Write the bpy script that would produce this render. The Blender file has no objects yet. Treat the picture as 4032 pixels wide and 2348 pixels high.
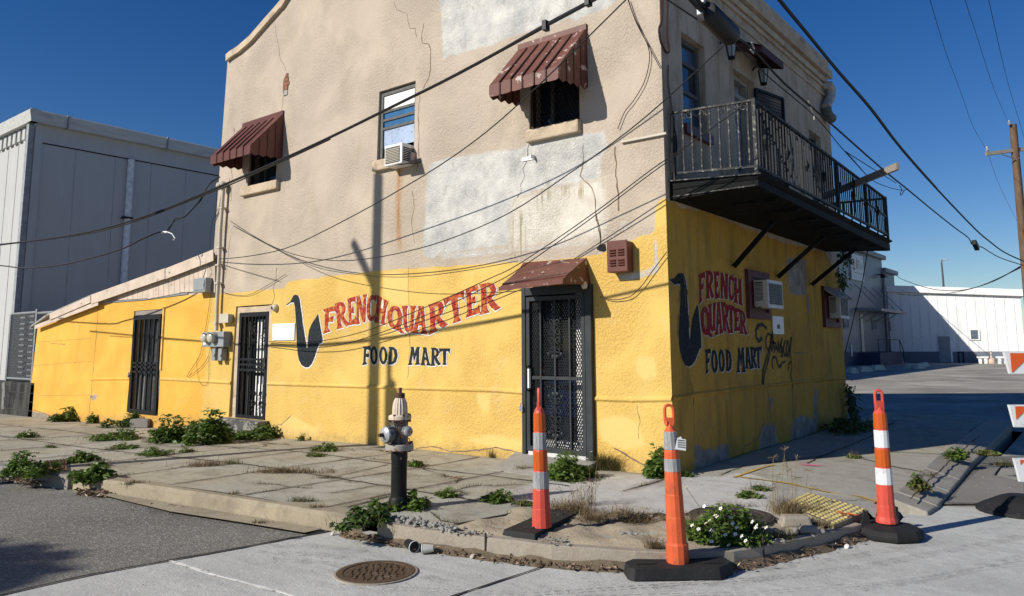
import bpy, bmesh, math, random
import numpy as np
from mathutils import Vector, Matrix
from mathutils.geometry import tessellate_polygon
random.seed(7); RNG=np.random.default_rng(7)
scene=bpy.context.scene
COL=scene.collection
# ------------------------------------------------------------------ camera, world, sun
CAM=np.array([3.948,-7.786,1.344]); FOC=3000.0; PPX=2016.0; PPY=969.6
def cam_axes(yaw,pitch,roll):
    cy,sy=math.cos(yaw),math.sin(yaw);cp,sp=math.cos(pitch),math.sin(pitch);cr,sr=math.cos(roll),math.sin(roll)
    fwd=np.array([-sy*cp,cy*cp,sp]);right=np.array([cy,sy,0.0]);up=np.cross(right,fwd)
    return cr*right+sr*up,-sr*right+cr*up,fwd
AX_R,AX_U,AX_W=cam_axes(math.radians(38.5),math.radians(7.56),math.radians(-0.25))
cam_data=bpy.data.cameras.new('camera'); cam=bpy.data.objects.new('camera',cam_data); COL.objects.link(cam)
m=Matrix.Identity(4)
for i in range(3):
    m[i][0]=AX_R[i];m[i][1]=AX_U[i];m[i][2]=-AX_W[i];m[i][3]=CAM[i]
cam.matrix_world=m
cam_data.sensor_width=36.0; cam_data.lens=FOC/4032*36.0; cam_data.shift_y=(PPY-1174)/4032.0
cam_data.clip_end=3000; cam_data.clip_start=0.05
scene.camera=cam
SUN_AZ=math.radians(67.0); SUN_EL=math.radians(29.5)      # direction the light travels, height of the sun
LDIR=Vector((math.cos(SUN_AZ)*math.cos(SUN_EL),math.sin(SUN_AZ)*math.cos(SUN_EL),-math.sin(SUN_EL)))
sun_d=bpy.data.lights.new('sun','SUN'); sun_d.energy=5.0; sun_d.angle=math.radians(0.5); sun_d.color=(1.0,0.945,0.84)
sun=bpy.data.objects.new('sun',sun_d); COL.objects.link(sun); sun.rotation_euler=LDIR.to_track_quat('-Z','Y').to_euler()
world=bpy.data.worlds.new('World'); scene.world=world; world.use_nodes=True
wn=world.node_tree.nodes; wl=world.node_tree.links
sky=wn.new('ShaderNodeTexSky'); sky.sky_type='NISHITA'; sky.sun_disc=False; sky.sun_elevation=SUN_EL
sd=-LDIR; sky.sun_rotation=math.atan2(sd.x,sd.y)
sky.air_density=1.0; sky.dust_density=0.15; sky.ozone_density=3.5; sky.altitude=200
hs=wn.new('ShaderNodeHueSaturation'); hs.inputs['Hue'].default_value=0.513; hs.inputs['Saturation'].default_value=1.33; hs.inputs['Value'].default_value=1.24
wl.new(sky.outputs[0],hs.inputs['Color']); wl.new(hs.outputs[0],wn['Background'].inputs[0]); wn['Background'].inputs[1].default_value=0.062
scene.view_settings.view_transform='Standard'; scene.view_settings.look='None'; scene.view_settings.exposure=0.11; scene.view_settings.gamma=1.0
scene.cycles.max_bounces=6; scene.cycles.transparent_max_bounces=12
# ------------------------------------------------------------------ measuring helpers (photo pixel -> point on a real plane)
def ray(px,py): return AX_W+AX_R*(px-PPX)/FOC-AX_U*(py-PPY)/FOC
def onY(px,py,y=0.0): d=ray(px,py); return CAM+d*((y-CAM[1])/d[1])
def onX(px,py,x=0.0): d=ray(px,py); return CAM+d*((x-CAM[0])/d[0])
def onZ(px,py,z=0.0): d=ray(px,py); return CAM+d*((z-CAM[2])/d[2])
def at(px,py,t): return CAM+ray(px,py)*t
REG={'a1':(0,350,2.2582),'a2':(0,950,1.9573),'a3':(0,1550,1.8),'a4':(1000,1000,1.8345),'a5':(1300,1450,1.635),'a6':(1900,950,1.5455),
'a7':(2300,1500,1.7308),'a8':(3100,1300,1.4013),'b1':(2550,0,2.0971),'b2':(2550,600,2.0971),'b3':(1800,0,2.0967),'b4':(800,0,1.835),
'b5':(3200,900,2.4471),'b6':(3300,0,1.6311),'b7':(2550,1000,2.4471),'b8':(1600,550,2.0973),'c1':(2600,600,2.52),'c2':(3900,1350,1.957),
'c3':(0,1200,2.935),'c4':(1250,1950,2.9647),'d4':(900,1150,2.668),'d5':(2040,1000,1.836),'d8':(1450,1500,2.7696),'p':(0,0,1.0),'o':(0,0,0.625)}
def q(r,x,y): a,b,s=REG[r]; return (a+x/s,b+y/s)
def Q(r,pts): return [q(r,x,y) for x,y in pts]
def interp(x,xs,ys): return float(np.interp(x,xs,ys))
# ------------------------------------------------------------------ mesh helpers
ORIG={}
class MB:
    def __init__(s): s.v=[];s.f=[];s.m=[]
    def add(s,vs,fs,mi=0):
        b=len(s.v); s.v.extend([tuple(map(float,v)) for v in vs])
        for f in fs: s.f.append(tuple(b+i for i in f)); s.m.append(mi)
    def bx(s,x0,x1,y0,y1,z0,z1,mi=0):
        s.add([(x0,y0,z0),(x1,y0,z0),(x1,y1,z0),(x0,y1,z0),(x0,y0,z1),(x1,y0,z1),(x1,y1,z1),(x0,y1,z1)],
              [(0,3,2,1),(4,5,6,7),(0,1,5,4),(1,2,6,5),(2,3,7,6),(3,0,4,7)],mi)
    def hexa(s,b,t,mi=0):      # 4 bottom points, 4 top points
        s.add(list(b)+list(t),[(0,3,2,1),(4,5,6,7),(0,1,5,4),(1,2,6,5),(2,3,7,6),(3,0,4,7)],mi)
    def bar(s,p,r,w,h=None,mi=0,up=(0,0,1)):
        p=Vector(p);r=Vector(r);h=w if h is None else h
        d=(r-p).normalized(); u=Vector(up)
        if abs(d.dot(u))>0.98: u=Vector((0,1,0))
        a=d.cross(u).normalized()*w/2; c=a.cross(d).normalized()*h/2
        s.hexa([p-a-c,p+a-c,p+a+c,p-a+c],[r-a-c,r+a-c,r+a+c,r-a+c],mi)
    def tube(s,pts,r,n=6,mi=0):
        P=[Vector(p) for p in pts]; k=len(P)
        rr=r if isinstance(r,(list,tuple)) else [r]*k
        b=len(s.v); prev=None
        for i in range(k):
            d=(P[min(i+1,k-1)]-P[max(i-1,0)])
            if d.length<1e-9: d=Vector((0,0,1))
            d.normalize()
            if prev is None:
                u=Vector((0,0,1)) if abs(d.z)<0.9 else Vector((1,0,0)); a=d.cross(u).normalized()
            else:
                a=prev-d*prev.dot(d); a.normalize()
            prev=a.copy(); c=d.cross(a)
            for j in range(n):
                t=2*math.pi*j/n; s.v.append(tuple(P[i]+(a*math.cos(t)+c*math.sin(t))*rr[i]))
        for i in range(k-1):
            for j in range(n):
                s.f.append((b+i*n+j,b+i*n+(j+1)%n,b+(i+1)*n+(j+1)%n,b+(i+1)*n+j)); s.m.append(mi)
        s.f.append(tuple(b+j for j in reversed(range(n)))); s.m.append(mi)
        s.f.append(tuple(b+(k-1)*n+j for j in range(n))); s.m.append(mi)
    def lathe(s,prof,c=(0,0,0),n=20,mi=0,axis=(0,0,1),phase=0.0,flute=None):
        ax=Vector(axis).normalized(); u=Vector((1,0,0)) if abs(ax.x)<0.9 else Vector((0,1,0))
        a=(u-ax*u.dot(ax)).normalized(); e=ax.cross(a); c=Vector(c); b=len(s.v)
        for k,(r,z) in enumerate(prof):
            for j in range(n):
                t=2*math.pi*j/n+phase; r2=r
                if flute and flute[0]<=k<=flute[1]: r2=r*(1-flute[2]*(j%2))
                s.v.append(tuple(c+ax*z+(a*math.cos(t)+e*math.sin(t))*r2))
        for k in range(len(prof)-1):
            for j in range(n):
                s.f.append((b+k*n+j,b+k*n+(j+1)%n,b+(k+1)*n+(j+1)%n,b+(k+1)*n+j)); s.m.append(mi)
        s.f.append(tuple(b+j for j in reversed(range(n)))); s.m.append(mi)
        s.f.append(tuple(b+(len(prof)-1)*n+j for j in range(n))); s.m.append(mi)
    def flat(s,loops,mi=0):    # planar polygon with holes, triangulated
        tri=tessellate_polygon([[Vector(p) for p in l] for l in loops]); allp=[p for l in loops for p in l]
        s.add(allp,[tuple(t) for t in tri],mi)
    def prism(s,poly,off,mi=0):
        off=np.array(off,float); n=len(poly); P=[np.array(p,float) for p in poly]
        tri=tessellate_polygon([[Vector(p) for p in P]]); b=len(s.v)
        s.v.extend([tuple(p) for p in P]+[tuple(p+off) for p in P])
        for t in tri:
            s.f.append(tuple(b+i for i in t)); s.m.append(mi); s.f.append(tuple(b+n+i for i in reversed(t))); s.m.append(mi)
        for i in range(n):
            j=(i+1)%n; s.f.append((b+i,b+j,b+n+j,b+n+i)); s.m.append(mi)
    def ribbon(s,pts,w,nrm,mi=0):   # flat strip of given width(s) lying in the plane with normal nrm
        P=[Vector(p) for p in pts]; nrm=Vector(nrm); k=len(P); ww=w if isinstance(w,(list,tuple)) else [w]*k; L=[]
        for i in range(k):
            d=(P[min(i+1,k-1)]-P[max(i-1,0)]).normalized(); a=d.cross(nrm).normalized()*ww[i]/2; L+=[P[i]-a,P[i]+a]
        s.add(L,[(2*i,2*i+1,2*i+3,2*i+2) for i in range(k-1)],mi)
    def build(s,name,mats,parent=None,smooth=False,bevel=0.0,loc=None,fix=True):
        if not isinstance(mats,(list,tuple)): mats=[mats]
        if parent is not None: o0=ORIG[parent.name]
        elif loc is not None: o0=np.array(loc,float)
        else:
            A=np.array(s.v); o0=np.array([(A[:,0].min()+A[:,0].max())/2,(A[:,1].min()+A[:,1].max())/2,A[:,2].min()])
        me=bpy.data.meshes.new(name)
        me.from_pydata([tuple(np.array(v)-o0) for v in s.v],[],s.f)
        for mt in mats: me.materials.append(mt)
        me.polygons.foreach_set('material_index',s.m)
        if fix:
            bm=bmesh.new(); bm.from_mesh(me); bmesh.ops.recalc_face_normals(bm,faces=bm.faces); bm.to_mesh(me); bm.free()
        if smooth:
            me.polygons.foreach_set('use_smooth',[True]*len(me.polygons))
            try: me.set_sharp_from_angle(angle=math.radians(40))
            except Exception: pass
        me.update()
        o=bpy.data.objects.new(name,me); COL.objects.link(o)
        if parent is not None: o.parent=parent
        else: o.location=tuple(o0)
        ORIG[o.name]=o0
        if bevel>0:
            b=o.modifiers.new('bevel','BEVEL'); b.width=bevel; b.segments=2; b.limit_method='ANGLE'; b.angle_limit=math.radians(35)
        return o
def tag(o,label,cat,group=None,kind=None):
    if label: o['label']=label
    if cat: o['category']=cat
    if group: o['group']=group
    if kind: o['kind']=kind
    return o
def thing(name,label,cat,loc,group=None):
    o=bpy.data.objects.new(name,None); COL.objects.link(o); o.location=tuple(map(float,loc)); o.empty_display_size=0.2
    ORIG[o.name]=np.array(loc,float); return tag(o,label,cat,group)
def struct(o): o['kind']='structure'; return o
def copy_tree(o,parent=None):
    c=o.copy(); COL.objects.link(c); ORIG[c.name]=ORIG[o.name]
    if parent is not None: c.parent=parent
    for ch in list(o.children): copy_tree(ch,c)
    return c
# ------------------------------------------------------------------ materials
def srgb(r,g,b):
    f=lambda c:(c/255/12.92 if c/255<=0.04045 else ((c/255+0.055)/1.055)**2.4); return (f(r),f(g),f(b))
class NT:
    def __init__(s,name):
        s.mat=bpy.data.materials.new(name); s.mat.use_nodes=True; s.t=s.mat.node_tree; s.n=s.t.nodes; s.l=s.t.links
        s.b=s.n['Principled BSDF']; s.tc=s.n.new('ShaderNodeTexCoord')
    def link(s,a,b): s.l.new(a,b)
    def noise(s,scale,detail=4,rough=0.55,vec=None,stretch=None,dist=0.0):
        t=s.n.new('ShaderNodeTexNoise'); t.inputs['Scale'].default_value=scale; t.inputs['Detail'].default_value=detail; t.inputs['Roughness'].default_value=rough; t.inputs['Distortion'].default_value=dist
        v=vec or s.tc.outputs['Object']
        if stretch:
            mp=s.n.new('ShaderNodeMapping'); mp.inputs['Scale'].default_value=stretch; s.link(v,mp.inputs[0]); v=mp.outputs[0]
        s.link(v,t.inputs['Vector']); return t.outputs['Fac']
    def vor(s,scale,feature='F1',out='Distance',stretch=None):
        t=s.n.new('ShaderNodeTexVoronoi'); t.feature=feature; t.inputs['Scale'].default_value=scale; v=s.tc.outputs['Object']
        if stretch:
            mp=s.n.new('ShaderNodeMapping'); mp.inputs['Scale'].default_value=stretch; s.link(v,mp.inputs[0]); v=mp.outputs[0]
        s.link(v,t.inputs['Vector']); return t.outputs[out]
    def ramp(s,fac,a,b,lo=0.0,hi=1.0):
        t=s.n.new('ShaderNodeMapRange'); t.inputs['From Min'].default_value=a; t.inputs['From Max'].default_value=b; t.inputs['To Min'].default_value=lo; t.inputs['To Max'].default_value=hi
        s.link(fac,t.inputs['Value']); return t.outputs[0]
    def math(s,op,a,b=None):
        t=s.n.new('ShaderNodeMath'); t.operation=op
        for i,x in enumerate((a,b)):
            if x is None: continue
            if isinstance(x,(int,float)): t.inputs[i].default_value=x
            else: s.link(x,t.inputs[i])
        return t.outputs[0]
    def mix(s,fac,a,b,mode='MIX'):
        t=s.n.new('ShaderNodeMix'); t.data_type='RGBA'; t.blend_type=mode
        if isinstance(fac,(int,float)): t.inputs[0].default_value=fac
        else: s.link(fac,t.inputs[0])
        for i,x in ((6,a),(7,b)):
            if isinstance(x,tuple): t.inputs[i].default_value=(*x[:3],1)
            else: s.link(x,t.inputs[i])
        return t.outputs[2]
    def attr(s,name):
        t=s.n.new('ShaderNodeAttribute'); t.attribute_name=name; return t.outputs['Fac']
    def bump(s,h,strength=0.5,dist=0.02,prev=None):
        t=s.n.new('ShaderNodeBump'); t.inputs['Strength'].default_value=strength; t.inputs['Distance'].default_value=dist
        s.link(h,t.inputs['Height'])
        if prev: s.link(prev,t.inputs['Normal'])
        return t.outputs[0]
    def done(s,color,rough=0.8,metal=0.0,normal=None,spec=0.3):
        if isinstance(color,tuple): s.b.inputs['Base Color'].default_value=(*color[:3],1)
        else: s.link(color,s.b.inputs['Base Color'])
        if isinstance(rough,(int,float)): s.b.inputs['Roughness'].default_value=rough
        else: s.link(rough,s.b.inputs['Roughness'])
        s.b.inputs['Metallic'].default_value=metal; s.b.inputs['Specular IOR Level'].default_value=spec
        if normal: s.link(normal,s.b.inputs['Normal'])
        return s.mat
def mat(name,c,rough=0.7,metal=0.0,var=0.25,vs=6.0,bs=0,bst=0.3,bd=0.01,c2=None,c2lo=0.55,c2hi=0.65,c2s=8.0,spec=0.3,stretch=None):
    n=NT(name); f=n.noise(vs,5,0.6,stretch=stretch)
    a=tuple(x*(1-var) for x in c); b=tuple(min(1,x*(1+var)) for x in c)
    col=n.mix(n.ramp(f,0.3,0.7),a,b)
    if c2: col=n.mix(n.ramp(n.noise(c2s,6,0.65,stretch=stretch),c2lo,c2hi),col,c2)
    nm=n.bump(n.noise(bs,5,0.6),bst,bd) if bs else None
    return n.done(col,rough,metal,nm,spec)
M={}
def sdf(P,poly):   # signed distance, positive inside; P (n,2), poly list
    P=np.asarray(P,float); V=np.asarray(poly,float); n=len(V); d=np.full(len(P),1e9); ins=np.zeros(len(P),bool)
    for i in range(n):
        a=V[i];b=V[(i+1)%n];e=b-a;w=P-a
        t=np.clip((w@e)/max(e@e,1e-12),0,1); d=np.minimum(d,np.hypot(*(w-t[:,None]*e).T))
        c=((a[1]>P[:,1])!=(b[1]>P[:,1])); 
        with np.errstate(divide='ignore',invalid='ignore'): xi=(b[0]-a[0])*(P[:,1]-a[1])/(b[1]-a[1])+a[0]
        ins^=(c&(P[:,0]<xi))
    return np.where(ins,d,-d)
def set_attr(o,name,vals):
    a=o.data.attributes.new(name,'FLOAT','POINT'); a.data.foreach_set('value',np.asarray(vals,np.float32))
YEL=(0.70,0.475,0.14); BEI=(0.505,0.425,0.335)
def stucco(name,yel,attrs,wall):
    n=NT(name)
    big=n.noise(1.3,5,0.6); fine=n.noise(38,4,0.6); med=n.noise(31,6,0.65,dist=0.7)
    edge=n.math('MULTIPLY',n.math('SUBTRACT',n.noise(7,6,0.7),0.5),0.22)
    def mask(a,w=0.012,amp=1.0): return n.ramp(n.math('ADD',n.attr(a),n.math('MULTIPLY',edge,amp)),-w,w)
    col=n.mix(n.ramp(big,0.3,0.7),tuple(x*0.88 for x in BEI),tuple(x*1.08 for x in BEI))
    col=n.mix(n.ramp(n.noise(3.2,6,0.7,stretch=(1,1,0.25)),0.58,0.78,0,0.4),col,(0.36,0.28,0.19))
    if wall=='A': col=n.mix(n.ramp(n.noise(0.55,5,0.65),0.45,0.6,0,0.55),col,(0.50,0.42,0.36))
    if 'sg' in attrs:
        g=n.mix(n.ramp(n.noise(3.0,6,0.7),0.35,0.65),(0.42,0.42,0.41),(0.66,0.64,0.59))
        g=n.mix(n.ramp(n.noise(5,6,0.75,stretch=(1,1,0.5)),0.56,0.72,0,0.75),g,(0.28,0.27,0.22))
        col=n.mix(mask('sg',0.02,0.5),col,g)
    if 'sw' in attrs:
        g=n.mix(n.ramp(n.noise(2.5,6,0.7),0.35,0.65),(0.55,0.5,0.42),(0.72,0.68,0.6)); col=n.mix(mask('sw',0.05,0.8),col,g)
    ycol=n.mix(n.ramp(big,0.3,0.7),tuple(x*0.92 for x in yel),tuple(min(1,x*1.06) for x in yel))
    ycol=n.mix(n.ramp(n.noise(0.9,6,0.7,dist=.6),0.42,0.62,0,0.5),ycol,(yel[0]*1.0,yel[1]*0.92,yel[2]*0.8))
    ycol=n.mix(n.ramp(n.noise(2.2,6,0.7),0.55,0.75,0,0.55),ycol,(yel[0]*1.0,yel[1]*1.08,yel[2]*2.0))
    ycol=n.mix(n.ramp(n.noise(9,6,0.7),0.64,0.72,0,0.5),ycol,(yel[0]*0.75,yel[1]*0.72,yel[2]*1.6))
    col=n.mix(mask('sy',0.008,0.45),col,ycol)
    if 'sp' in attrs: # later smoother coats
        col=n.mix(mask('sp',0.015,0.6),col,(yel[0]*1.02,yel[1]*1.05,yel[2]*1.25))
    if 'sd' in attrs: # bare render at the foot of the wall
        g=n.mix(n.ramp(n.noise(5,6,0.7),0.35,0.65),(0.17,0.165,0.155),(0.36,0.35,0.33)); col=n.mix(mask('sd',0.012,1.2),col,g)
    if 'sr' in attrs: # rust runs
        col=n.mix(n.math('MULTIPLY',n.ramp(n.math('ADD',n.attr('sr'),n.math('MULTIPLY',edge,0.2)),-0.05,0.05),n.ramp(n.noise(10,4,0.6,stretch=(1.0,1.0,0.12)),0.3,0.6)),col,(0.42,0.17,0.04))
    if 'st' in attrs: # green-brown runs
        col=n.mix(n.math('MULTIPLY',n.ramp(n.attr('st'),-0.02,0.12),n.ramp(n.noise(15,4,0.6,stretch=(1.0,1.0,0.07)),0.52,0.6,0,0.8)),col,(0.3,0.25,0.14))
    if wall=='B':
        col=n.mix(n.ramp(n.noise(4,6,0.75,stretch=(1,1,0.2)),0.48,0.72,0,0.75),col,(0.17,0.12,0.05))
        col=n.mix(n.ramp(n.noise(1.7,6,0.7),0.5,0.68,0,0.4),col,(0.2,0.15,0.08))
    col=n.mix(n.ramp(fine,0.62,0.75,0,0.35),col,(0.22,0.16,0.09))
    if 'sb' in attrs: # dirt splashed up from the pavement
        col=n.mix(n.math('MULTIPLY',n.ramp(n.math('ADD',n.attr('sb'),n.math('MULTIPLY',edge,2.4)),-0.02,0.12),n.ramp(n.noise(12,5,0.7),0.35,0.65,0.15,0.65)),col,(0.30,0.22,0.12))
    col=n.mix(n.ramp(n.noise(6.5,7,0.78),0.70,0.715,0,0.8),col,(0.42,0.38,0.31))
    h=n.math('ADD',n.math('MULTIPLY',n.ramp(med,0.35,0.65),1.0),n.math('MULTIPLY',fine,0.5))
    h=n.math('MULTIPLY',h,n.ramp(n.noise(0.9,4,0.6,dist=0.5),0.38,0.60,0.30,1.25))
    if 'sp' in attrs: h=n.math('MULTIPLY',h,n.ramp(n.attr('sp'),-0.03,0.03,1.0,0.3))
    return n.done(col,0.9,0,n.bump(h,0.7 if wall=='A' else 0.45,0.0135),0.12)
# ------------------------------------------------------------------ shared materials
M['stuccoA']=stucco('stucco_front',YEL,('sg','sw','sy','sr','st','sp','sb'),'A')
M['stuccoB']=stucco('stucco_side',(0.50,0.30,0.06),('sg','sy','sd'),'B')  # side yellow darker than the front: grime, with shade deepened in the colour
M['stuccoN']=stucco('stucco_annex',(0.78,0.44,0.085),('sy','sd','sb'),'A')
M['coping']=mat('coping_stucco',(0.5,0.4,0.29),0.9,var=0.2,vs=4,bs=20,bst=0.6,bd=0.02,c2=(0.33,0.27,0.2),c2s=3)
M['crack']=mat('crack_dark',(0.17,0.125,0.085),0.95,var=0.3)
M['brown']=mat('brown_paint',(0.13,0.046,0.033),0.5,var=0.18,vs=5,c2=(0.50,0.40,0.36),c2lo=0.60,c2hi=0.64,c2s=6)
M['brown_clean']=mat('brown_paint_sound',(0.12,0.041,0.031),0.45,var=0.14,vs=4)
M['brown_dk']=mat('brown_shaded',(0.06,0.022,0.018),0.6,var=0.2,vs=5)  # brown of the balcony door hood, its shade put into the colour
M['seam']=mat('brown_seam',(0.05,0.02,0.015),0.6)
M['dark']=mat('dark_room',(0.012,0.012,0.013),0.9,var=0.1)
M['iron']=mat('black_iron',(0.012,0.013,0.015),0.55,var=0.3,vs=20,spec=0.2)
M['iron_worn']=mat('worn_iron',(0.025,0.026,0.027),0.6,var=0.3,vs=20,c2=(0.22,0.21,0.19),c2lo=0.54,c2hi=0.64,c2s=30,spec=.2)
M['door_iron']=mat('door_iron',(0.03,0.034,0.038),0.5,var=0.25,vs=5,spec=.3)
M['deckblack']=mat('deck_black',(0.006,0.0065,0.007),0.7,var=0.3,vs=5,c2=(0.018,0.019,0.02),c2s=3,spec=.12)
M['frame_dark']=mat('old_frame',(0.10,0.10,0.095),0.6,var=0.3,vs=12)
M['white']=mat('white_paint',(0.78,0.78,0.76),0.5,var=0.06,vs=3)
M['offwhite']=mat('cream_plastic',(0.50,0.45,0.37),0.5,var=0.1,vs=4)
M['grey_metal']=mat('grey_box',(0.30,0.32,0.33),0.45,metal=0.2,var=0.1,vs=6)
M['galv']=mat('galvanised',(0.26,0.27,0.28),0.5,metal=0.3,var=0.15,vs=9)
M['wood']=mat('weathered_wood',(0.26,0.23,0.20),0.8,var=0.3,vs=3,stretch=(1,12,12),bs=20)
M['black']=mat('black_plastic',(0.012,0.012,0.013),0.5,var=0.2)
M['cable']=mat('cable_black',(0.012,0.012,0.014),0.6,var=0.1)
M['cable_brown']=mat('cable_brown',(0.045,0.018,0.014),0.6,var=0.1)
M['cable_grey']=mat('cable_grey',(0.3,0.28,0.25),0.6,var=0.1)
def glass(name,c,rough=0.08):
    n=NT(name); f=n.noise(3,4,0.6); return n.done(n.mix(n.ramp(f,0.3,0.7),tuple(x*0.8 for x in c),tuple(x*1.2 for x in c)),rough,0,None,0.8)
M['pane_blue']=glass('pane_blue',(0.05,0.15,0.30)); M['pane_dark']=glass('pane_dark',(0.012,0.02,0.035),0.05)
M['pane_frost']=mat('pane_peeling_film',(0.36,0.44,0.58),0.35,var=0.12,vs=5,c2=(0.10,0.14,0.22),c2lo=0.60,c2hi=0.63,c2s=26)
M['interior']=mat('plaster_inside',(0.25,0.23,0.2),0.9)
# ------------------------------------------------------------------ main building
LX=-9.57; BY=6.75; ZT=6.63
def unlean(P): return P[0]/(1-0.005*(P[2]-3.0))
def leanx(x,z): return x*(1-0.005*(z-3.0))
prof=[onY(*q('b4',*p)) for p in ((180,400),(205,378),(270,335),(350,265),(450,150),(530,60),(580,0))]
PX=[LX-0.3]+[p[0]/(1-0.005*(p[2]-3)) for p in prof]+[-5.6,-5.2,-3.9,-3.6,-1.6,-0.9,0.3]; PZ=[prof[0][2]]+[p[2] for p in prof]+[9.3,9.5,9.5,9.3,7.0,6.66,6.63]
def topA(x): return interp(x,PX,PZ)
def rect(r,pts,plane='A',off=0.0):
    P=[(onY if plane=='A' else onX)(*q(r,*p),off) for p in pts]; k=0 if plane=='A' else 1
    u=[unlean(p) if k==0 else p[k] for p in P]; z=[p[2] for p in P]; return u,z
# openings on the front: (x0,x1,z0,z1)
u,z=rect('a1',((2200,880),(2448,860))); W1=(u[0],u[1],sum(z)/2,sum(z)/2+1.25)
u,z=rect('b4',((1268,655),(1530,595),(1258,1188),(1526,1140))); W2=((u[0]+u[2])/2,(u[1]+u[3])/2,(z[2]+z[3])/2,(z[0]+z[1])/2)
u,z=rect('b3',((597,1100),(1012,1010))); W3=(u[0],u[1],sum(z)/2,sum(z)/2+1.25)
u,z=rect('d5',((46,700),(560,700),(48,1405),(585,1405),(42,262))); D1=(u[0],u[1]-0.02,-0.02,z[4]+0.02)
u,z=rect('d4',((60,148),(452,135),(20,1320),(392,1345))); D2=((u[0]+u[2])/2,(u[1]+u[3])/2,(z[2]+z[3])/2,(z[0]+z[1])/2)
OPA=[W1,W2,W3,D1,D2]
def wall_grid(name,mats,u0,u1,v0,vtop,ops,step,to3,inward,depth,attrs,parent,ledges=(),cracks=(),nrm=None,cut=()):
    us=sorted(set([round(x,4) for x in np.arange(u0,u1,step)]+[u1]+[x for o in ops for x in o[:2]]))
    zmax=max(vtop(x) for x in us)
    vs=sorted(set([round(x,4) for x in np.arange(v0,zmax+step,step)]+[x for o in ops for x in o[2:]]))
    def thin(a,keep):
        out=[a[0]]
        for x in a[1:]:
            if x-out[-1]<step*0.3:
                if x in keep: out[-1]=x if out[-1] not in keep else out[-1]
                if x in keep and out[-1]!=x: out.append(x)
            else: out.append(x)
        return out
    us=thin(us,{x for o in ops for x in o[:2]}|{u1,u0}); vs=thin(vs,{x for o in ops for x in o[2:]})
    mb=MB(); idx={}; uv=[]
    def vid(i,j):
        k=(i,j)
        if k not in idx:
            t=vtop(us[i]); v=min(vs[j],t); idx[k]=len(mb.v); mb.v.append(tuple(to3(us[i],v,0))); uv.append((us[i],v))
        return idx[k]
    for i in range(len(us)-1):
        for j in range(len(vs)-1):
            uc=(us[i]+us[i+1])/2; vc=(vs[j]+vs[j+1])/2
            if vs[j]>=max(vtop(us[i]),vtop(us[i+1])): continue
            if any(o[0]<uc<o[1] and o[2]<vc<o[3] for o in ops): continue
            mb.f.append((vid(i,j),vid(i+1,j),vid(i+1,j+1),vid(i,j+1))); mb.m.append(0)
    for (a,b,c,d) in ops:      # reveals
        for (p0,p1) in (((a,c),(a,d)),((a,d),(b,d)),((b,d),(b,c)),((b,c),(a,c))):
            L=[to3(*p0,0),to3(*p1,0),to3(*p1,depth),to3(*p0,depth)]; b0=len(mb.v); mb.v.extend([tuple(x) for x in L]); uv.extend([p0,p1,p1,p0]); mb.f.append((b0,b0+1,b0+2,b0+3)); mb.m.append(0)
    for L,hgt,out in ledges:    # small rendered ledges standing proud of the wall
        for (ua,va),(ub,vb) in zip(L[:-1],L[1:]):
            b0=len(mb.v)
            prof=[(hgt/2,0),(hgt*0.1,-out),(-hgt*0.15,-out),(-hgt/2,0)]
            for (uu,vv) in ((ua,va),(ub,vb)):
                for dz,dy in prof: mb.v.append(tuple(to3(uu,vv+dz,dy))); uv.append((uu,vv+dz))
            for k in range(3): mb.f.append((b0+k,b0+k+1,b0+5+k,b0+4+k)); mb.m.append(0)
    for pts,w in cracks:
        P=[pts[0]]
        for p,r in zip(pts[:-1],pts[1:]):
            L=math.hypot(r[0]-p[0],r[1]-p[1]); k=max(1,int(L/0.06))
            for t in range(1,k+1): P.append((p[0]+(r[0]-p[0])*t/k+random.uniform(-1,1)*0.012,p[1]+(r[1]-p[1])*t/k+random.uniform(-1,1)*0.006))
        n0=len(mb.v); T=[to3(a,b,-0.002) for a,b in P]
        mb.ribbon(T,[w*random.uniform(0.5,1.3) for _ in T],nrm,1)
        for k in range(len(mb.v)-n0): uv.append((0,0))
    o=mb.build(name,mats,parent,fix=False)
    bm=bmesh.new(); bm.from_mesh(o.data)
    bmesh.ops.remove_doubles(bm,verts=[],dist=0); bm.to_mesh(o.data); bm.free()
    UV=np.array(uv)
    for k,polys in attrs.items():
        v=np.max([sdf(UV,p) for p in polys],axis=0) if polys else np.full(len(UV),-1.0)
        if k=='sy' and cut: v=np.minimum(v,-np.max([sdf(UV,p) for p in cut],axis=0))
        set_attr(o,k,v)
    return o
def A_(r,pts): return [(unlean(P),P[2]) for P in (onY(*q(r,*p)) for p in pts)]
def B_(r,pts): return [tuple(onX(*q(r,*p))[[1,2]]) for p in pts]
bld=thing('corner_store','two storey corner store of beige over yellow stucco with painted saxophone signs','building',(0,0,0))
yelA=A_('p',[(800,1168),(870,1158),(1000,1146)])+A_('a4',[(0,266),(228,250),(236,206),(285,192),(480,177),(500,166),(700,146),(900,122),(1300,96),(1600,76),(1950,60)])+A_('b8',[(1500,968),(1600,938),(1640,935),(1700,872),(1865,838),(1920,798),(2048,782),(2062,560),(2052,512),(2145,485),(2400,480)])+[(1,-1.2),(-12,-1.2)]
yelA[0]=(-12,yelA[0][1])
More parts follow.
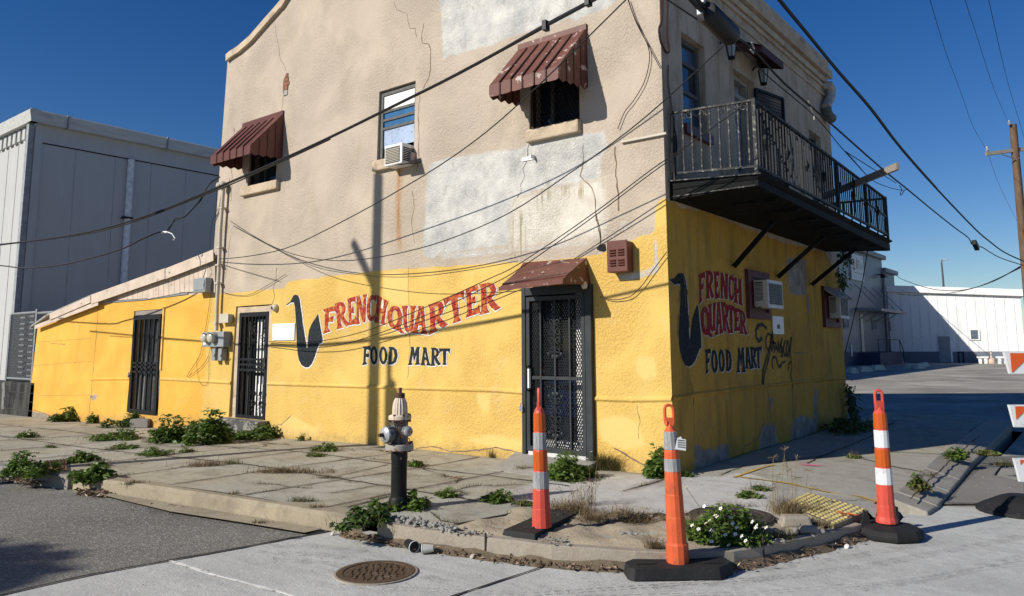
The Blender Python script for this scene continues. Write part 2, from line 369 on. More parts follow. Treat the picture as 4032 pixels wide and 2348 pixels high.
greyA=[A_('b8',[(185,205),(330,150),(520,130),(640,110),(800,90),(960,70),(1010,20),(1250,-30),(1640,-62),(1650,60),(1605,160),(1600,250),(1632,312),(1400,356),(1200,390),(1030,420),(1030,455),(880,480),(850,700),(850,862),(600,900),(400,930),(260,948),(245,985),(150,962),(140,900),(165,400)]),
       A_('b8',[(255,960),(900,910),(1500,840),(1640,760),(1640,800),(1500,860),(900,926),(300,985)]),
       A_('p',[(1720,-500),(1733,0),(1740,130),(1745,235)])+A_('b3',[(-60,450),(0,455),(105,420),(215,382),(300,375),(330,345),(560,265),(640,245),(880,170),(905,150),(960,150),(985,180),(1030,140),(1180,85),(1290,40),(1310,-10)])+A_('p',[(2520,-260),(2400,-500)]),
       A_('b8',[(1690,1108),(1760,1150),(1840,1172),(1900,1150),(2080,1100),(2088,1000),(2062,800),(2040,800),(2056,1010),(2035,1062),(1880,1098)]),
       A_('b8',[(1775,690),(1800,680),(1828,700),(1825,730),(1800,740),(1780,725)])]
whA=[A_('b8',[(880,480),(1030,455),(1640,318),(1655,700),(1600,800),(1300,842),(1000,882),(860,892)])]
rustA=[A_('b4',[(1404,1165),(1440,1205),(1440,1320),(1425,1470)])+A_('p',[(1580,980),(1564,985),(1562,800)])]
streakA=[A_('b8',[(830,640),(990,560),(1030,420),(1640,310),(1640,420),(1480,520),(1240,470),(1080,600),(1000,860),(1000,1010),(840,1000)])]
patchA=[A_('a4',[(930,140),(1020,120),(1110,150),(1118,280),(1105,372),(1000,365),(940,300)]),A_('a4',[(1600,1000),(1700,1008),(1695,1130),(1650,1150),(1615,1080)]),A_('a4',[(120,1240),(200,1225),(270,1160),(430,1250),(470,1265),(440,1330),(130,1300)]),A_('a6',[(930,705),(1050,700),(1060,830),(980,840),(935,800)]),A_('a6',[(700,1080),(850,1060),(940,1100),(1000,1250),(850,1270),(720,1200)]),A_('a4',[(1500,1330),(1700,1300),(1930,1340),(1930,1420),(1700,1400)])]
ridge=A_('a4',[(95,938),(600,952),(1200,970),(1750,985),(1935,1000)])
ridge2=A_('a6',[(690,958),(900,965),(1165,962)])
ridge0=A_('a2',[(1240,1062),(1500,1075),(1780,1092)])
crA=[(A_('b4',[(1378,10),(1400,70),(1475,98),(1490,205),(1530,205),(1545,270)]),0.009),(A_('b4',[(1595,170),(1575,265),(1588,312),(1630,318),(1645,370),(1640,490),(1632,555),(1590,640)]),0.016),(A_('b4',[(1565,690),(1555,860),(1560,1150),(1545,1240)]),0.012),(A_('b4',[(515,150),(530,260),(560,430),(600,510)]),0.008),(A_('b4',[(578,700),(568,830)]),0.008),
 (A_('b8',[(1015,30),(995,170),(965,240),(980,300),(945,370),(945,430),(915,480)]),0.010),(A_('b8',[(1460,40),(1462,190),(1440,300),(1530,400),(1560,500),(1565,620),(1600,760),(1605,860)]),0.012),(A_('b8',[(100,30),(110,160)]),0.008),(A_('b8',[(50,420),(70,560),(40,670),(70,860)]),0.009),(A_('a4',[(165,100),(160,190),(140,240),(150,320),(130,360)]),0.012),(A_('a4',[(270,1165),(200,1235),(120,1240)]),0.010),(A_('a4',[(1115,100),(1118,400),(1125,700),(1112,900)]),0.006),
 (A_('a4',[(1170,1405),(1300,1390),(1420,1430),(1600,1420),(1750,1400),(1850,1420),(1940,1440)]),0.014),(A_('p',[(905,700),(895,900),(880,1050)]),0.012),(A_('p',[(908,930),(888,1100)]),0.01),(A_('a6',[(940,1000),(955,1100),(945,1200)]),0.006),(A_('a6',[(800,1260),(900,1320),(1040,1390)]),0.02),(A_('b4',[(205,1205),(210,1300),(200,1460)]),0.014),(A_('b4',[(222,930),(228,960)]),0.02),(A_('b8',[(1565,620),(1590,740),(1607,870)]),0.02),(A_('b8',[(1725,60),(1735,300),(1750,470),(1748,590)]),0.02)]
to3A=lambda u,v,d:(leanx(u,v),d,v)
front=wall_grid('front_wall',[M['stuccoA'],M['crack']],LX,0.0,-0.45,topA,OPA,0.065,to3A,(0,1,0),0.28,{'sy':[yelA],'sg':greyA,'sw':whA,'sr':rustA,'st':streakA,'sp':patchA,'sb':[[(-12,-1),(2,-1),(2,.10),(-4,.06),(-12,.04)]]},bld,
   ledges=[(ridge0+[ (D2[0],ridge0[-1][1]-0.01)],0.07,0.02),([(D2[1],ridge[0][1])]+ridge[1:-1]+[(D1[0],ridge[-1][1])],0.07,0.022),([(D1[1],ridge2[0][1])]+ridge2[1:-1]+[(0.0,ridge2[-1][1])],0.07,0.022)],cracks=crA,nrm=(0,1,0),cut=(greyA[3],))
# side wall
u,z=rect('b1',((275,245),(465,402),(300,1020),(500,1130)),'B'); V1=((u[0]+u[2])/2,(u[1]+u[3])/2,(z[2]+z[3])/2,(z[0]+z[1])/2)
u,z=rect('b1',((706,560),(880,690)),'B'); VD=(u[0],u[1],3.12,sum(z)/2)
u,z=rect('b1',((1330,1070),(1428,1135)),'B'); V2=(u[0],u[1],sum(z)/2-1.35,sum(z)/2)
yelB=B_('c1',[(50,470),(150,505),(200,545),(240,548),(330,570),(420,580),(560,622),(640,668),(720,700),(850,758),(990,812),(1120,860),(1240,902),(1420,940),(1500,962),(1640,992)])+[(7.5,2.0),(7.5,-1.2),(-1,-1.2),(-1,2.45)]
footB=[B_('a7',[(690,660),(745,640),(757,430),(850,472),(985,420),(988,520),(985,700),(700,700)]),B_('a7',[(1195,470),(1212,310),(1300,300),(1322,395),(1325,520),(1200,560)]),B_('a7',[(1408,410),(1420,262),(1470,238),(1590,270),(1592,340),(1400,470)]),B_('a7',[(1565,30),(1590,60),(1588,290),(1565,250)]),B_('a7',[(1258,115),(1285,110),(1283,185),(1262,190)])]
greyB=[B_('b7',[(1335,40),(1440,38),(1532,60),(1535,392),(1450,400),(1370,385)]),B_('b7',[(1532,395),(1555,400),(1555,590),(1538,560)])]
crB=[(B_('b7',[(395,1110),(405,1200),(440,1390),(445,1460)]),0.012),(B_('a7',[(740,30),(745,130),(755,430)]),0.012),(B_('a7',[(1420,0),(1425,130),(1420,260)]),0.012),(B_('b7',[(1350,600),(1390,780),(1400,955),(1550,955),(1540,400)]),0.012),(B_('b7',[(1600,300),(1620,640),(1640,780),(1630,920)]),0.014),(B_('b7',[(1690,820),(1700,1000),(1725,1200)]),0.012),(B_('c1',[(540,640),(560,560),(545,480)]),0.014),(B_('a7',[(1090,450),(1180,400),(1230,280)]),0.01),(B_('a7',[(970,100),(975,300)]),0.008),(B_('c1',[(250,230),(560,560),(690,640)]),0.006)]
seamB=B_('b7',[(262,1392),(440,1358),(940,1295),(1400,1240),(1700,1212),(1925,1192)])
to3B=lambda u,v,d:(-d,u,v)
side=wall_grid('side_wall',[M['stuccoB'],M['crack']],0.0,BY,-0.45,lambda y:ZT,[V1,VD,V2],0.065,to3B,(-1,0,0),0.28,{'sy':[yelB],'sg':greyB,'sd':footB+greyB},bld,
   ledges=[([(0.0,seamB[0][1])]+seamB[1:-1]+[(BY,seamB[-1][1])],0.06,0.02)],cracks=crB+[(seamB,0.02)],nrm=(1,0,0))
# closed shell: left and back walls, roof
mb=MB()
mb.add([(leanx(LX,-.45)+.01,0.001,-0.45),(leanx(LX,-.45)+.01,BY,-0.45),(leanx(LX,7)+.01,BY,6.9),(leanx(LX,7)+.01,0.001,6.9)],[(0,1,2,3)])
bp=[(leanx(x,topA(x)),BY,topA(x)) for x in [LX+.02]+PX[1:-1]+[0.0]]
mb.flat([[(LX,BY,-0.45)]+bp+[(-0.001,BY,-0.45)]])
mb.build('rear_walls',M['coping'],bld)
mb=MB(); xs=[LX]+PX[1:-1]+[0.0]
for a,b in zip(xs[:-1],xs[1:]): mb.add([(a,0.15,topA(a)-0.3),(b,0.15,topA(b)-0.3),(b,BY-0.1,topA(b)-0.3),(a,BY-0.1,topA(a)-0.3)],[(0,1,2,3)])
mb.build('roof',mat('roof_felt',(0.06,0.06,0.06),0.9),bld)
mb=MB(); mb.bx(LX+0.1,-0.3,0.9,BY-0.1,2.85,2.95); mb.bx(LX+0.1,-0.3,1.6,1.65,-0.3,2.8); mb.bx(LX+0.1,-0.3,1.9,1.95,3.0,6.4); mb.bx(-1.3,-1.25,0.3,BY-.2,3.0,6.4); mb.build('room_partition',M['dark'],bld)
# coping on the shaped gable and cornice bands on the side
mb=MB()
pts=[Vector((leanx(x,topA(x)),0,topA(x))) for x in PX[1:-1]]+[Vector((0.0,0,ZT))]
for a,b in zip(pts[:-1],pts[1:]):
    n=Vector((-(b-a).z,0,(b-a).x)).normalized()
    if n.z<0: n=-n
    A0,B0=a-n*0.15-(b-a)*.04,b-n*0.15+(b-a)*.04
    mb.hexa([A0+Vector((0,-.07,0)),B0+Vector((0,-.07,0)),B0+Vector((0,.28,0)),A0+Vector((0,.28,0))],[a+Vector((0,-.055,0)),b+Vector((0,-.055,0)),b+Vector((0,.28,0)),a+Vector((0,.28,0))])
mb.build('parapet_coping',M['coping'],bld)
zs=[onX(*q('b1',*p))[2] for p in ((1448,795),(1462,740),(1480,660),(1485,590),(1455,512))]
mb=MB()
mb.bx(0.002,0.025,0.0,BY+0.02,zs[0],zs[0]+0.05); mb.bx(0.002,0.035,0.0,BY+0.02,zs[1],zs[1]+.06); mb.bx(0.002,0.045,0.0,BY+0.03,zs[2]-0.13,zs[2]-.04); mb.bx(0.002,0.075,0.0,BY+0.1,zs[2]+0.03,zs[3]); mb.bx(-0.25,0.035,0.05,BY+0.02,zs[3]+0.003,ZT+0.04)
mb.build('side_cornice',M['coping'],bld,bevel=0.012)
# broken render showing bricks, and the dark hole
mb=MB(); L=A_('b4',[(605,525),(580,580),(575,640),(582,700),(608,690),(618,620),(620,560)]); mb.flat([[(leanx(x,z),-0.003,z) for x,z in L]],0)
x0,z0=L[3]; hh=L[0][1]-z0
for f,dx,w,mi in ((.80,.05,.07,1),(.62,.03,.10,1),(.44,.01,.09,1),(.44,.11,.05,1),(.27,.02,.10,1),(.04,.02,.10,2)):
    mb.bx(leanx(x0+dx,z0),leanx(x0+dx+w,z0),-0.013,-0.004,z0+f*hh,z0+f*hh+hh*(.15 if mi==1 else .2),mi)
mb.build('exposed_brick',[M['crack'],mat('old_brick',(0.28,0.12,0.07),0.9,bs=30),mat('mortar_grey',(0.4,0.39,0.37),0.9)],bld)
M['hole']=mat('hole_black',(0.01,0.009,0.008),.95)
mb=MB(); mb.flat([[(leanx(x,z),-0.004,z) for x,z in A_('b8',[(1595,870),(1645,862),(1652,915),(1635,928),(1595,920),(1570,905)])]]); mb.build('wall_hole',M['dark'],bld)
# window sills
for r,pts in (('a1',((2168,925),(2484,850))),('b4',((1250,1205),(1530,1150))),('b3',((600,1130),(1015,1050)))):
    a,b=[onY(*q(r,*p)) for p in pts]; zc=(a[2]+b[2])/2
    mb=MB(); mb.bx(a[0]-0.02,b[0]+0.02,-0.08,0.1,zc-0.085,zc+0.085); mb.build('window_sill',M['coping'],bld,bevel=0.02)
# windows
def win_frame(o,y,parent,mt,bars=(),w=0.05):
    mb=MB(); a,b,c,d=o
    mb.bx(a,a+w,y-0.03,y+0.03,c,d); mb.bx(b-w,b,y-0.03,y+0.03,c,d); mb.bx(a+w,b-w,y-0.03,y+0.03,d-w,d); mb.bx(a+w,b-w,y-0.03,y+0.03,c,c+w)
    for zz in bars: mb.bx(a+w,b-w,y-0.025,y+0.025,zz-0.02,zz+0.02)
    return mb.build('window',mt,parent)
def lean_o(o): return (leanx(o[0],(o[2]+o[3])/2),leanx(o[1],(o[2]+o[3])/2),o[2],o[3])
w2=lean_o(W2); H=w2[3]-w2[2]
wf=win_frame((w2[0]+0.02,w2[1],w2[2],w2[3]-0.03),0.07,bld,M['frame_dark'],[w2[2]+H*f for f in (0.485,0.60,0.715)])
mb=MB(); mb.bx(w2[0]+.08,w2[1]-.05,0.055,0.065,w2[2]+H*.735,w2[3]-.09); mb.build('board',M['white'],wf)
mb=MB(); mb.bx(w2[0]+.08,w2[1]-.05,0.065,0.075,w2[2]+H*.62,w2[2]+H*.70); mb.bx(w2[0]+.08,w2[1]-.05,0.065,0.075,w2[2]+H*.50,w2[2]+H*.585); mb.build('pane',M['pane_blue'],wf)
mb=MB(); mb.bx(w2[0]+.08,w2[1]-.05,0.065,0.075,w2[2]+H*.22,w2[2]+H*.465); mb.build('pane',M['pane_frost'],wf)
def mesh_screen(mb,x0,x1,z0,z1,y,s,r,mi=0,slope=1.8):
    W=x1-x0;Hh=z1-z0; dx=Hh/slope
    for sgn in (1,-1):
        k=-dx-s
        while k<W+dx+s:
            xa,xb=(k,k+dx) if sgn>0 else (k+dx,k)
            za,zb=0,Hh
            # clip to [0,W]
            def cl(xa,za,xb,zb):
                t0,t1=0.0,1.0; d=xb-xa
                for lim,sg in ((0,1),(W,-1)):
                    den=d*sg; num=(lim-xa)*sg
                    if abs(den)<1e-9: continue
                    t=num/den
                    if den>0: t0=max(t0,t)
                    else: t1=min(t1,t)
                return (t0,t1) if t0<t1 else None
            c=cl(xa,za,xb,zb)
            if c:
                p=(x0+xa+(xb-xa)*c[0],y,z0+Hh*c[0]); e=(x0+xa+(xb-xa)*c[1],y,z0+Hh*c[1])
                mb.bar(p,e,r,r*0.8,mi,up=(0,1,0))
            k+=s
for o in (lean_o(W1),lean_o(W3)):
    wf=win_frame(o,0.06,bld,M['seam'],(),0.035)
    mb=MB(); mesh_screen(mb,o[0]+.035,o[1]-.035,o[2]+.03,o[3]-.03,0.05,0.055,0.006); mb.build('screen',M['iron'],wf)
    mb=MB(); mb.bx(o[0]+.04,o[1]-.04,0.2,0.21,o[2]+.04,o[3]-.04); mb.build('pane',M['pane_dark'],wf)
    mb=MB(); mb.bx(o[0]+(o[1]-o[0])*.3,o[0]+(o[1]-o[0])*.36,0.15,0.19,o[2]+.04,o[3]-.04); mb.build('mullion',M['frame_dark'],wf)
# side windows and balcony door
def side_win(o,bars,panes):
    a,b,c,d=o; w=0.06; mb=MB()
    for (y0,y1,z0,z1) in ((a,a+w,c,d),(b-w,b,c,d),(a+w,b-w,d-w,d),(a+w,b-w,c,c+w)): mb.bx(-0.15,-0.09,y0,y1,z0,z1)
    for zz in bars: mb.bx(-0.14,-0.095,a+w,b-w,zz-.025,zz+.025)
    f=mb.build('window',M['frame_dark'],bld); zz=[c+w]+list(bars)+[d-w]
    for k,(z0,z1) in enumerate(zip(zz[:-1],zz[1:])):
        m2=MB(); m2.bx(-0.13,-0.12,a+w,b-w,z0+.025,z1-.025); m2.build('pane',panes[k],f)
    m2=MB(); m2.bx(-0.1,0.06,a-.05,b+.05,c-.12,c-.002); m2.build('sill',M['brown_clean'],f)
H=V1[3]-V1[2]
M['pane_sky']=glass('pane_bluish',(0.035,0.085,0.16),0.12)
side_win(V1,[V1[2]+H*.22,V1[2]+H*.42,V1[2]+H*.74],[M['pane_sky'],M['pane_sky'],M['pane_dark'],M['pane_sky']])
side_win(V2,[V2[2]+.65],[M['pane_sky'],M['pane_sky']])
mb=MB(); a,b,c,d=VD
mb.bx(-.2,-.1,a,a+.07,c,d); mb.bx(-.2,-.1,b-.07,b,c,d); mb.bx(-.2,-.1,a+.07,b-.07,d-.32,d-.25); mb.bx(-.2,-.1,a+.07,b-.07,d-.06,d)
dr=mb.build('door',mat('door_frame_cream',(0.33,0.31,0.27),0.6),bld)
mb=MB(); mb.bx(-.26,-.21,a+.07,b-.07,c,d-.06); mb.build('door_leaf',mat('door_pale_blue',(0.3,0.36,0.42),0.6,c2=(0.06,0.06,0.06),c2s=4),dr)
Hh=onX(*q('b1',888,738),0.02); F=onZ(*q('b1',1115,820),Hh[2]); zb=3.15
mb=MB(); v=Vector(F)-Vector(Hh)
P=lambda t,zz:(Hh[0]+v.x*t,Hh[1]+v.y*t,zz)
for t0,z0,t1,z1 in ((0,zb,0,Hh[2]),(1,zb,1,Hh[2]),(0,Hh[2],1,Hh[2]),(0,zb,1,zb)): mb.bar(P(t0,z0),P(t1,z1),0.04)
for k in range(26):
    mb.bar(P(k/26,zb),P((k+1)/26,Hh[2]),0.006); mb.bar(P((k+1)/26,zb),P(k/26,Hh[2]),0.006)
for k in range(40): zz=zb+(Hh[2]-zb)*k/40; mb.bar(P(0,zz),P(1,zz),0.008)
mb.build('screen_door',M['iron'],dr)
# awnings
def awning(xl,xr,zt,zf,zb,zs,d,mt,ribs,worn):
    mb=MB(); t=0.012
    mb.hexa([(xl,-d,zf),(xr,-d,zf),(xr,0,zt),(xl,0,zt)],[(xl,-d,zf+t),(xr,-d,zf+t),(xr,0,zt+t),(xl,0,zt+t)])
    o=mb.build('awning',mt,bld)
    mb=MB(); n=ribs*2   # scalloped valance
    for k in range(ribs):
        x0=xl+(xr-xl)*k/ribs; x1=xl+(xr-xl)*(k+1)/ribs
        mb.prism([(x0,-d,zf),(x1,-d,zf),(x1,-d,zb+.015),(x1-(x1-x0)*.2,-d,zb),(x0+(x1-x0)*.2,-d,zb),(x0,-d,zb+.015)],(0,-0.01,0))
    mb.build('valance',mt,o)
    for xs in (xl,xr):
        mb=MB(); s=-0.006 if xs==xl else 0.006; k=4
        for i in range(k):
            y0=-d+d*i/k; y1=-d+d*(i+1)/k; f0,f1=i/k,(i+1)/k
            za,zc=zf+(zt-zf)*f0,zf+(zt-zf)*f1; ba,bc=zb+(zs-zb)*f0,zb+(zs-zb)*f1; yc=(y0+y1)/2
            mb.prism([(xs,y0,za),(xs,y1,zc),(xs,y1,bc+.02),(xs,yc,(ba+bc)/2-.02),(xs,y0,ba+.02)],(s,0,0),0)
            if i: mb.bx(xs-abs(s)*2.2,xs+abs(s)*2.2,y0-.006,y0+.006,ba+.02,za,1)
        mb.build('side_panel',[mt,M['seam']],o)
    mb=MB()
    for k in range(1,ribs):
        x=xl+(xr-xl)*k/ribs; mb.bar((x,-d-.012,zf+.012),(x,-.07,zt+.012-.07*(zt-zf)/d),0.022,0.03)
        mb.bar((x,-d-.012,zb+.02),(x,-d-.012,zf+.01),0.022,0.02,up=(1,0,0))
    mb.build('rib',M['seam'],o)
    mb=MB(); mb.bx(xl-.01,xr+.01,-.03,-.002,zt-.03,zt+.05); mb.build('wall_strip',mt,o)
d=0.63
a,b=onY(*q('b3',515,405)),onY(*q('b3',1070,232)); fl,fr=onY(*q('b3',268,705),-d),onY(*q('b3',836,560),-d); bb=onY(*q('b3',838,655),-d); ss=onY(*q('b3',1080,735))
awning((a[0]+fl[0])/2,(b[0]+fr[0])/2,(a[2]+b[2])/2,(fl[2]+fr[2])/2,bb[2],ss[2],d,M['brown'],6,True)
a,b=onY(*q('b4',295,905)),onY(*q('b4',578,832)); fl,fr=onY(*q('b4',58,1130),-d),onY(*q('b4',350,1050),-d); bb=onY(*q('b4',350,1110),-d); ss=onY(*q('b4',572,1150))
awning((a[0]+fl[0])/2,(b[0]+fr[0])/2,(a[2]+b[2])/2,(fl[2]+fr[2])/2,bb[2],ss[2],d,M['brown_clean'],6,False)
# door hood: bent sheet
a,b=onY(*q('b8',968,1022)),onY(*q('b8',1490,985)); fl,fr=onY(*q('b8',766,1220),-.60),onY(*q('b8',1297,1150),-.60); fb=onY(*q('b8',1297,1190),-.60); wb=onY(*q('b8',1522,1200))
mb=MB(); n=8; top=[]
for k in range(n+1):
    t=k/n; c=t-0.22*math.sin(math.pi*t)*0.6
    zl=a[2]+(fl[2]-a[2])*(t**0.8); zr=b[2]+(fr[2]-b[2])*t
    top.append(((a[0]+(fl[0]-a[0])*t,-.60*t,zl),(b[0]+(fr[0]-b[0])*t,-.60*t,zr)))
for k in range(n):
    p,r=top[k],top[k+1]; mb.add([p[0],p[1],r[1],r[0]],[(0,1,2,3)])
mb.add([top[-1][0],top[-1][1],(fb[0],-.6,fb[2]),(fl[0],-.6,fl[2]-.045)],[(0,1,2,3)])
hood=mb.build('awning',M['brown'],bld); sol=hood.modifiers.new('sheet','SOLIDIFY'); sol.thickness=0.012
mb=MB(); mb.prism([(b[0]-.01,0,b[2])]+[(p[1][0]-.012,p[1][1],p[1][2]-.002) for p in top[1:]]+[(fb[0]-.012,-.6,fb[2]),(wb[0]-.01,-.002,wb[2])],(0.012,0,0)); mb.build('side_panel',M['brown'],hood)
mb=MB(); mb.lathe([(0.02,0),(0.05,0.02),(0.045,0.05),(0.01,0.06)],(b[0]+.004,-.12,b[2]-.33),10,axis=(1,0,0)); mb.build('lamp_socket',M['offwhite'],hood)
# small hood over the balcony door (side wall)
n0=onX(*q('b1',712,362)); ya=float(n0[1]); nf=onY(*q('b1',932,356),ya); e=float(nf[0]); zf=float(nf[2]); ff=onX(*q('b1',1112,530),e); ye=float(ff[1]); fv=onX(*q('b1',1112,585),e); zt=float(n0[2])+.06; vh=float(ff[2]-fv[2]); zff=(zf+float(ff[2]))/2
mb=MB(); mb.hexa([(0.004,ya,zt-.03),(e,ya,zff-.03),(e,ye,zff-.03),(0.004,ye,zt-.03)],[(0.004,ya,zt),(e,ya,zff),(e,ye,zff),(0.004,ye,zt)]); hd=mb.build('awning',M['brown_dk'],bld)
mb=MB(); mb.bx(e,e+.015,ya,ye,zff-vh,zff+.003); mb.build('valance',M['brown_dk'],hd)
for yy in (ya,ye-.015): mb=MB(); mb.prism([(0.004,yy,zt),(e,yy,zff),(e,yy,zff-vh),(0.004,yy,zt-vh*1.6)],(0,.015,0)); mb.build('side_panel',M['brown_dk'],hd)
# ------------------------------------------------------------------ doors of the front
def scroll(mb,c,r,turns,dirn,y,th,mi=0,start=0.0,up=1):
    pts=[]
    for k in range(15):
        t=k/14; a=start+dirn*turns*2*math.pi*t; rr=r*(1-0.75*t); pts.append((c[0]+rr*math.cos(a),y,c[1]+rr*math.sin(a)*up))
    mb.tube(pts,th,5,mi)
# big store door
a,b,c,dz=lean_o(D1); y=-0.02; zb=0.07
mb=MB(); mb.bx(a,a+.06,y-.04,y+.06,zb-.05,dz); mb.bx(b-.09,b,y-.04,y+.06,zb-.05,dz); mb.bx(a+.06,b-.09,y-.04,y+.06,dz-.10,dz)
sd=mb.build('security_door',M['door_iron'],bld,bevel=0.006)
mb=MB(); A0,B0=a+.07,b-.10; zt=dz-.12
for (x0,x1,z0,z1) in ((A0,A0+.05,zb,zt),(B0-.05,B0,zb,zt),(A0+.05,B0-.05,zt-.05,zt),(A0+.05,B0-.05,zb,zb+.06)): mb.bx(x0,x1,y-.03,y+.02,z0,z1)
zm=zb+(zt-zb)*0.47
mb.bx(A0+.05,B0-.05,y-.025,y+.01,zm-.02,zm+.02)
for f in (0.25,0.5,0.75): xx=A0+(B0-A0)*f; mb.bx(xx-.011,xx+.011,y-.028,y-.004,zb+.06,zt-.05)
mb.build('gate',M['door_iron'],sd)
mb=MB(); mesh_screen(mb,A0+.05,B0-.05,zb+.06,zt-.05,y+.012,0.034,0.0075,0,1.9); mb.build('screen',M['iron'],sd)
xc=(A0+B0)/2
for zc in (zb+(zt-zb)*.74,zb+(zt-zb)*.24):
    mb=MB(); mb.tube([(xc,y-.03,zc-.26),(xc,y-.03,zc+.26)],.007,5)
    for sx in (-1,1):
        for sz in (-1,1):
            scroll(mb,(xc+sx*.06,zc+sz*.05),.05,1.1,sx*sz,y-.03,.006,0,math.pi*(0.5 if sz>0 else 1.5)); scroll(mb,(xc+sx*.05,zc+sz*.17),.045,1.2,-sx*sz,y-.03,.006,0,math.pi*(0.5 if sz<0 else 1.5)); mb.lathe([(.004,0),(.02,.004),(.004,.012)],(xc+sx*.095,y-.03,zc+sz*.22),6,axis=(0,-1,0)); mb.lathe([(.004,0),(.022,.004),(.004,.012)],(xc+sx*.03,y-.03,zc+sz*.25),6,axis=(0,-1,0))
    mb.build('scrollwork',M['door_iron'],sd)
mb=MB(); hx=a+.115; hz=zm
mb.tube([(hx,y-.03,hz-.16),(hx,y-.09,hz-.16),(hx,y-.09,hz+.14),(hx,y-.03,hz+.14)],0.014,8); mb.build('handle',M['iron'],sd)
mb=MB(); mb.bx(hx-.02,hx+.025,y-.045,y-.032,hz-.13,hz+.11); mb.build('handle_plate',M['white'],sd)
mb=MB(); mb.bx(a-.01,a+.035,y-.075,y-.045,hz-.42,hz-.36); mb.tube([(a,y-.06,hz-.36),(a,y-.06,hz-.32),(a+.025,y-.06,hz-.32),(a+.025,y-.06,hz-.36)],.006,6); mb.build('padlock',M['galv'],sd)
mb=MB(); mb.bx(a+.004,a+.085,.16,.24,zb,dz-.02); mb.bx(b-.36,b-.25,.16,.24,zb,dz-.02); mb.bx(a+.085,b-.36,.16,.24,zb,zb+.12)
ins=mb.build('inner_door',M['white'],sd)
mb=MB(); mb.bx(a+.085,b-.36,.19,.2,zb+.12,dz-.02); mb.build('door_glass',M['pane_dark'],sd)
mb=MB(); mb.bx(a+.10,b-.38,.172,.178,zb+.42,zb+.86,0); mb.bx(a+.09,a+.21,.165,.171,zb+1.08,zb+1.32,1); mb.bx(a+.09,a+.20,.165,.171,zb+.88,zb+1.05,2); mb.bx(a+.09,a+.20,.163,.164,zb+.95,zb+.99,3)
for k in range(6): mb.bx(a+.22+k*.045,a+.245+k*.045,.170,.1715,zb+.75+.012*(k%2),zb+.785+.01*(k%3),3)
mb.build('poster',[mat('poster_blue',(0.02,0.055,0.17),0.6),mat('poster_green',(0.02,0.16,0.09),0.6),mat('poster_red',(0.45,0.05,0.04),0.6),M['white']],sd)
mb=MB(); mb.bx(a+.1,b-.1,-.06,.1,0.0,zb-.004); mb.build('threshold',mat('pale_sill',(0.55,0.54,0.52),0.7,c2=(0.25,0.24,0.22)),sd)
# grille door with scrolls and a white panelled door behind it
a,b,c,dz=lean_o(D2); c0=c; y=0.05
mb=MB(); mb.bx(a+.02,a+.14,y-.02,y+.10,c,dz); mb.bx(b-.07,b,y-.03,y+.1,c,dz); mb.bx(a+.14,b-.07,y-.02,y+.1,dz-.12,dz-.02)
gd=mb.build('grille_door',M['coping'],bld)
mb=MB(); A0,B0=a+.15,b-.08; zt=dz-.13
for (x0,x1,z0,z1) in ((A0,A0+.07,c,zt),(B0-.07,B0,c,zt),(A0+.07,B0-.07,zt-.07,zt),(A0+.07,B0-.07,c,c+.06)): mb.bx(x0,x1,y-.04,y,z0,z1)
for f in (0.455,0.505,0.555): zz=c+(zt-c)*f; mb.bx(A0+.07,B0-.07,y-.035,y-.01,zz-.018,zz+.018)
for k in range(1,7): xx=A0+.07+(B0-A0-.14)*k/7; mb.bx(xx-.01,xx+.01,y-.03,y-.012,c+.06,zt-.07)
mb.build('gate',M['iron'],gd)
for xx,zl in ((A0+(B0-A0)*.55,(.82,.72,.24,.15)),(A0+(B0-A0)*.9,(.74,.66,.24,.15))):
    mb=MB(); mb.tube([(xx,y-.035,c+.1),(xx,y-.035,zt-.1)],.006,5)
    for f in zl:
        for s in (-1,1): scroll(mb,(xx+s*.055,c+(zt-c)*f),.055,1.2,s,y-.035,.008,0,math.pi*.5*(1 if f>.5 else 3))
    for s in (-1,1):
        for u2 in (-1,1): scroll(mb,(xx+s*.06-.05,c+(zt-c)*.505+u2*.06),.05,1.1,s*u2,y-.03,.009,0,0)
    mb.lathe([(.004,-.12),(.02,-.08),(.008,-.04),(.025,0),(.008,.04),(.02,.08),(.004,.12)],(xx,y-.03,c+(zt-c)*.86),8); mb.lathe([(.004,-.12),(.02,-.08),(.008,-.04),(.025,0),(.008,.04),(.02,.08),(.004,.12)],(xx,y-.03,c+(zt-c)*.12),8)
    mb.build('scrollwork',M['iron'],gd)
mb=MB(); mb.bx(B0-.1,B0-.02,y-.06,y-.035,c+(zt-c)*.47,c+(zt-c)*.57); mb.build('lock_box',M['iron_worn'],gd)
xm=A0+(B0-A0)*.40; mb=MB(); mb.bx(xm,B0+.02,.16,.2,c,zt-.12,0)
for z0,z1 in ((.06,.32),(.50,.80)):
    for xa,xb in ((.08,.46),(.54,.92)):
        X0=xm+(B0-xm)*xa;X1=xm+(B0-xm)*xb;Z0=c+(zt-c)*z0;Z1=c+(zt-c)*z1; mb.bx(X0,X1,.15,.159,Z0,Z1,0)
mb.bx(xm,B0,.145,.158,c+(zt-c)*.40,c+(zt-c)*.43,1)
mb.build('white_door',[M['white'],M['iron']],gd)
mb=MB(); cx,cz=B0-.05,c+(zt-c)*.84
pts=[(cx+.28*math.cos(t),.148,cz+.30*math.sin(t)) for t in np.linspace(math.pi/2,math.pi,10)]+[(cx,.148,cz)]
mb.flat([pts]); mb.build('fanlight',M['pane_dark'],gd)
mb=MB(); mb.bx(a+.14,xm-.001,.26,.27,c,dz-.1); mb.bx(a+.26,a+.31,.14,.26,c,dz-.2); mb.build('inner_screen',mat('screen_grey',(0.05,0.05,0.05),0.8),gd)
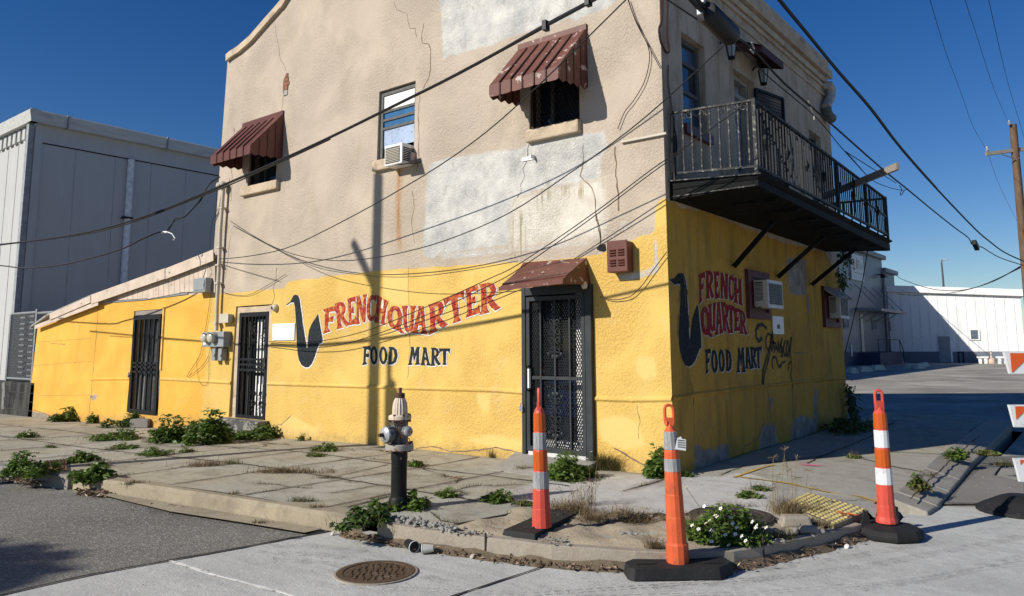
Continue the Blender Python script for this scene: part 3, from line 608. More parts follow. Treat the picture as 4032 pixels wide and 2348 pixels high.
mb=MB(); mb.bx(a-.05,b+.08,-.22,.05,-.4,c-.004); mb.build('doorstep',mat('old_step',(0.3,0.28,0.25),0.95,bs=25,bst=0.8,c2=(0.08,0.08,0.08),c2lo=.45,c2hi=.55,c2s=6),gd)
# ------------------------------------------------------------------ painted signs
def smooth_loop(P,it=1):
    for _ in range(it):
        R=[]
        for i in range(len(P)):
            a=np.array(P[i]);b=np.array(P[(i+1)%len(P)]); R+= [a*.8+b*.2,a*.2+b*.8]
        P=R
    return [tuple(p) for p in P]
OV=[(0.5+0.5*math.cos(t),0.5+0.5*math.sin(t)) for t in np.linspace(0,2*math.pi,18,endpoint=False)]
OH=[(0.5+0.20*math.cos(t),0.5+0.33*math.sin(t)) for t in np.linspace(0,2*math.pi,14,endpoint=False)]
GL={'F':[[(0.0,0.98),(0.2,1.0),(0.95,1.0),(1.0,0.70),(0.88,0.80),(0.45,0.83),(0.43,0.60),(0.80,0.63),(0.76,0.40),(0.42,0.44),(0.42,0.2),(0.62,0.05),(0.0,0.0),(0.16,0.15),(0.17,0.85)]],
'R':[[(0,1),(0.55,1),(0.85,0.93),(0.94,0.74),(0.84,0.56),(0.64,0.47),(0.8,0.26),(1.02,0.06),(0.74,0.0),(0.56,0.14),(0.38,0.42),(0.38,0.15),(0.48,0.0),(0.0,0.0),(0.1,0.15),(0.1,0.85)],[(0.38,0.86),(0.58,0.83),(0.64,0.70),(0.54,0.58),(0.38,0.56)]],
'E':[[(0.05,1),(0.95,1),(0.92,0.70),(0.80,0.83),(0.44,0.84),(0.44,0.6),(0.72,0.65),(0.72,0.39),(0.44,0.44),(0.44,0.17),(0.8,0.19),(0.95,0.32),(1,0),(0,0),(0.12,0.14),(0.12,0.86)]],
'N':[[(0,1),(0.34,1),(0.68,0.48),(0.68,0.85),(0.6,1),(1,1),(0.93,0.85),(0.95,0),(0.68,0.0),(0.29,0.58),(0.29,0.15),(0.4,0),(0,0),(0.06,0.15),(0.06,0.85)]],
'C':[[(0.95,0.70),(0.97,1.0),(0.75,0.96),(0.5,1),(0.2,0.9),(0.02,0.6),(0.04,0.3),(0.22,0.07),(0.5,0),(0.8,0.06),(1,0.3),(0.85,0.28),(0.65,0.19),(0.5,0.18),(0.4,0.26),(0.35,0.5),(0.39,0.75),(0.5,0.82),(0.7,0.8)]],
'H':[[(0,1),(0.44,1),(0.36,0.85),(0.36,0.6),(0.64,0.6),(0.64,0.85),(0.56,1),(1,1),(0.92,0.85),(0.92,0.15),(1.02,0),(0.56,0),(0.64,0.15),(0.64,0.42),(0.36,0.42),(0.36,0.15),(0.44,0),(-.02,0),(0.06,0.15),(0.06,0.85)]],
'Q':[[(0.5,1),(0.8,0.92),(0.98,0.62),(0.95,0.35),(0.82,0.17),(1.08,0.0),(0.84,-0.03),(0.6,0.07),(0.42,0.06),(0.18,0.15),(0.02,0.45),(0.04,0.75),(0.22,0.94)],[(0.5,0.83),(0.64,0.75),(0.69,0.55),(0.65,0.35),(0.5,0.23),(0.37,0.3),(0.31,0.55),(0.36,0.76)]],
'U':[[(0,1),(0.44,1),(0.36,0.85),(0.36,0.35),(0.42,0.2),(0.55,0.19),(0.64,0.3),(0.64,0.85),(0.56,1),(1,1),(0.92,0.85),(0.92,0.15),(1,0),(0.68,0.02),(0.64,0.1),(0.45,0),(0.2,0.08),(0.06,0.3),(0.06,0.85)]],
'A':[[(0.33,1),(0.72,1),(0.9,0.2),(1.05,0),(0.58,0),(0.67,0.15),(0.63,0.3),(0.41,0.3),(0.37,0.15),(0.46,0),(-0.02,0),(0.12,0.15),(0.38,0.85)],[(0.44,0.45),(0.61,0.45),(0.53,0.8)]],
'T':[[(0,1),(1,1),(0.98,0.66),(0.86,0.81),(0.66,0.84),(0.66,0.15),(0.78,0),(0.22,0),(0.34,0.15),(0.34,0.84),(0.14,0.81),(0.0,0.68)]],
'O':[OV,OH],
'D':[[(0,1),(0.5,1),(0.85,0.86),(1,0.5),(0.85,0.14),(0.5,0),(0,0),(0.12,0.15),(0.12,0.85)],[(0.40,0.84),(0.56,0.8),(0.69,0.5),(0.56,0.2),(0.40,0.16)]],
'M':[[(0.05,1),(0.36,1),(0.5,0.62),(0.66,1),(0.98,1),(0.91,0.85),(0.95,0.15),(1.04,0),(0.6,0),(0.7,0.15),(0.68,0.6),(0.52,0.2),(0.33,0.6),(0.29,0.15),(0.4,0.0),(-.02,0),(0.08,.12),(0.12,0.85)]]}
def warp(quad,u,v):
    (a,b,c,d)=[np.array(p,float) for p in quad]; return (d*(1-u)+c*u)*(1-v)+(a*(1-u)+b*u)*v
def grow(P,r):   # push an outline outward (pixel space)
    P=[np.array(p,float) for p in P]; n=len(P); A=sum(P[i][0]*P[(i+1)%n][1]-P[(i+1)%n][0]*P[i][1] for i in range(n)); s=1 if A>0 else -1; R=[]
    for i in range(n):
        e1=P[i]-P[i-1]; e2=P[(i+1)%n]-P[i]; e1/=max(np.hypot(*e1),1e-6); e2/=max(np.hypot(*e2),1e-6)
        m=np.array([e1[1]+e2[1],-e1[0]-e2[0]])*s; L=np.hypot(*m); 
        R.append(P[i]+(m/max(L,0.6))*r*min(1.5,2/max(L,0.9)))
    return R
def glyph_loops(ch,quad):
    out=[]
    for l in GL[ch]:
        if ch in 'OQC': l=smooth_loop(l)
        out.append([warp(quad,u,v) for u,v in l])
    return out
def paint_mat(name,a,b,lo=0.45,hi=0.62):
    n=NT(name); f=n.noise(16,6,0.75); col=n.mix(n.ramp(f,lo,hi),a,b); col=n.mix(n.ramp(n.noise(22,6,.75),.63,.70,0,.55),col,(.5,.36,.12)); fine=n.noise(38,4,0.6); med=n.noise(24,5,0.6,dist=0.5)
    h=n.math('ADD',n.ramp(med,0.35,0.65),n.math('MULTIPLY',fine,0.5)); return n.done(col,0.85,0,n.bump(h,0.7,0.017),0.15)
M['pt_red']=paint_mat('sign_red',(0.33,0.028,0.03),(0.58,0.19,0.05),.46,.6); M['pt_red2']=paint_mat('sign_red_flat',(0.26,0.02,0.03),(0.30,0.035,0.03))
M['pt_black']=paint_mat('sign_black',(0.022,0.028,0.032),(0.035,0.042,0.046)); M['pt_white']=paint_mat('sign_white',(0.78,0.76,0.70),(0.70,0.64,0.52)); M['pt_grey']=paint_mat('sign_white_dull',(0.55,0.54,0.52),(0.48,0.46,0.42))
def paint(reg,words,sax,halo,shift,plane,mats,layers):
    to=(lambda p,off:onY(*q(reg,*p),-off)) if plane=='A' else (lambda p,off:onX(*q(reg,*p),off))
    root=None
    def emit(name,loops_list,off,mt,parent):
        mb=MB(); k=0
        for loops in loops_list:
            o2=off+0.00025*(k%8); k+=1
            mb.flat([[to(p,o2) for p in l] for l in loops])
        return mb.build(name,mt,parent)
    H=[[grow(sax,halo)]]; H[0][0]=[p+np.array(shift) for p in H[0][0]]
    sg=emit('painted_sign',[[sax]],0.006,mats['s'],bld)
    emit('halo',H,0.003,mats['w'],sg)
    words=[w for t3 in words for w in ([(t3[0][:4],t3[1],t3[2][:4]),(t3[0][4:],t3[1],t3[2][4:])] if t3[0]=='FOODMART' else [t3])]
    for wd,col,quads in words:
        L=[glyph_loops(c,qd) for c,qd in zip(wd,quads)]
        emit('lettering',L,0.0075,mats[col],sg)
        emit('halo',[[ [p+np.array(shift) for p in grow(l[0],halo)] ]+[[p+np.array(shift)*.6 for p in grow(h,-halo*.3)] for h in l[1:]] for l in L],0.0035,mats['w'],sg)
    return sg
saxA=[(228,372),(262,345),(285,300),(300,295),(318,300),(330,330),(338,390),(345,430),(352,500),(362,560),(372,620),(380,685),(388,680),(390,600),(398,550),(420,500),(450,455),(463,432),(470,470),(482,540),(495,610),(495,640),(470,650),(455,690),(440,740),(420,790),(395,818),(370,820),(345,805),(325,770),(315,720),(308,640),(305,540),(300,450),(296,390),(288,350),(265,352),(240,370)]
wA=[('FRENCH','r',[((495,402),(600,372),(590,562),(495,580)),((580,362),(658,335),(692,520),(596,546)),((668,325),(737,306),(740,505),(680,517)),((737,305),(817,290),(808,490),(735,513)),((813,298),(890,293),(882,490),(808,490)),((888,298),(970,343),(945,515),(866,492))]),
('QUARTER','r',[((962,378),(1072,368),(1078,572),(958,547)),((1065,375),(1172,375),(1152,572),(1080,572)),((1150,378),(1255,375),(1250,582),(1135,572)),((1255,370),(1372,328),(1402,520),(1260,588)),((1365,325),(1517,266),(1522,472),(1413,512)),((1520,262),(1622,222),(1634,425),(1528,462)),((1625,222),(1748,196),(1782,400),(1628,442))]),
('FOODMART','k',[((785,668),(844,668),(842,803),(778,805)),((838,668),(893,668),(893,802),(840,802)),((903,668),(962,668),(962,800),(905,800)),((970,672),(1040,672),(1036,798),(963,800)),((1128,672),(1200,672),(1195,800),(1110,804)),((1198,675),(1260,675),(1275,808),(1202,802)),((1278,678),(1337,678),(1350,805),(1273,810)),((1335,683),(1418,683),(1402,802),(1350,802))])]
paint('a4',wA,saxA,4.5,(4,5),'A',{'s':M['pt_black'],'w':M['pt_white'],'r':M['pt_red'],'k':M['pt_black']},None)
mb=MB(); NR=[(338,390),(345,430),(352,500),(362,560),(372,620)]
for k in range(13):
    f=k/12*(len(NR)-1); i=min(int(f),len(NR)-2); g=f-i; x=NR[i][0]*(1-g)+NR[i+1][0]*g; y=NR[i][1]*(1-g)+NR[i+1][1]*g
    mb.flat([[onY(*q('a4',x+dx,y+dy),-.0052) for dx,dy in ((-1,-5),(8,-4),(10,1),(7,4),(-1,5))]])
mb.build('key_dabs',M['pt_white'],bld)
mb=MB()
for pts in ([(320,360),(312,362),(308,470),(316,472)],[(308,590),(300,592),(293,805),(304,808)],[(376,345),(386,348),(388,395)],[(390,590),(400,592),(404,710),(396,712)],[(358,330),(366,520)],[(350,190),(356,300)]):
    mb.ribbon([onX(*q('b7',*p),.0082) for p in pts],.012,(1,0,0))
mb.build('key_lines',M['pt_grey'] if False else M['crack'],bld)
saxB=[(212,250),(262,235),(290,195),(325,183),(350,195),(362,230),(372,290),(380,360),(388,500),(395,640),(400,760),(406,835),(415,800),(420,720),(435,620),(460,540),(485,488),(495,560),(505,680),(515,780),(520,905),(500,920),(485,960),(460,1030),(430,1070),(400,1088),(365,1075),(335,1020),(315,940),(305,860),(303,760),(310,600),(318,450),(320,330),(315,290),(290,290),(262,300),(235,275)]
wB=[('FRENCH','r',[((490,203),(557,172),(550,440),(498,490)),((560,167),(636,160),(642,430),(566,432)),((636,170),(697,170),(697,420),(652,438)),((703,180),(780,195),(777,440),(706,430)),((778,200),(834,207),(840,457),(780,450)),((832,230),(908,247),(918,502),(836,470))]),
('QUARTER','r',[((512,520),(592,495),(628,797),(518,812)),((588,490),(662,470),(658,742),(604,765)),((655,468),(712,462),(728,762),(653,787)),((705,463),(777,470),(803,782),(730,737)),((772,490),(842,505),(838,767),(786,760)),((836,518),(898,535),(893,742),(838,747)),((893,540),(942,560),(968,787),(890,767))]),
('FOODMART','k',[((552,925),(614,915),(604,1130),(563,1166)),((612,925),(673,925),(682,1150),(620,1150)),((683,920),(740,920),(750,1140),(690,1140)),((750,922),(810,925),(815,1135),(760,1132)),((868,906),(932,903),(946,1140),(860,1144)),((930,903),(990,900),(1008,1112),(943,1102)),((990,898),(1042,895),(1060,1105),(998,1102)),((1033,905),(1102,893),(1092,1103),(1054,1106))])]
paint('b7',wB,saxB,4,(3,5),'B',{'s':M['pt_black'],'w':M['pt_grey'],'r':M['pt_red2'],'k':M['pt_black']},None)
# spray tag
mb=MB(); tagm=mat('spray_black',(0.035,0.033,0.03),0.8)
for r,pts,w in (('b7',[(1150,720),(1110,680),(1070,690),(1045,740),(1050,810),(1075,845),(1100,820),(1105,805)],.035),('b7',[(1190,780),(1160,770),(1140,830),(1145,900),(1165,930),(1185,880),(1195,770),(1185,900),(1150,1000),(1115,1120),(1105,1270)],.022),('b7',[(1185,940),(1160,1050),(1130,1150),(1118,1260)],.02),
 ('b7',[(1205,740),(1210,860),(1195,940)],.03),('b7',[(1180,850),(1240,860)],.02),('b7',[(1215,830),(1225,950),(1240,870),(1255,950),(1262,830),(1270,960),(1285,840),(1290,960)],.02),('b7',[(1300,810),(1285,880),(1305,920),(1300,990),(1285,980)],.022),('b7',[(1330,830),(1312,900),(1320,990),(1340,960)],.022),('b7',[(1352,830),(1338,900),(1345,995),(1360,960),(1358,830)],.02),('b7',[(1388,800),(1372,900),(1365,1000)],.024),('b7',[(1388,800),(1380,950),(1390,1100),(1382,1180),(1400,1250),(1402,1290)],.014),
 ('b7',[(1210,1110),(1200,1040),(1215,990),(1240,1000),(1255,1060),(1275,1095),(1300,1050),(1330,1035)],.022),('b7',[(1355,1130),(1365,1060),(1385,1035)],.014)):
    P=[onX(*q(r,*p),0.009) for p in pts]; R=[]
    for i in range(len(P)-1):
        for t in (0,.33,.66): R.append(P[i]*(1-t)+P[i+1]*t)
    R.append(P[-1]); mb.ribbon(R,[w*1.5*random.uniform(.75,1.2) for _ in R],(1,0,0))
mb.build('graffiti',tagm,bld)
# ------------------------------------------------------------------ low annex on the left
ax0=-17.7
ytop=A_('a2',[(265,682),(500,585),(760,487),(1160,445),(1660,398)])
D3=None
u,z=rect('a2',((1033,540),(1262,520),(985,1330),(1222,1330))); D3=((u[0]+u[2])/2,(u[1]+u[3])/2,(z[2]+z[3])/2,(z[0]+z[1])/2)
pt=[onY(*q('a2',*p)) for p in ((265,655),(390,565),(720,420),(1280,225),(1655,90))]
RX=[p[0] for p in pt]; RZ=[p[2] for p in pt]
def topN(x): return interp(x,RX,RZ)-0.05
ann=thing('lean_to','low yellow lean-to shed with sloped roof left of the corner store','shed',(-13.5,0,-0.2))
yelN=[(ax0-.3,ytop[0][1])]+[(x,z) for x,z in ytop]+[(LX+1,ytop[-1][1]),(LX+1,-1),(ax0-.3,-1)]
crN=[(A_('a2',[(760,487),(745,700),(735,800),(720,1000),(705,1150),(690,1290),(685,1390)]),.016),(A_('a2',[(255,1300),(350,1330),(450,1370)]),.02),(A_('a2',[(390,790),(500,795)]),.012),(A_('a2',[(270,780),(700,750)]),.006),(A_('a2',[(250,960),(700,925)]),.006),(A_('a2',[(300,1190),(690,1185)]),.006)]
footN=[A_('a2',[(235,1310),(330,1325),(480,1390),(480,1500),(200,1500)]),A_('a2',[(690,1185),(755,1190),(760,1225),(700,1220)])]
wall_grid('front_wall',[M['stuccoN'],M['crack']],ax0,LX,-0.6,topN,[D3],0.08,to3A,(0,1,0),0.2,{'sy':[yelN],'sd':footN,'sb':[[(-19,-1),(-9,-1),(-9,.12),(-12,.05),(-15,-.15),(-19,-.2)]]},ann,ledges=[(A_('a2',[(700,1065),(1000,1062)]),.06,.02)],cracks=crN,nrm=(0,1,0))
mb=MB(); mb.add([(ax0,0,-.6),(ax0,8,-.6),(ax0,8,RZ[0]),(ax0,0,RZ[0])],[(0,1,2,3)]); mb.add([(ax0,8,-.6),(LX,8,-.6),(LX,8,RZ[-1]),(ax0,8,RZ[0])],[(0,1,2,3)]); mb.build('rear_walls',M['coping'],ann)
mb=MB()
for a,b in zip(pt[:-1],pt[1:]): mb.hexa([(a[0],-.10,a[2]-.05),(b[0],-.10,b[2]-.05),(b[0],8,b[2]-.05),(a[0],8,a[2]-.05)],[(a[0],-.10,a[2]+.0),(b[0],-.10,b[2]+.0),(b[0],8,b[2]+.0),(a[0],8,a[2]+.0)])
mb.build('roof',mat('tin_roof',(0.35,0.34,0.33),0.5,metal=0.4,c2=(0.25,0.14,0.08)),ann)
M['trim']=mat('pink_trim',(0.56,0.46,0.37),0.7,var=0.15,vs=4,c2=(0.25,0.2,0.15),c2lo=.62,c2hi=.68,c2s=9)
mb=MB()
def bb(p,r,w,y,h=.02): mb.bar((p[0],y,p[2]),(r[0],y,r[2]),h,w,up=(0,0,1))
P=[onY(*q('a2',*p),-.11) for p in ((270,665),(760,478))]; bb(P[0],P[1],.10,-.115)
P=[onY(*q('a2',*p),-.11) for p in ((395,585),(710,448))]; bb(P[0],P[1],.16,-.14)
P=[onY(*q('a2',*p),-.11) for p in ((712,450),(1280,250))]; bb(P[0],P[1],.22,-.13)
P=[onY(*q('a2',*p),-.11) for p in ((1282,252),(1650,108))]; bb(P[0],P[1],.22,-.12)
mb.build('fascia_board',M['trim'],ann,bevel=.004)
# board cladding over the yellow wall
mb=MB(); seg=[(910,455),(1140,440),(1142,445),(1385,400),(1388,395),(1600,385),(1602,395),(1655,395)]
top=[(910,390),(1140,305),(1142,303),(1385,215),(1388,213),(1600,140),(1602,140),(1655,115)]
for k in range(0,8,2):
    poly=[onY(*q('a2',*p),-.035) for p in (seg[k],seg[k+1],top[k+1],top[k])]; mb.prism(poly,(0,.02,0))
    for j in range(1,6):
        t=j/6; a=np.array(poly[0])*(1-t)+np.array(poly[1])*t; b=np.array(poly[3])*(1-t)+np.array(poly[2])*t; mb.bar((a[0],-.036,a[2]),(b[0],-.036,b[2]),.012,.004,1,up=(0,1,0))
mb.build('cladding',[M['trim'],mat('trim_groove',(0.42,0.33,0.26),.8)],ann)
mb=MB(); mb.prism([onY(*q('a2',*p),-.02) for p in ((820,465),(1450,395),(1440,410),(1100,455),(830,475))],(0,.01,0)); mb.build('flashing',M['galv'],ann)
# barred door of the annex
a,b,c,dz=lean_o(D3); y=0.02
mb=MB(); mb.bx(a+.01,a+.05,y-.02,y+.05,c,dz); mb.bx(b-.05,b-.01,y-.02,y+.05,c,dz); mb.bx(a+.05,b-.05,y-.02,y+.05,dz-.1,dz-.01)
bd=mb.build('barred_door',M['wood'],ann)
mb=MB(); A0,B0=a+.055,b-.055; zt=dz-.11
for (x0,x1,z0,z1) in ((A0,A0+.08,c,zt),(B0-.08,B0,c,zt),(A0+.08,B0-.08,zt-.09,zt),(A0+.08,B0-.08,c,c+.08)): mb.bx(x0,x1,y-.05,y-.01,z0,z1)
for f in (.42,.47,.51): zz=c+(zt-c)*f; mb.bx(A0+.08,B0-.08,y-.045,y-.015,zz-.02,zz+.02)
for k in range(1,5): xx=A0+.08+(B0-A0-.16)*k/5; mb.bx(xx-.03,xx+.03,y-.045,y-.02,c+.08,zt-.09)
mb.build('gate',M['iron'],bd)
mb=MB(); n=40
for k in range(n):
    for (z0,z1) in ((c,zt),):
        x0=A0+.05+(B0-A0-.1)*k/n; x1=A0+.05+(B0-A0-.1)*(k+1)/n; w0=.035*math.sin(k*.9)+.02*math.sin(k*2.1); w1=.035*math.sin((k+1)*.9)+.02*math.sin((k+1)*2.1)
        mb.add([(x0,.12+w0,z0),(x1,.12+w1,z0),(x1+.12,.12+w1,z1),(x0+.12,.12+w0,z1)],[(0,1,2,3)])
mb.build('tarpaulin',mat('grey_tarp',(0.16,0.16,0.155),.6,vs=10),bd)
mb=MB(); mb.bx(A0-.05,A0-.01,y-.08,y-.05,c+.72,c+.78); mb.tube([(A0-.04,y-.065,c+.78),(A0-.04,y-.065,c+.83),(A0+.0,y-.065,c+.83),(A0+.0,y-.065,c+.78)],.008,6); mb.build('padlock',M['galv'],bd)
mb=MB(); mb.bx(b+.005,b+.05,-.03,.01,c+.9,dz+.03); mb.build('door_trim',mat('yellow_trim',YEL,.8),bd)
# ------------------------------------------------------------------ things fixed to the walls
def wallbox(name,label,cat,reg,tl,br,dep,mt,y=0.0,lid=.012,group=None):
    p=onY(*q(reg,*tl),y-dep); r=onY(*q(reg,*br),y-dep); t=thing(name,label,cat,((p[0]+r[0])/2,y,min(p[2],r[2])),group); x0,x1,z0,z1=min(p[0],r[0]),max(p[0],r[0]),min(p[2],r[2]),max(p[2],r[2])
    mb=MB(); mb.bx(x0,x1,y-dep,y-.004,z0,z1); mb.build('housing',mt,t,bevel=.01)
    return t,(x0,x1,z0,z1)
t,(x0,x1,z0,z1)=wallbox('louvered_box','brown metal wall box with louvers right of the brown door hood','utility box','b8',(1668,850),(1830,1090),.14,M['brown_clean'])
mb=MB(); mb.bx(x0-.012,x1+.012,-.165,-.141,z0+.0,z1+.012); mb.build('cover',M['brown_clean'],t,bevel=.012)
mb=MB()
for xx in (x0+(x1-x0)*.12,x0+(x1-x0)*.56):
    for zz in (z1-.10,z1-.13,z1-.16,z0+.14,z0+.11,z0+.08): mb.prism([(xx,-.166,zz-.008),(xx,-.166,zz+.010),(xx,-.185,zz-.004)],((x1-x0)*.32,0,0))
mb.build('louver',M['brown_clean'],t)
t,(x0,x1,z0,z1)=wallbox('electric_meter_box','grey double electric meter box with two glass dials on the yellow wall','meter box','a2',(1562,700),(1720,815),.16,M['grey_metal'])
for f in (.28,.58):
    mb=MB(); mb.lathe([(.10,0),(.105,.02),(.10,.03),(.095,.04)],(x0+(x1-x0)*f,-.16,(z0+z1)/2+.03),18,axis=(0,-1,0)); mt_=mb.build('meter',M['galv'],t,smooth=True)
    mb=MB(); mb.lathe([(.088,.04),(.088,.10),(.06,.125),(.01,.13)],(x0+(x1-x0)*f,-.16,(z0+z1)/2+.03),18,axis=(0,-1,0)); mb.build('glass_dome',glass('meter_glass',(.5,.48,.38),.15),mt_,smooth=True)
    mb=MB(); mb.bx(x0+(x1-x0)*(f+.12),x0+(x1-x0)*(f+.12)+.12,-.13,-.02,z0-.25,z0-.03); mb.tube([(x0+(x1-x0)*(f+.12)+.06,-.06,z0-.04),(x0+(x1-x0)*(f+.12)+.06,-.06,z0+.02)],.025,8); mb.tube([(x0+(x1-x0)*(f+.12)+.10,-.14,z0-.17),(x0+(x1-x0)*(f+.12)+.16,-.15,z0-.12)],.012,6); mb.build('disconnect_switch',M['grey_metal'],t,bevel=.01)
mb=MB(); mb.bx(x0+.03,x0+.08,-.168,-.161,z1-.16,z1-.06); mb.bx(x0+.05,x0+.14,-.168,-.161,z0+.04,z0+.09); mb.build('label_plate',M['white'],t)
t,(x0,x1,z0,z1)=wallbox('junction_box','small beige junction box beside the conduit above the meter box','junction box','a2',(1695,565),(1760,625),.1,M['offwhite'])
mb=MB(); mb.bx(x0-.01,x1+.01,-.115,-.101,z0-.01,z1+.01); mb.build('lid',M['offwhite'],t,bevel=.006)
t,(x0,x1,z0,z1)=wallbox('cable_box','grey plastic telephone box on the pink boards under the lean-to roof','utility box','a2',(1492,290),(1580,390),.14,M['grey_metal'],y=-.04)
mb=MB(); mb.bx(x0+.03,x1-.03,-.192,-.181,z0+.04,z1-.04); mb.bx(x1-.07,x1-.03,-.2,-.181,(z0+z1)/2-.04,(z0+z1)/2+.04); mb.build('lid',M['grey_metal'],t,bevel=.006)
t,(x0,x1,z0,z1)=wallbox('blank_sign','blank white rectangular board on the yellow wall left of the painted saxophone','board','a4',(133,506),(290,625),.02,M['white'])
mb=MB()
for xx in (x0+.04,x1-.04):
    for zz in (z0+.04,z1-.04): mb.lathe([(.012,0),(.008,.006)],(xx,-.02,zz),8,axis=(0,-1,0))
mb.build('screw',M['galv'],t)
# dome camera by the grille door
p=onY(*q('d4',502,168),0); t=thing('security_camera','small white dome security camera by the grille door corner','camera',p)
mb=MB(); mb.lathe([(.065,0),(.07,.02),(.06,.05),(.035,.075),(.005,.085)],(p[0],0,p[2]),16,axis=(0,-1,0)); mb.build('dome',M['offwhite'],t,smooth=True)
mb=MB(); mb.lathe([(.03,0),(.028,.03),(.01,.04)],(p[0]-.01,-.055,p[2]),12,axis=(-.3,-1,-.2)); mb.build('lens',M['black'],t)
# conduit mast
t=thing('conduit_mast','beige service conduit mast with curved weatherhead rising up the store edge','conduit',onY(*q('a2',1665,690),-.07))
path=[onY(*q('a2',*p),-.08) for p in ((1668,690),(1672,500),(1690,150))]+[onY(*p,-.09) for p in ((868,900),(880,740))]
mb=MB(); mb.tube(path,[.035]*5,10); mb.build('pipe',M['offwhite'],t,smooth=True)
mb=MB()
for f,(a,b) in ((.3,(0,1)),(.5,(1,2)),(.4,(2,3)),(.5,(3,4)),(.9,(1,2))):
    c=path[a]*(1-f)+path[b]*f; mb.bx(c[0]-.055,c[0]+.055,-.13,-.004,c[2]-.015,c[2]+.015)
mb.build('clamp',M['offwhite'],t)
h=path[-1]; mb=MB(); mb.lathe([(.04,-.02),(.075,.02),(.08,.07),(.06,.11),(.02,.13)],(h[0],h[1],h[2]),12,axis=(-.25,-.3,1)); mb.lathe([(.07,0),(.075,.05),(.05,.08)],(h[0]-.02,h[1]-.04,h[2]+.04),10,axis=(-1,-.5,-.2)); mb.build('weatherhead',M['offwhite'],t,smooth=True)
# unistrut bracket rail and small bracket
p,r=onY(*q('b3',1345,1165),-.05),onY(*q('b3',1700,1108),-.05)
mb=MB(); mb.bx(p[0],.05,-.04,-.004,(p[2]+r[2])/2-.014,(p[2]+r[2])/2+.014); o=mb.build('strut_rail',M['offwhite'],None,bevel=.004); tag(o,'cream metal strut rail wrapping the building corner below the right awning','bracket')
p=onY(*q('b3',585,1308),-.02); mb=MB(); mb.bx(p[0]-.11,p[0]+.10,-.012,-.003,p[2]-.025,p[2]+.025); mb.bx(p[0]+.09,p[0]+.10,-.09,-.012,p[2]-.025,p[2]+.025); o=mb.build('wall_bracket',M['white']); tag(o,'small white bolted wall bracket on the grey patch below the awning','bracket')
# air conditioner in the front window
t=thing('window_air_conditioner','white air conditioner sitting in the blue paned front window','air conditioner',(w2[0]+.5,0,w2[2]))
p,r=onY(*q('b4',1300,1070),-.25),onY(*q('b4',1425,1165),-.25); x0,x1,z0,z1=p[0],r[0],min(p[2],r[2])-.02,p[2]+.03
mb=MB(); mb.bx(x0,x1,-.22,.12,z0,z1); mb.build('housing',M['white'],t,bevel=.012)
mb=MB(); mb.bx(x0+.03,x1-.05,-.226,-.2205,z0+.03,z1-.04); g_=mb.build('grille',M['frame_dark'],t)
mb=MB()
for k in range(9): zz=z0+.04+(z1-z0-.1)*k/9; mb.bx(x0+.03,x1-.05,-.238,-.227,zz,zz+.010)
mb.build('slat',M['offwhite'],g_)
mb=MB()
for k in range(8): zz=z0+.05+(z1-z0-.1)*k/8; mb.bx(x1+.001,x1+.006,-.2,.05,zz,zz+.015)
mb.build('vent',M['black'],t)
p=onY(*q('b4',1470,1165),-.14); mb=MB(); mb.hexa([(p[0]-.14,-.24,p[2]-.06),(p[0]+.14,-.24,p[2]-.06),(p[0]+.16,.0,p[2]-.02),(p[0]-.12,.0,p[2]-.02)],[(p[0]-.14,-.24,p[2]-.04),(p[0]+.14,-.24,p[2]-.04),(p[0]+.16,.0,p[2]+.05),(p[0]-.12,.0,p[2]+.05)]); mb.build('drip_tray',M['frame_dark'],t)
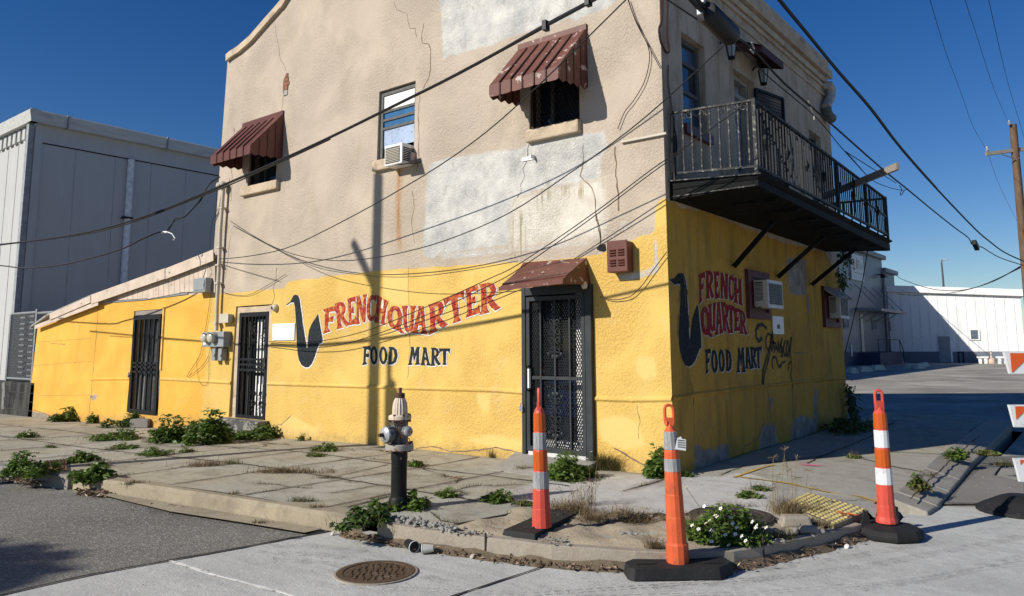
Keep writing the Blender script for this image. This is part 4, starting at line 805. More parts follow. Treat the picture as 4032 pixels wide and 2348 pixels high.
# air conditioners of the side wall, in maroon boarded windows
def side_ac(name,label,s,frame,graf):
    y0=onX(*q('b7',*s[0]))[1]; P=onY(*q('b7',*s[1]),y0); xo=P[0]; y1=onX(*q('b7',*s[2]),xo)[1]; zt=onX(*q('b7',*s[0]))[2]; zb=onX(*q('b7',*s[3]))[2]
    Y=[onX(*q('b7',*p))[1] for p in frame]; Z=[onX(*q('b7',*p))[2] for p in frame]
    mb=MB(); a,b,c,d=Y[0],Y[1],Z[1],Z[0]
    mb.bx(.004,.05,a,a+.09,c,d); mb.bx(.004,.05,b-.09,b,c,d); mb.bx(.004,.05,a+.09,b-.09,d-.1,d); mb.bx(.004,.05,a+.09,b-.09,c,c+.09); mb.bx(.004,.02,a+.09,b-.09,c+.09,d-.1)
    mb.build('boarded_window',mat('maroon_paint',(0.085,0.02,0.025),.6,vs=6,c2=(.14,.06,.07),c2s=9),bld)
    t=thing(name,label,'air conditioner',(xo/2,(y0+y1)/2,zb))
    mb=MB(); mb.bx(.03,xo,y0,y1,zb,zt); mb.build('housing',M['offwhite'],t,bevel=.012)
    mb=MB(); mb.bx(xo+.0005,xo+.012,y0+.0,y1,zb,zt); mb.build('rear_frame',mat('ac_white',(0.55,.56,.56),.5),t)
    mb=MB(); mb.bx(xo+.0125,xo+.016,y0+.05,y1-.05,zb+.05,zt-.05); co=mb.build('coil',mat('coil_dark',(.05,.055,.06),.6),t)
    mb=MB()
    for k in range(13): yy=y0+.05+(y1-y0-.1)*k/12; mb.bx(xo+.017,xo+.021,yy-.003,yy+.003,zb+.05,zt-.05)
    for k in range(13): zz=zb+.05+(zt-zb-.1)*k/12; mb.bx(xo+.022,xo+.025,y0+.05,y1-.05,zz-.003,zz+.003)
    mb.build('wire_guard',mat('guard_grey',(.2,.21,.22),.5),co)
    mb=MB(); xs=.05; xe=.05+(xo-.05)*.66; mb.bx(xs,xe,y0-.004,y0-.001,zb+.1,zt-.03); lo=mb.build('louver_field',M['black'],t)
    mb=MB()
    for k in range(13): zz=zb+.11+(zt-zb-.15)*k/13; mb.bx(xs,xe,y0-.012,y0-.005,zz,zz+(zt-zb)*.022)
    mb.build('slat',M['offwhite'],lo)
    if graf:
        mb=MB()
        for pts in graf: mb.ribbon([onY(*q('b7',*p),y0-.003) for p in pts],.007,(0,1,0))
        mb.build('scribble',M['black'],t)
    return t
side_ac('window_air_conditioner','beige air conditioner in the maroon window right of the painted side lettering',((995,255),(1145,262),(1290,300),(998,522)),((932,150),(1162,635)),
 [[(1025,505),(1008,508),(1010,516),(1022,520),(1020,526),(1005,526)],[(1032,512),(1030,524),(1042,524),(1042,512),(1032,512)],[(1048,526),(1050,510),(1056,520),(1062,510),(1064,526)],[(1070,510),(1070,526)],[(1078,512),(1076,524),(1088,524),(1086,510),(1078,512),(1100,520)]])
side_ac('window_air_conditioner','rusty beige air conditioner near the far back corner of the side wall',((1722,408),(1842,412),(1925,440),(1725,622)),((1668,310),(1835,715)),None)
Y0=onX(*q('b7',1668,310)); mb=MB(); mb.hexa([(.004,Y0[1],Y0[2]-.03),(.25,Y0[1],Y0[2]-.22),(.25,Y0[1]+1.0,Y0[2]-.22),(.004,Y0[1]+1.0,Y0[2]-.03)],[(.004,Y0[1],Y0[2]),(.25,Y0[1],Y0[2]-.19),(.25,Y0[1]+1.0,Y0[2]-.19),(.004,Y0[1]+1.0,Y0[2])]); mb.build('awning',M['wood'],bld)
# white notice on the side wall
p,r=onX(*q('b7',1200,598),.01),onX(*q('b7',1310,775),.01); mb=MB(); mb.bx(.006,.02,p[1],r[1],r[2],p[2],0); zz=r[2]+(p[2]-r[2])*.3; yy=(p[1]+r[1])/2; mb.bx(.0205,.022,yy-.06,yy+.05,zz,zz+.06,1); o=mb.build('notice_board',[M['white'],M['black']]); tag(o,'white paper notice pasted on the shaded side wall below the air conditioner','notice')
# lanterns
for (x,y,lab) in ((690,400,'old glass lantern left of the balcony door hood'),(955,620,'clear glass lantern hanging right of the balcony door under the hood')):
    yy=onX(*q('b1',x,y),.16); t=thing('wall_lantern',lab,'lantern',yy,'wall lanterns on the side wall')
    X,Y,Z=yy; mb=MB(); mb.lathe([(.045,-.12),(.075,.08)],(X,Y,Z),6); mb.build('glass',glass('lantern_glass',(.25,.27,.28),.2),t)
    mb=MB(); mb.lathe([(.08,.08),(.06,.13),(.02,.16)],(X,Y,Z),6); mb.lathe([(.05,-.15),(.05,-.12)],(X,Y,Z),6); mb.tube([(X,Y,Z+.16),(X-.06,Y,Z+.22),(.004,Y,Z+.1)],.012,6)
    for k in range(6): a=2*math.pi*k/6; mb.tube([(X+.047*math.cos(a),Y+.047*math.sin(a),Z-.12),(X+.077*math.cos(a),Y+.077*math.sin(a),Z+.08)],.006,4)
    mb.build('cage',M['iron'],t)
# roof drain pipe at the back corner
P=[onX(*q('b1',*p),.02) for p in ((1465,715),)]+[onX(*q('b1',*p),.1) for p in ((1500,705),(1515,740),(1512,800),(1490,850),(1475,890),(1480,930),(1500,965),(1520,980))]
t=thing('roof_drain_pipe','white curved roof drain pipe with grey end at the back corner of the store','pipe',P[0])
n=5; mb=MB(); mb.tube(P[:6],.085,10); mb.build('pipe',mat('pvc_old',(.45,.42,.36),.5),t,smooth=True); mb=MB(); mb.tube(P[5:],.09,10); mb.build('elbow',mat('pipe_green_grey',(.10,.12,.11),.6),t,smooth=True)
# ------------------------------------------------------------------ balcony
bal=thing('iron_balcony','black iron balcony with bar railing on the shaded side wall','balcony',(.5,3.4,3.0))
ox=1.02
dn=onX(*q('c1',950,222),ox); df=onX(*q('c1',2262,880),ox); bn=onX(*q('c1',950,330),ox); bf=onX(*q('c1',2268,978),ox)
yn,yf=dn[1],df[1]; wn_=onX(*q('c1',130,305)); wz=wn_[2]
zwf=df[2]+.12
mb=MB(); mb.hexa([(0.003,yn,wz-.10),(ox,yn,dn[2]-.05),(ox,yf,df[2]-.05),(0.003,yf,zwf-.08)],[(0.003,yn,wz),(ox+.06,yn-.02,dn[2]),(ox+.06,yf+.06,df[2]),(0.003,yf,zwf)]); mb.build('deck',M['deckblack'],bal)
mb=MB(); h=dn[2]-bn[2]
mb.hexa([(ox-.03,yn,bn[2]),(ox+.02,yn,bn[2]),(ox+.02,yf,bf[2]),(ox-.03,yf,bf[2])],[(ox-.03,yn,dn[2]-.055),(ox+.02,yn,dn[2]-.055),(ox+.02,yf,df[2]-.055),(ox-.03,yf,df[2]-.055)])
mb.hexa([(0.003,yn,wz-.10-h),(ox-.035,yn,bn[2]),(ox-.035,yn+.05,bn[2]),(0.003,yn+.05,wz-.10-h)],[(0.003,yn,wz-.105),(ox-.035,yn,dn[2]-.055),(ox-.035,yn+.05,dn[2]-.055),(0.003,yn+.05,wz-.105)])
mb.hexa([(0.003,yf-.05,zwf-.1-h),(ox-.035,yf-.05,bf[2]),(ox-.035,yf,bf[2]),(0.003,yf,zwf-.1-h)],[(0.003,yf-.05,zwf-.085),(ox-.035,yf-.05,df[2]-.055),(ox-.035,yf,df[2]-.055),(0.003,yf,zwf-.085)])
for k in range(1,8):
    f=k/8; yy=yn+(yf-yn)*f; mb.bar((.02,yy,wz+(zwf-wz)*f-.15),(ox-.04,yy,dn[2]+(df[2]-dn[2])*f-.12),.05,.1)
mb.build('edge_beam',M['deckblack'],bal)
mb=MB(); mb.bar((.0,yn+.005,bn[2]+.005),(ox,yn-.012,bn[2]+.004),.03,.012); mb.bar((0,yn-.03,wz+.0),(ox+.06,yn-.03,dn[2]),.02,.012); mb.build('edge_strip',M['iron_worn'],bal)
# braces
for (a,b) in (((712,945),(1040,575)),((1075,1032),(1450,620)),((1355,1095),(1720,730))):
    p=onX(*q('b2',*a),.03)
    t=random.uniform(0,0); f=(p[1]-yn)/(yf-yn); dr_=ray(*q('b2',*b)); e=onY(*q('b2',*b),p[1]+.06)
    s=np.array([.03,p[1],p[2]]); e=np.array(e); e[0]=min(max(e[0],.5),.9); f=min(1,(p[1]-yn)/(yf-yn)); e[2]=dn[2]+(df[2]-dn[2])*f-.2
    mb=MB(); mb.bar(s,e,.055,.055); mb.build('brace',M['deckblack'],bal)
# railing
rt=onX(*q('b1',880,832),ox); rf=onX(*q('c1',2222,452),ox); rb=onX(*q('c1',935,130),ox); fb=onX(*q('c1',2250,850),ox)
wl_t=onX(*q('b1',190,937),0.03); wl_b=onX(*q('b1',215,1437),.03)
yr=yn+.03
mb=MB()
mb.bar((.03,yr,wl_t[2]),(ox,yr,rt[2]),.03,.022); mb.bar((.03,yr,wl_b[2]),(ox,yr,rb[2]),.03,.025); 
mb.bar((ox,yr,rt[2]),(ox,yf,rf[2]),.035,.026); mb.bar((ox,yr,rb[2]),(ox,yf,fb[2]+.05),.03,.03)
mb.bar((.02,yf,rf[2]+.02),(ox,yf,rf[2]),.04,.03); mb.bar((.02,yf,fb[2]+.1),(ox,yf,fb[2]+.05),.03,.025); mb.bar((ox,yf-1.6,(rf[2]+fb[2])/2+.1),(ox,yf,(rf[2]+fb[2])/2+.02),.02,.025)
mb.build('rail',M['iron_worn'],bal)
for k in range(9):
    x=.03+(ox-.03)*(k+.35)/9; f=(x-.03)/(ox-.03); mb=MB(); mb.bx(x-.008,x+.008,yr-.008,yr+.008,wl_b[2]+(rb[2]-wl_b[2])*f,wl_t[2]+(rt[2]-wl_t[2])*f); mb.build('baluster',M['iron_worn'],bal)
nb=58
for k in range(1,nb):
    f=k/nb; yy=yr+(yf-yr)*f; zb=rb[2]+(fb[2]+.05-rb[2])*f; zt=rt[2]+(rf[2]-rt[2])*f; mb=MB(); w=.007 if k%15 else .017
    mb.bx(ox-w,ox+w,yy-w,yy+w,zb-(.1 if k%15==0 else 0),zt)
    if k%7==3: mb.lathe([(.005,-.09),(.04,0),(.005,.09)],(ox,yy,(zb+zt)/2),6)
    if k%9==2: mb.tube([(ox,yy,zb),(ox,yy+.1,(zb+zt)/2),(ox,yy,zt)],.009,4)
    mb.build('baluster',M['iron'],bal)
for k in range(7):
    x=.08+(ox-.1)*k/7; mb=MB(); mb.bx(x-.01,x+.01,yf-.01,yf+.01,fb[2]+.08,rf[2]); mb.build('baluster',M['iron'],bal)
for (x,y,z0,z1) in ((ox,yr,dn[2],rt[2]+.02),(ox,yf,df[2],rf[2]+.03),(.05,yr,wz,wl_t[2]+.02)):
    mb=MB(); mb.bx(x-.019,x+.019,y-.019,y+.019,z0,z1); mb.build('post',M['iron_worn'],bal)
for x in (.22,.45,.68,.86):
    mb=MB()
    for s_ in (-1,1): scroll(mb,(x+s_*.045,wl_t[2]+(rt[2]-wl_t[2])*x-.06),.045,1.1,s_,yr,.007,0,math.pi/2)
    mb.build('scrollwork',M['iron_worn'],bal)
for k in range(10):
    yy=yr+.25+k*.28; pts=[]; mb=MB()
    for j in range(10): a=math.pi/2+j*.7; r=.05*(1-j*.07); pts.append((ox,yy+r*math.cos(a),rt[2]-.07+(rf[2]-rt[2])*(yy-yr)/(yf-yr)+r*math.sin(a)))
    mb.tube(pts,.006,4); mb.build('scrollwork',M['iron'],bal)
mb=MB(); mb.hexa([(0.02,yn+.06,wz-.10-h),(ox-.04,yn+.06,bn[2]+.01),(ox-.04,yf-.06,bf[2]+.01),(0.02,yf-.06,zwf-.1-h)],[(0.02,yn+.06,wz-.08-h),(ox-.04,yn+.06,bn[2]+.03),(ox-.04,yf-.06,bf[2]+.03),(0.02,yf-.06,zwf-.08-h)]); mb.build('soffit',M['deckblack'],bal)
p,r=onX(*q('c1',1625,440),.35),onX(*q('c1',2358,138),1.75)
mb=MB(); mb.bar(p,r,.05,.10,up=(0,0,1)); o=mb.build('wooden_plank',M['wood'],None,bevel=.004); tag(o,'weathered grey plank poking out through the balcony railing','plank')
# ------------------------------------------------------------------ white warehouse on the left
yc=1.5; xw=float(onY(104,960,yc)[0]); zt=float(onX(*q('a1',295,195),xw)[2])
def siding(name,base,rib,scale,axis,bump=0.6):
    n=NT(name); sp=n.n.new('ShaderNodeSeparateXYZ'); n.link(n.tc.outputs['Object'],sp.inputs[0])
    f=n.math('FRACT',n.math('MULTIPLY',sp.outputs[axis],scale)); l=n.ramp(n.math('ABSOLUTE',n.math('SUBTRACT',f,0.5)),0.42,0.5)
    var=n.mix(n.ramp(n.noise(0.8,5,0.6,stretch=(1,1,.25)),.3,.7),tuple(x*.9 for x in base),tuple(min(1,x*1.06) for x in base))
    return n.done(n.mix(l,var,rib),0.45,0,n.bump(l,bump,.03),0.4)
M['wh_panel']=mat('white_panel',(0.48,0.48,0.465),.5,var=.04,vs=1.2,c2=(.51,.51,.50),c2s=2,stretch=(1,1,.2),spec=.15)
wh=thing('white_warehouse','white metal warehouse with gutter and downspouts behind the yellow lean-to','warehouse',(xw,yc,-.4))
mb=MB(); mb.bx(xw-18,xw,yc,yc+26,-.6,zt-.5); mb.build('wall',M['wh_panel'],wh)
mb=MB()
for p in ((685,430),(1036,500),(1355,560),(1660,622),(1940,680)):
    y=onX(*q('a1',*p),xw)[1]; mb.bx(xw+.002,xw+.012,y-.007,y+.007,-.5,zt-.62)
for k in range(7): x=xw-.45-k*.9; mb.bx(x-.012,x+.012,yc-.012,yc-.002,-.5,zt-.6)
mb.build('panel_seam',mat('seam_grey',(.40,.41,.43),.6),wh)
mb=MB(); g0=.42
mb.prism([(xw+.02,yc-.25,zt-g0),(xw+.26,yc-.25,zt-g0),(xw+.30,yc-.25,zt-.05),(xw+.25,yc-.25,zt),(xw+.02,yc-.25,zt)],(0,26,0)); mb.prism([(xw+.28,yc-.02,zt-g0),(xw+.28,yc-.24,zt-g0),(xw+.28,yc-.3,zt-.05),(xw+.28,yc-.25,zt+.01),(xw+.28,yc-.02,zt+.01)],(-18,0,0))
gu=mb.build('gutter',mat('gutter_white',(.52,.52,.49),.5,var=.1,c2=(.42,.41,.38),c2s=5,stretch=(1,.2,1)),wh)
for p in ((605,265),(1490,450)): y=onX(*q('a1',*p),xw+.27)[1]; mb=MB(); mb.bx(xw+.0,xw+.315,y-.02,y+.02,zt-g0-.01,zt+.012); mb.build('strap',M['galv'],gu)
mb=MB(); mb.bx(xw+.003,xw+.035,yc,yc+26,zt-1.0,zt-.42); mb.build('eave_trim',M['wh_panel'],wh)
mb=MB(); mb.bx(xw+.003,xw+.02,yc,yc+26,zt-1.04,zt-1.0); mb.build('dark_strip',mat('trim_dark',(.03,.035,.05),.7),wh)  # thin dark band along the bottom of the eave trim
mb=MB()
for k in range(14): x=xw-.3-k*.42; mb.bx(x-.12,x+.12,yc-.10,yc-.003,zt-.85,zt-.46)
mb.build('corrugated_closure',M['wh_panel'],wh)
mb=MB(); mb.bx(xw-.22,xw+.0,yc-.2,yc-.01,-.4,zt-.45); mb.build('downspout',mat('downspout_grey',(.30,.31,.32),.5),wh,bevel=.02)
mb=MB(); mb.bx(xw+.003,xw+.05,yc-.01,yc+.22,-.4,zt-.45); mb.build('corner_trim',M['wh_panel'],wh)
y=onX(*q('a1',1175,530),xw+.1)[1]; mb=MB(); mb.tube([(xw+.1,y,zt-1.05),(xw+.1,y,zt-4),(xw+.1,y,-.4)],.115,12); d_=mb.build('downspout',mat('pipe_light',(.72,.73,.75),.4),wh,smooth=True)
for z in (zt-3.2,zt-6.0): mb=MB(); mb.bx(xw+.003,xw+.24,y-.2,y+.13,z,z+.06); mb.build('strap',M['iron'],d_)
# block wall and chain link gate
bx1=ax0-.02
bw=thing('block_wall','dark stained concrete block wall with faded graffiti below the chain link gate','wall',(-20,0,-.5))
zb0=onY(*q('c3',40,885))[2]
mb=MB(); mb.bx(-24,bx1,.0,.25,-.8,zb0)
bwm=mat('block_stained',(.075,.072,.066),.95,var=.4,vs=2.5,bs=14,bst=.7,bd=.02,c2=(.02,.02,.02),c2lo=.42,c2hi=.6,c2s=2.2,stretch=(1,1,.3)); mb.build('masonry',bwm,bw)
mb=MB()
for z in (.0,-.0):
    pass
for k in range(4): z=zb0-.03-.22*k; mb.bx(-24,bx1,-.004,-.001,z-.012,z)
mb.build('mortar_joint',mat('joint_dark',(.06,.06,.055),.95),bw)
mb=MB()
for pts in ([(60,930),(60,1030)],[(62,935),(82,945),(66,975),(86,1000),(62,1030)],[(88,930),(92,1030),(110,1030)],[(72,1070),(50,1075),(46,1180),(72,1180)],[(48,1120),(68,1118)],[(108,1075),(85,1090),(104,1120),(84,1180)],[(120,1080),(128,1180)],[(120,1082),(150,1082),(146,1125)]):
    mb.ribbon([onY(*q('c3',*p),-.006) for p in pts],.06,(0,1,0))
mb.build('graffiti',mat('faded_spray',(.035,.035,.04),.9),bw)
mb=MB(); mb.ribbon([onY(*q('c3',*p),-.005) for p in ((35,900),(40,1000),(30,1210))],.2,(0,1,0)); mb.build('whitewash',mat('pale_wash',(.17,.17,.165),.9,c2=(.2,.2,.19),c2lo=.45,c2hi=.55,c2s=6),bw)
fn=thing('chain_link_gate','grey chain link gate on top of the dark block wall','fence',(-19.4,.1,zb0))
TL,TR,BL=onY(*q('c3',138,108),.1),onY(*q('c3',440,90),.1),onY(*q('c3',80,875),.1); x0=(TL[0]+BL[0])/2; x1=TR[0]; z1=(TL[2]+TR[2])/2
mb=MB(); mb.tube([(x0,.1,zb0),(x0,.1,z1)],.045,8); mb.tube([(x1,.1,zb0),(x1,.1,z1+.08)],.06,8); mb.tube([(x0,.1,z1),(x1,.1,z1)],.035,8); mb.tube([(x0,.1,zb0+.08),(x1,.1,zb0+.08)],.03,8); mb.tube([(x1,.1,z1-.03),(x1+1.2,.1,z1-.03)],.035,8); mb.build('frame',M['galv'],fn,smooth=True)
mb=MB(); mesh_screen(mb,x0,x1,zb0+.08,z1,.1,.10,.007,0,1.1); mb.build('wire_mesh',M['galv'],fn)
# louvred stack behind the gate
st=thing('stacked_shelving','dark shelving with pale slat ends stacked behind the chain link gate','shelving',(-19,.8,-.3))
mb=MB(); xa_=float(onY(*q('c3',84,500),1.05)[0]); xb_=float(onY(*q('c3',560,300),1.05)[0]); za_=float(onY(*q('c3',300,108),1.05)[2]); mb.bx(xa_,xb_,1.05,1.2,-.4,za_); mb.build('back',M['black'],st)
mb=MB(); rsl=random.Random(8)
for k in range(11):
    f=k/10
    for (xa,ya,xb,yb,w) in ((345,125,300,815,48),(235,140,200,770,52)):
        x=xa+(xb-xa)*f; y=ya+(yb-ya)*f+(0 if w==48 else 12*rsl.random()); p,r=onY(*q('c3',x,y),.95),onY(*q('c3',x+w,y+17),.95)
        mb=MB(); mb.bx(p[0],r[0],.95,1.0,min(p[2],r[2]),max(p[2],r[2])); mb.build('slat',M['galv'],st)
# ------------------------------------------------------------------ blue grey metal building far right
XM=-10.7
XW=XM; XM=XW-2.0     # the taller parts stand two metres behind the low ones
def mx(x,y,o=0.0): return onX(*q('b5',x,y),XM+o)
M['mb_side']=siding('blue_corrugated',(.125,.155,.195),(.07,.09,.115),1.6,1); M['mb_band']=mat('navy_band',(.03,.045,.085),.7,var=.2,vs=.6); M['mb_trim']=mat('trim_pale',(.22,.235,.25),.6)
mbd=thing('metal_building','long blue grey corrugated metal building with stepped roofs beyond the store','building',(XM,58,-.2))
g1_,g2_=onX(3469.7,1008,XM),onX(3518.8,1071.6,XM); y3_=float(onX(3529,1300,XM)[1]); XW=float(onY(3576,1300,y3_)[0]); y4_=float(onX(3583,1190,XW)[1]); y5_=float(onX(3591,1203,XW)[1]); zb3=float(onY(3572,1178,y3_)[2])
segs=[(14,float(g1_[1]),float(g1_[2])-.05,XM),(float(g1_[1]),float(g2_[1]),float(g2_[2])-.0,XM),(y3_,y4_,zb3,XW),(y4_,y5_,zb3-.35,XW)]
XK=XM
for (y0,y1,z,XM) in segs:
    mb=MB(); mb.bx(XM-10,XM,y0+.002,y1,.86,z-.25); mb.build('wall',M['mb_side'],mbd)
    mb=MB(); mb.bx(XM-.05,XM+.35,y0-.1,y1+.25,z-.35,z+.05); mb.bx(XM-10,XM-.06,y0,y1,z-.24,z-.1); mb.build('roof',M['mb_trim'],mbd,bevel=.05)
XM=XK
mb=MB(); mb.bx(XM-10,XM+.03,14,y3_,-.4,.855); mb.bx(XW-10,XW+.03,y3_+.001,y5_,-.4,.855); mb.build('base_band',M['mb_band'],mbd)
for (y,X_,z_) in ((segs[0][1],XM,8),(segs[1][1],XM,7),(y4_,XW,5)):
    mb=MB(); mb.tube([(X_+.12,y-.25,-.2),(X_+.12,y-.25,z_)],.11,8); mb.build('downspout',M['mb_trim'],mbd,smooth=True)
P=[mx(362,230,.1),mx(480,275,.1),mx(495,518,.1),mx(374,486,.1)]
mb=MB(); y0,y1=P[0][1],P[1][1]; z0,z1=(P[2][2]+P[3][2])/2,(P[0][2]+P[1][2])/2; mb.bx(XM+.02,XM+.12,y0,y1,z0,z1); sg=mb.build('sign_board',mat('sign_pale',(.58,.60,.62),.5),mbd)
def text_mesh(txt,h,to,name,mt,parent):
    cu=bpy.data.curves.new('t','FONT'); cu.body=txt; cu.size=1.0; ob=bpy.data.objects.new('t',cu); COL.objects.link(ob); dg=bpy.context.evaluated_depsgraph_get(); me=ob.evaluated_get(dg).to_mesh()
    V=[(v.co.x,v.co.y) for v in me.vertices]; F=[tuple(p.vertices) for p in me.polygons]; bpy.data.objects.remove(ob)
    mb=MB(); w=max(v[0] for v in V); hh=max(v[1] for v in V); mb.add([to(x/w,y/hh) for x,y in V],F); return mb.build(name,mt,parent)
sgm=mat('sign_text',(.22,.25,.33),.6); W_=y1-y0; Hh=z1-z0
text_mesh('HILL',1,lambda u,v:(XM+.125,y0+W_*(.04+.29*u),z0+Hh*(.52+.15*v)),'lettering',sgm,sg); text_mesh('PLAZA',1,lambda u,v:(XM+.125,y0+W_*(.53+.43*u),z0+Hh*(.52+.15*v)),'lettering',sgm,sg)
mb=MB(); mb.flat([[(XM+.125,y0+W_*(.44+a),z0+Hh*b) for a,b in ((0,.9),(.05,.75),(.065,.5),(0,.42),(-.065,.5),(-.05,.75))]]); mb.bx(XM+.121,XM+.124,y0+W_*.05,y0+W_*.95,z0+Hh*.455,z0+Hh*.475); mb.bx(XM+.121,XM+.124,y0+W_*.15,y0+W_*.85,z0+Hh*.27,z0+Hh*.30); mb.build('emblem',mat('emblem_tan',(.35,.29,.19),.6),sg)
for (a,b) in (((565,872),(615,985)),((727,892),(768,994)),((290,862),(345,968))):
    p,r=mx(*a),mx(*b); mb=MB(); mb.bx(XM+.02,XM+.08,p[1],r[1],r[2],p[2]); wv=mb.build('window',M['mb_trim'],mbd); mb=MB(); mb.bx(XM+.081,XM+.09,p[1]+.12,r[1]-.12,r[2]+.1,p[2]-.1); mb.build('pane',M['pane_dark'],wv)
p,r=mx(447,830),mx(492,1188); mb=MB(); mb.bx(XM+.02,XM+.09,p[1],r[1],.86,p[2]); mb.build('door',mat('door_cream',(.52,.49,.42),.6),mbd)
p,r=mx(415,790),mx(815,800); e=onX(*q('b5',900,832),XM+2.0); mb=MB(); z=p[2]; ye=p[1]+9; mb.hexa([(XM+.01,p[1],z),(XM+1.9,p[1],z-.1),(XM+1.9,ye,z-.1),(XM+.01,ye,z)],[(XM+.01,p[1],z+.22),(XM+1.9,p[1],z+.12),(XM+1.9,ye,z+.12),(XM+.01,ye,z+.22)]); cn=mb.build('canopy',M['mb_trim'],mbd)
for yy in (p[1]+.3,p[1]+3,p[1]+6,ye-.2):
    mb=MB(); mb.tube([(XM+1.7,yy,z+.1),(XM+.03,yy-.2,z+2.1)],.035,5); mb.build('tie_rod',M['mb_trim'],cn)
    mb=MB(); mb.tube([(XM+1.2,yy,z),(XM+.03,yy,z-.8)],.04,5); mb.build('strut',M['mb_trim'],cn)
p,r=mx(440,1198),mx(692,1198); mb=MB(); mb.bx(XM+.035,XM+1.6,p[1],p[1]+7.5,-.3,p[2]); ld=mb.build('landing',mat('dock_navy',(.03,.045,.09),.7),mbd)
mb=MB(); yb=p[1]+7.5
for k in range(4): mb.bx(XM+.04,XM+1.5,yb+.002+k*.3,yb+.3+k*.3,-.3,p[2]-.2*(k+1))
mb.build('steps',mat('step_grey',(.22,.2,.22),.9),ld)
mb=MB(); z=p[2]
for zz in (z+1.05,): mb.tube([(XM+1.5,p[1]+.1,zz),(XM+1.5,yb,zz),(XM+1.5,yb+1.2,zz-.9)],.035,6)
for yy in (p[1]+.1,p[1]+3.7,yb): mb.tube([(XM+1.5,yy,z),(XM+1.5,yy,z+1.05)],.03,6)
mb.tube([(XM+1.5,yb+1.2,-.2),(XM+1.5,yb+1.2,z+.15)],.03,6); mb.build('handrail',M['iron'],ld)
p=mx(660,460,.3); mb=MB(); mb.bx(XM+.02,XM+.5,p[1]-.1,p[1]+.1,p[2]+.1,p[2]+.2); mb.bx(XM+.3,XM+.7,p[1]-.35,p[1]+.45,p[2]-.15,p[2]+.1); mb.build('floodlight',M['black'],mbd)
p=mx(378,1175,.1); mb=MB(); mb.bx(XM+.04,XM+.1,p[1]-.12,p[1]+.12,p[2]-.45,p[2]+.45); mb.build('number_plate',M['white'],mbd)
# ------------------------------------------------------------------ white shed at the end of the lot
S0,S1=onZ(3604,1429,-.2),onZ(3976,1427,-.2); SD=np.array([math.cos(math.radians(10)),math.sin(math.radians(10)),0.0]); S1=S0+SD*10; SN=np.array([SD[1],-SD[0],0])   # SN points towards the street
def sh(x,y,o=0.0):
    d=ray(*q('b5',x,y)); n=np.array([S1[1]-S0[1],S0[0]-S1[0],0]); P0=S0+SN*o; t=n.dot(P0-CAM)/n.dot(d); return CAM+d*t
def su(P): return float((P-S0)@SD)
def sp(u,o,z): P=S0+SD*u+SN*o; return (P[0],P[1],z)
def sbox(mb,u0,u1,o0,o1,z0,z1,mi=0): mb.hexa([sp(u0,o0,z0),sp(u1,o0,z0),sp(u1,o1,z0),sp(u0,o1,z0)],[sp(u0,o0,z1),sp(u1,o0,z1),sp(u1,o1,z1),sp(u0,o1,z1)],mi)
uR=su(sh(1995,620)); zTa,zTb=sh(800,552)[2],sh(2000,588)[2]; uL=-8.0; ua_=su(sh(800,552))
def zTop(u): return zTa+(zTb-zTa)*(u-ua_)/(uR-ua_)
zT=zTb
shd=thing('white_metal_shed','long white ribbed metal shed with grey base at the back of the parking lot','shed',sp((uL+uR)/2,0,-.2))
zB=sh(1500,1186)[2]; M['shed_white']=mat('shed_white',(.80,.80,.79),.45,var=.04,vs=.5,c2=(.7,.7,.69),c2s=1,stretch=(1,1,.3))
def sslope(mb,u0,u1,o0,o1,z0,d1):
    mb.hexa([sp(u0,o0,z0 if z0 is not None else zTop(u0)-.6),sp(u1,o0,z0 if z0 is not None else zTop(u1)-.6),sp(u1,o1,z0 if z0 is not None else zTop(u1)-.6),sp(u0,o1,z0 if z0 is not None else zTop(u0)-.6)],[sp(u0,o0,zTop(u0)+d1),sp(u1,o0,zTop(u1)+d1),sp(u1,o1,zTop(u1)+d1),sp(u0,o1,zTop(u0)+d1)])
mb=MB(); sslope(mb,uL,uR,-14,0,zB,-.6); mb.build('wall',M['shed_white'],shd)
mb=MB(); k=uL
while k<uR: sslope(mb,k-.03,k+.03,.002,.025,zB+.02,-.6); k+=.72
mb.build('wall_rib',mat('rib_grey',(.66,.67,.68),.5),shd)
mb=MB(); sbox(mb,uL,uR,-14,.03,-.4,zB-.002); mb.build('base_wall',mat('shed_base',(.15,.17,.21),.8,var=.1,vs=.5),shd)
mb=MB(); sslope(mb,uL,uR+.3,-14.2,.35,None,0); mb.build('roof',M['shed_white'],shd,bevel=.05)
p,r=sh(1207,1040),sh(1330,1182); mb=MB(); sbox(mb,su(p),su(r),.055,.09,-.15,p[2]); dd=mb.build('door',mat('shed_door',(.27,.29,.32),.6),shd); mb=MB(); sbox(mb,su(p)-.12,su(r)+.12,.055,.10,p[2],p[2]+.12); sbox(mb,su(r),su(r)+.12,.055,.10,-.15,p[2]); mb.build('frame',M['shed_white'],dd)
p,r=sh(1500,978),sh(1615,1077); mb=MB(); sbox(mb,su(p),su(r),.06,.1,r[2],p[2],0); lv=mb.build('vent',M['shed_white'],shd); mb=MB()
for k in range(7): z=r[2]+.1+(p[2]-r[2]-.2)*k/6.5; sbox(mb,su(p)+.15,su(r)-.15,.101,.13,z,z+.14)
mb.build('louver',mat('louver_grey',(.12,.15,.19),.6),lv)
p,r=sh(1395,1190),sh(1462,1288); mb=MB(); u0,u1=su(p),su(r); sbox(mb,u0,u0+.12,.035,.08,-.2,zB); sbox(mb,u1-.12,u1,.035,.08,-.2,zB); sbox(mb,u0+.12,u1-.12,.035,.06,zB-.1,zB); mb.build('base_door',M['iron'],shd)
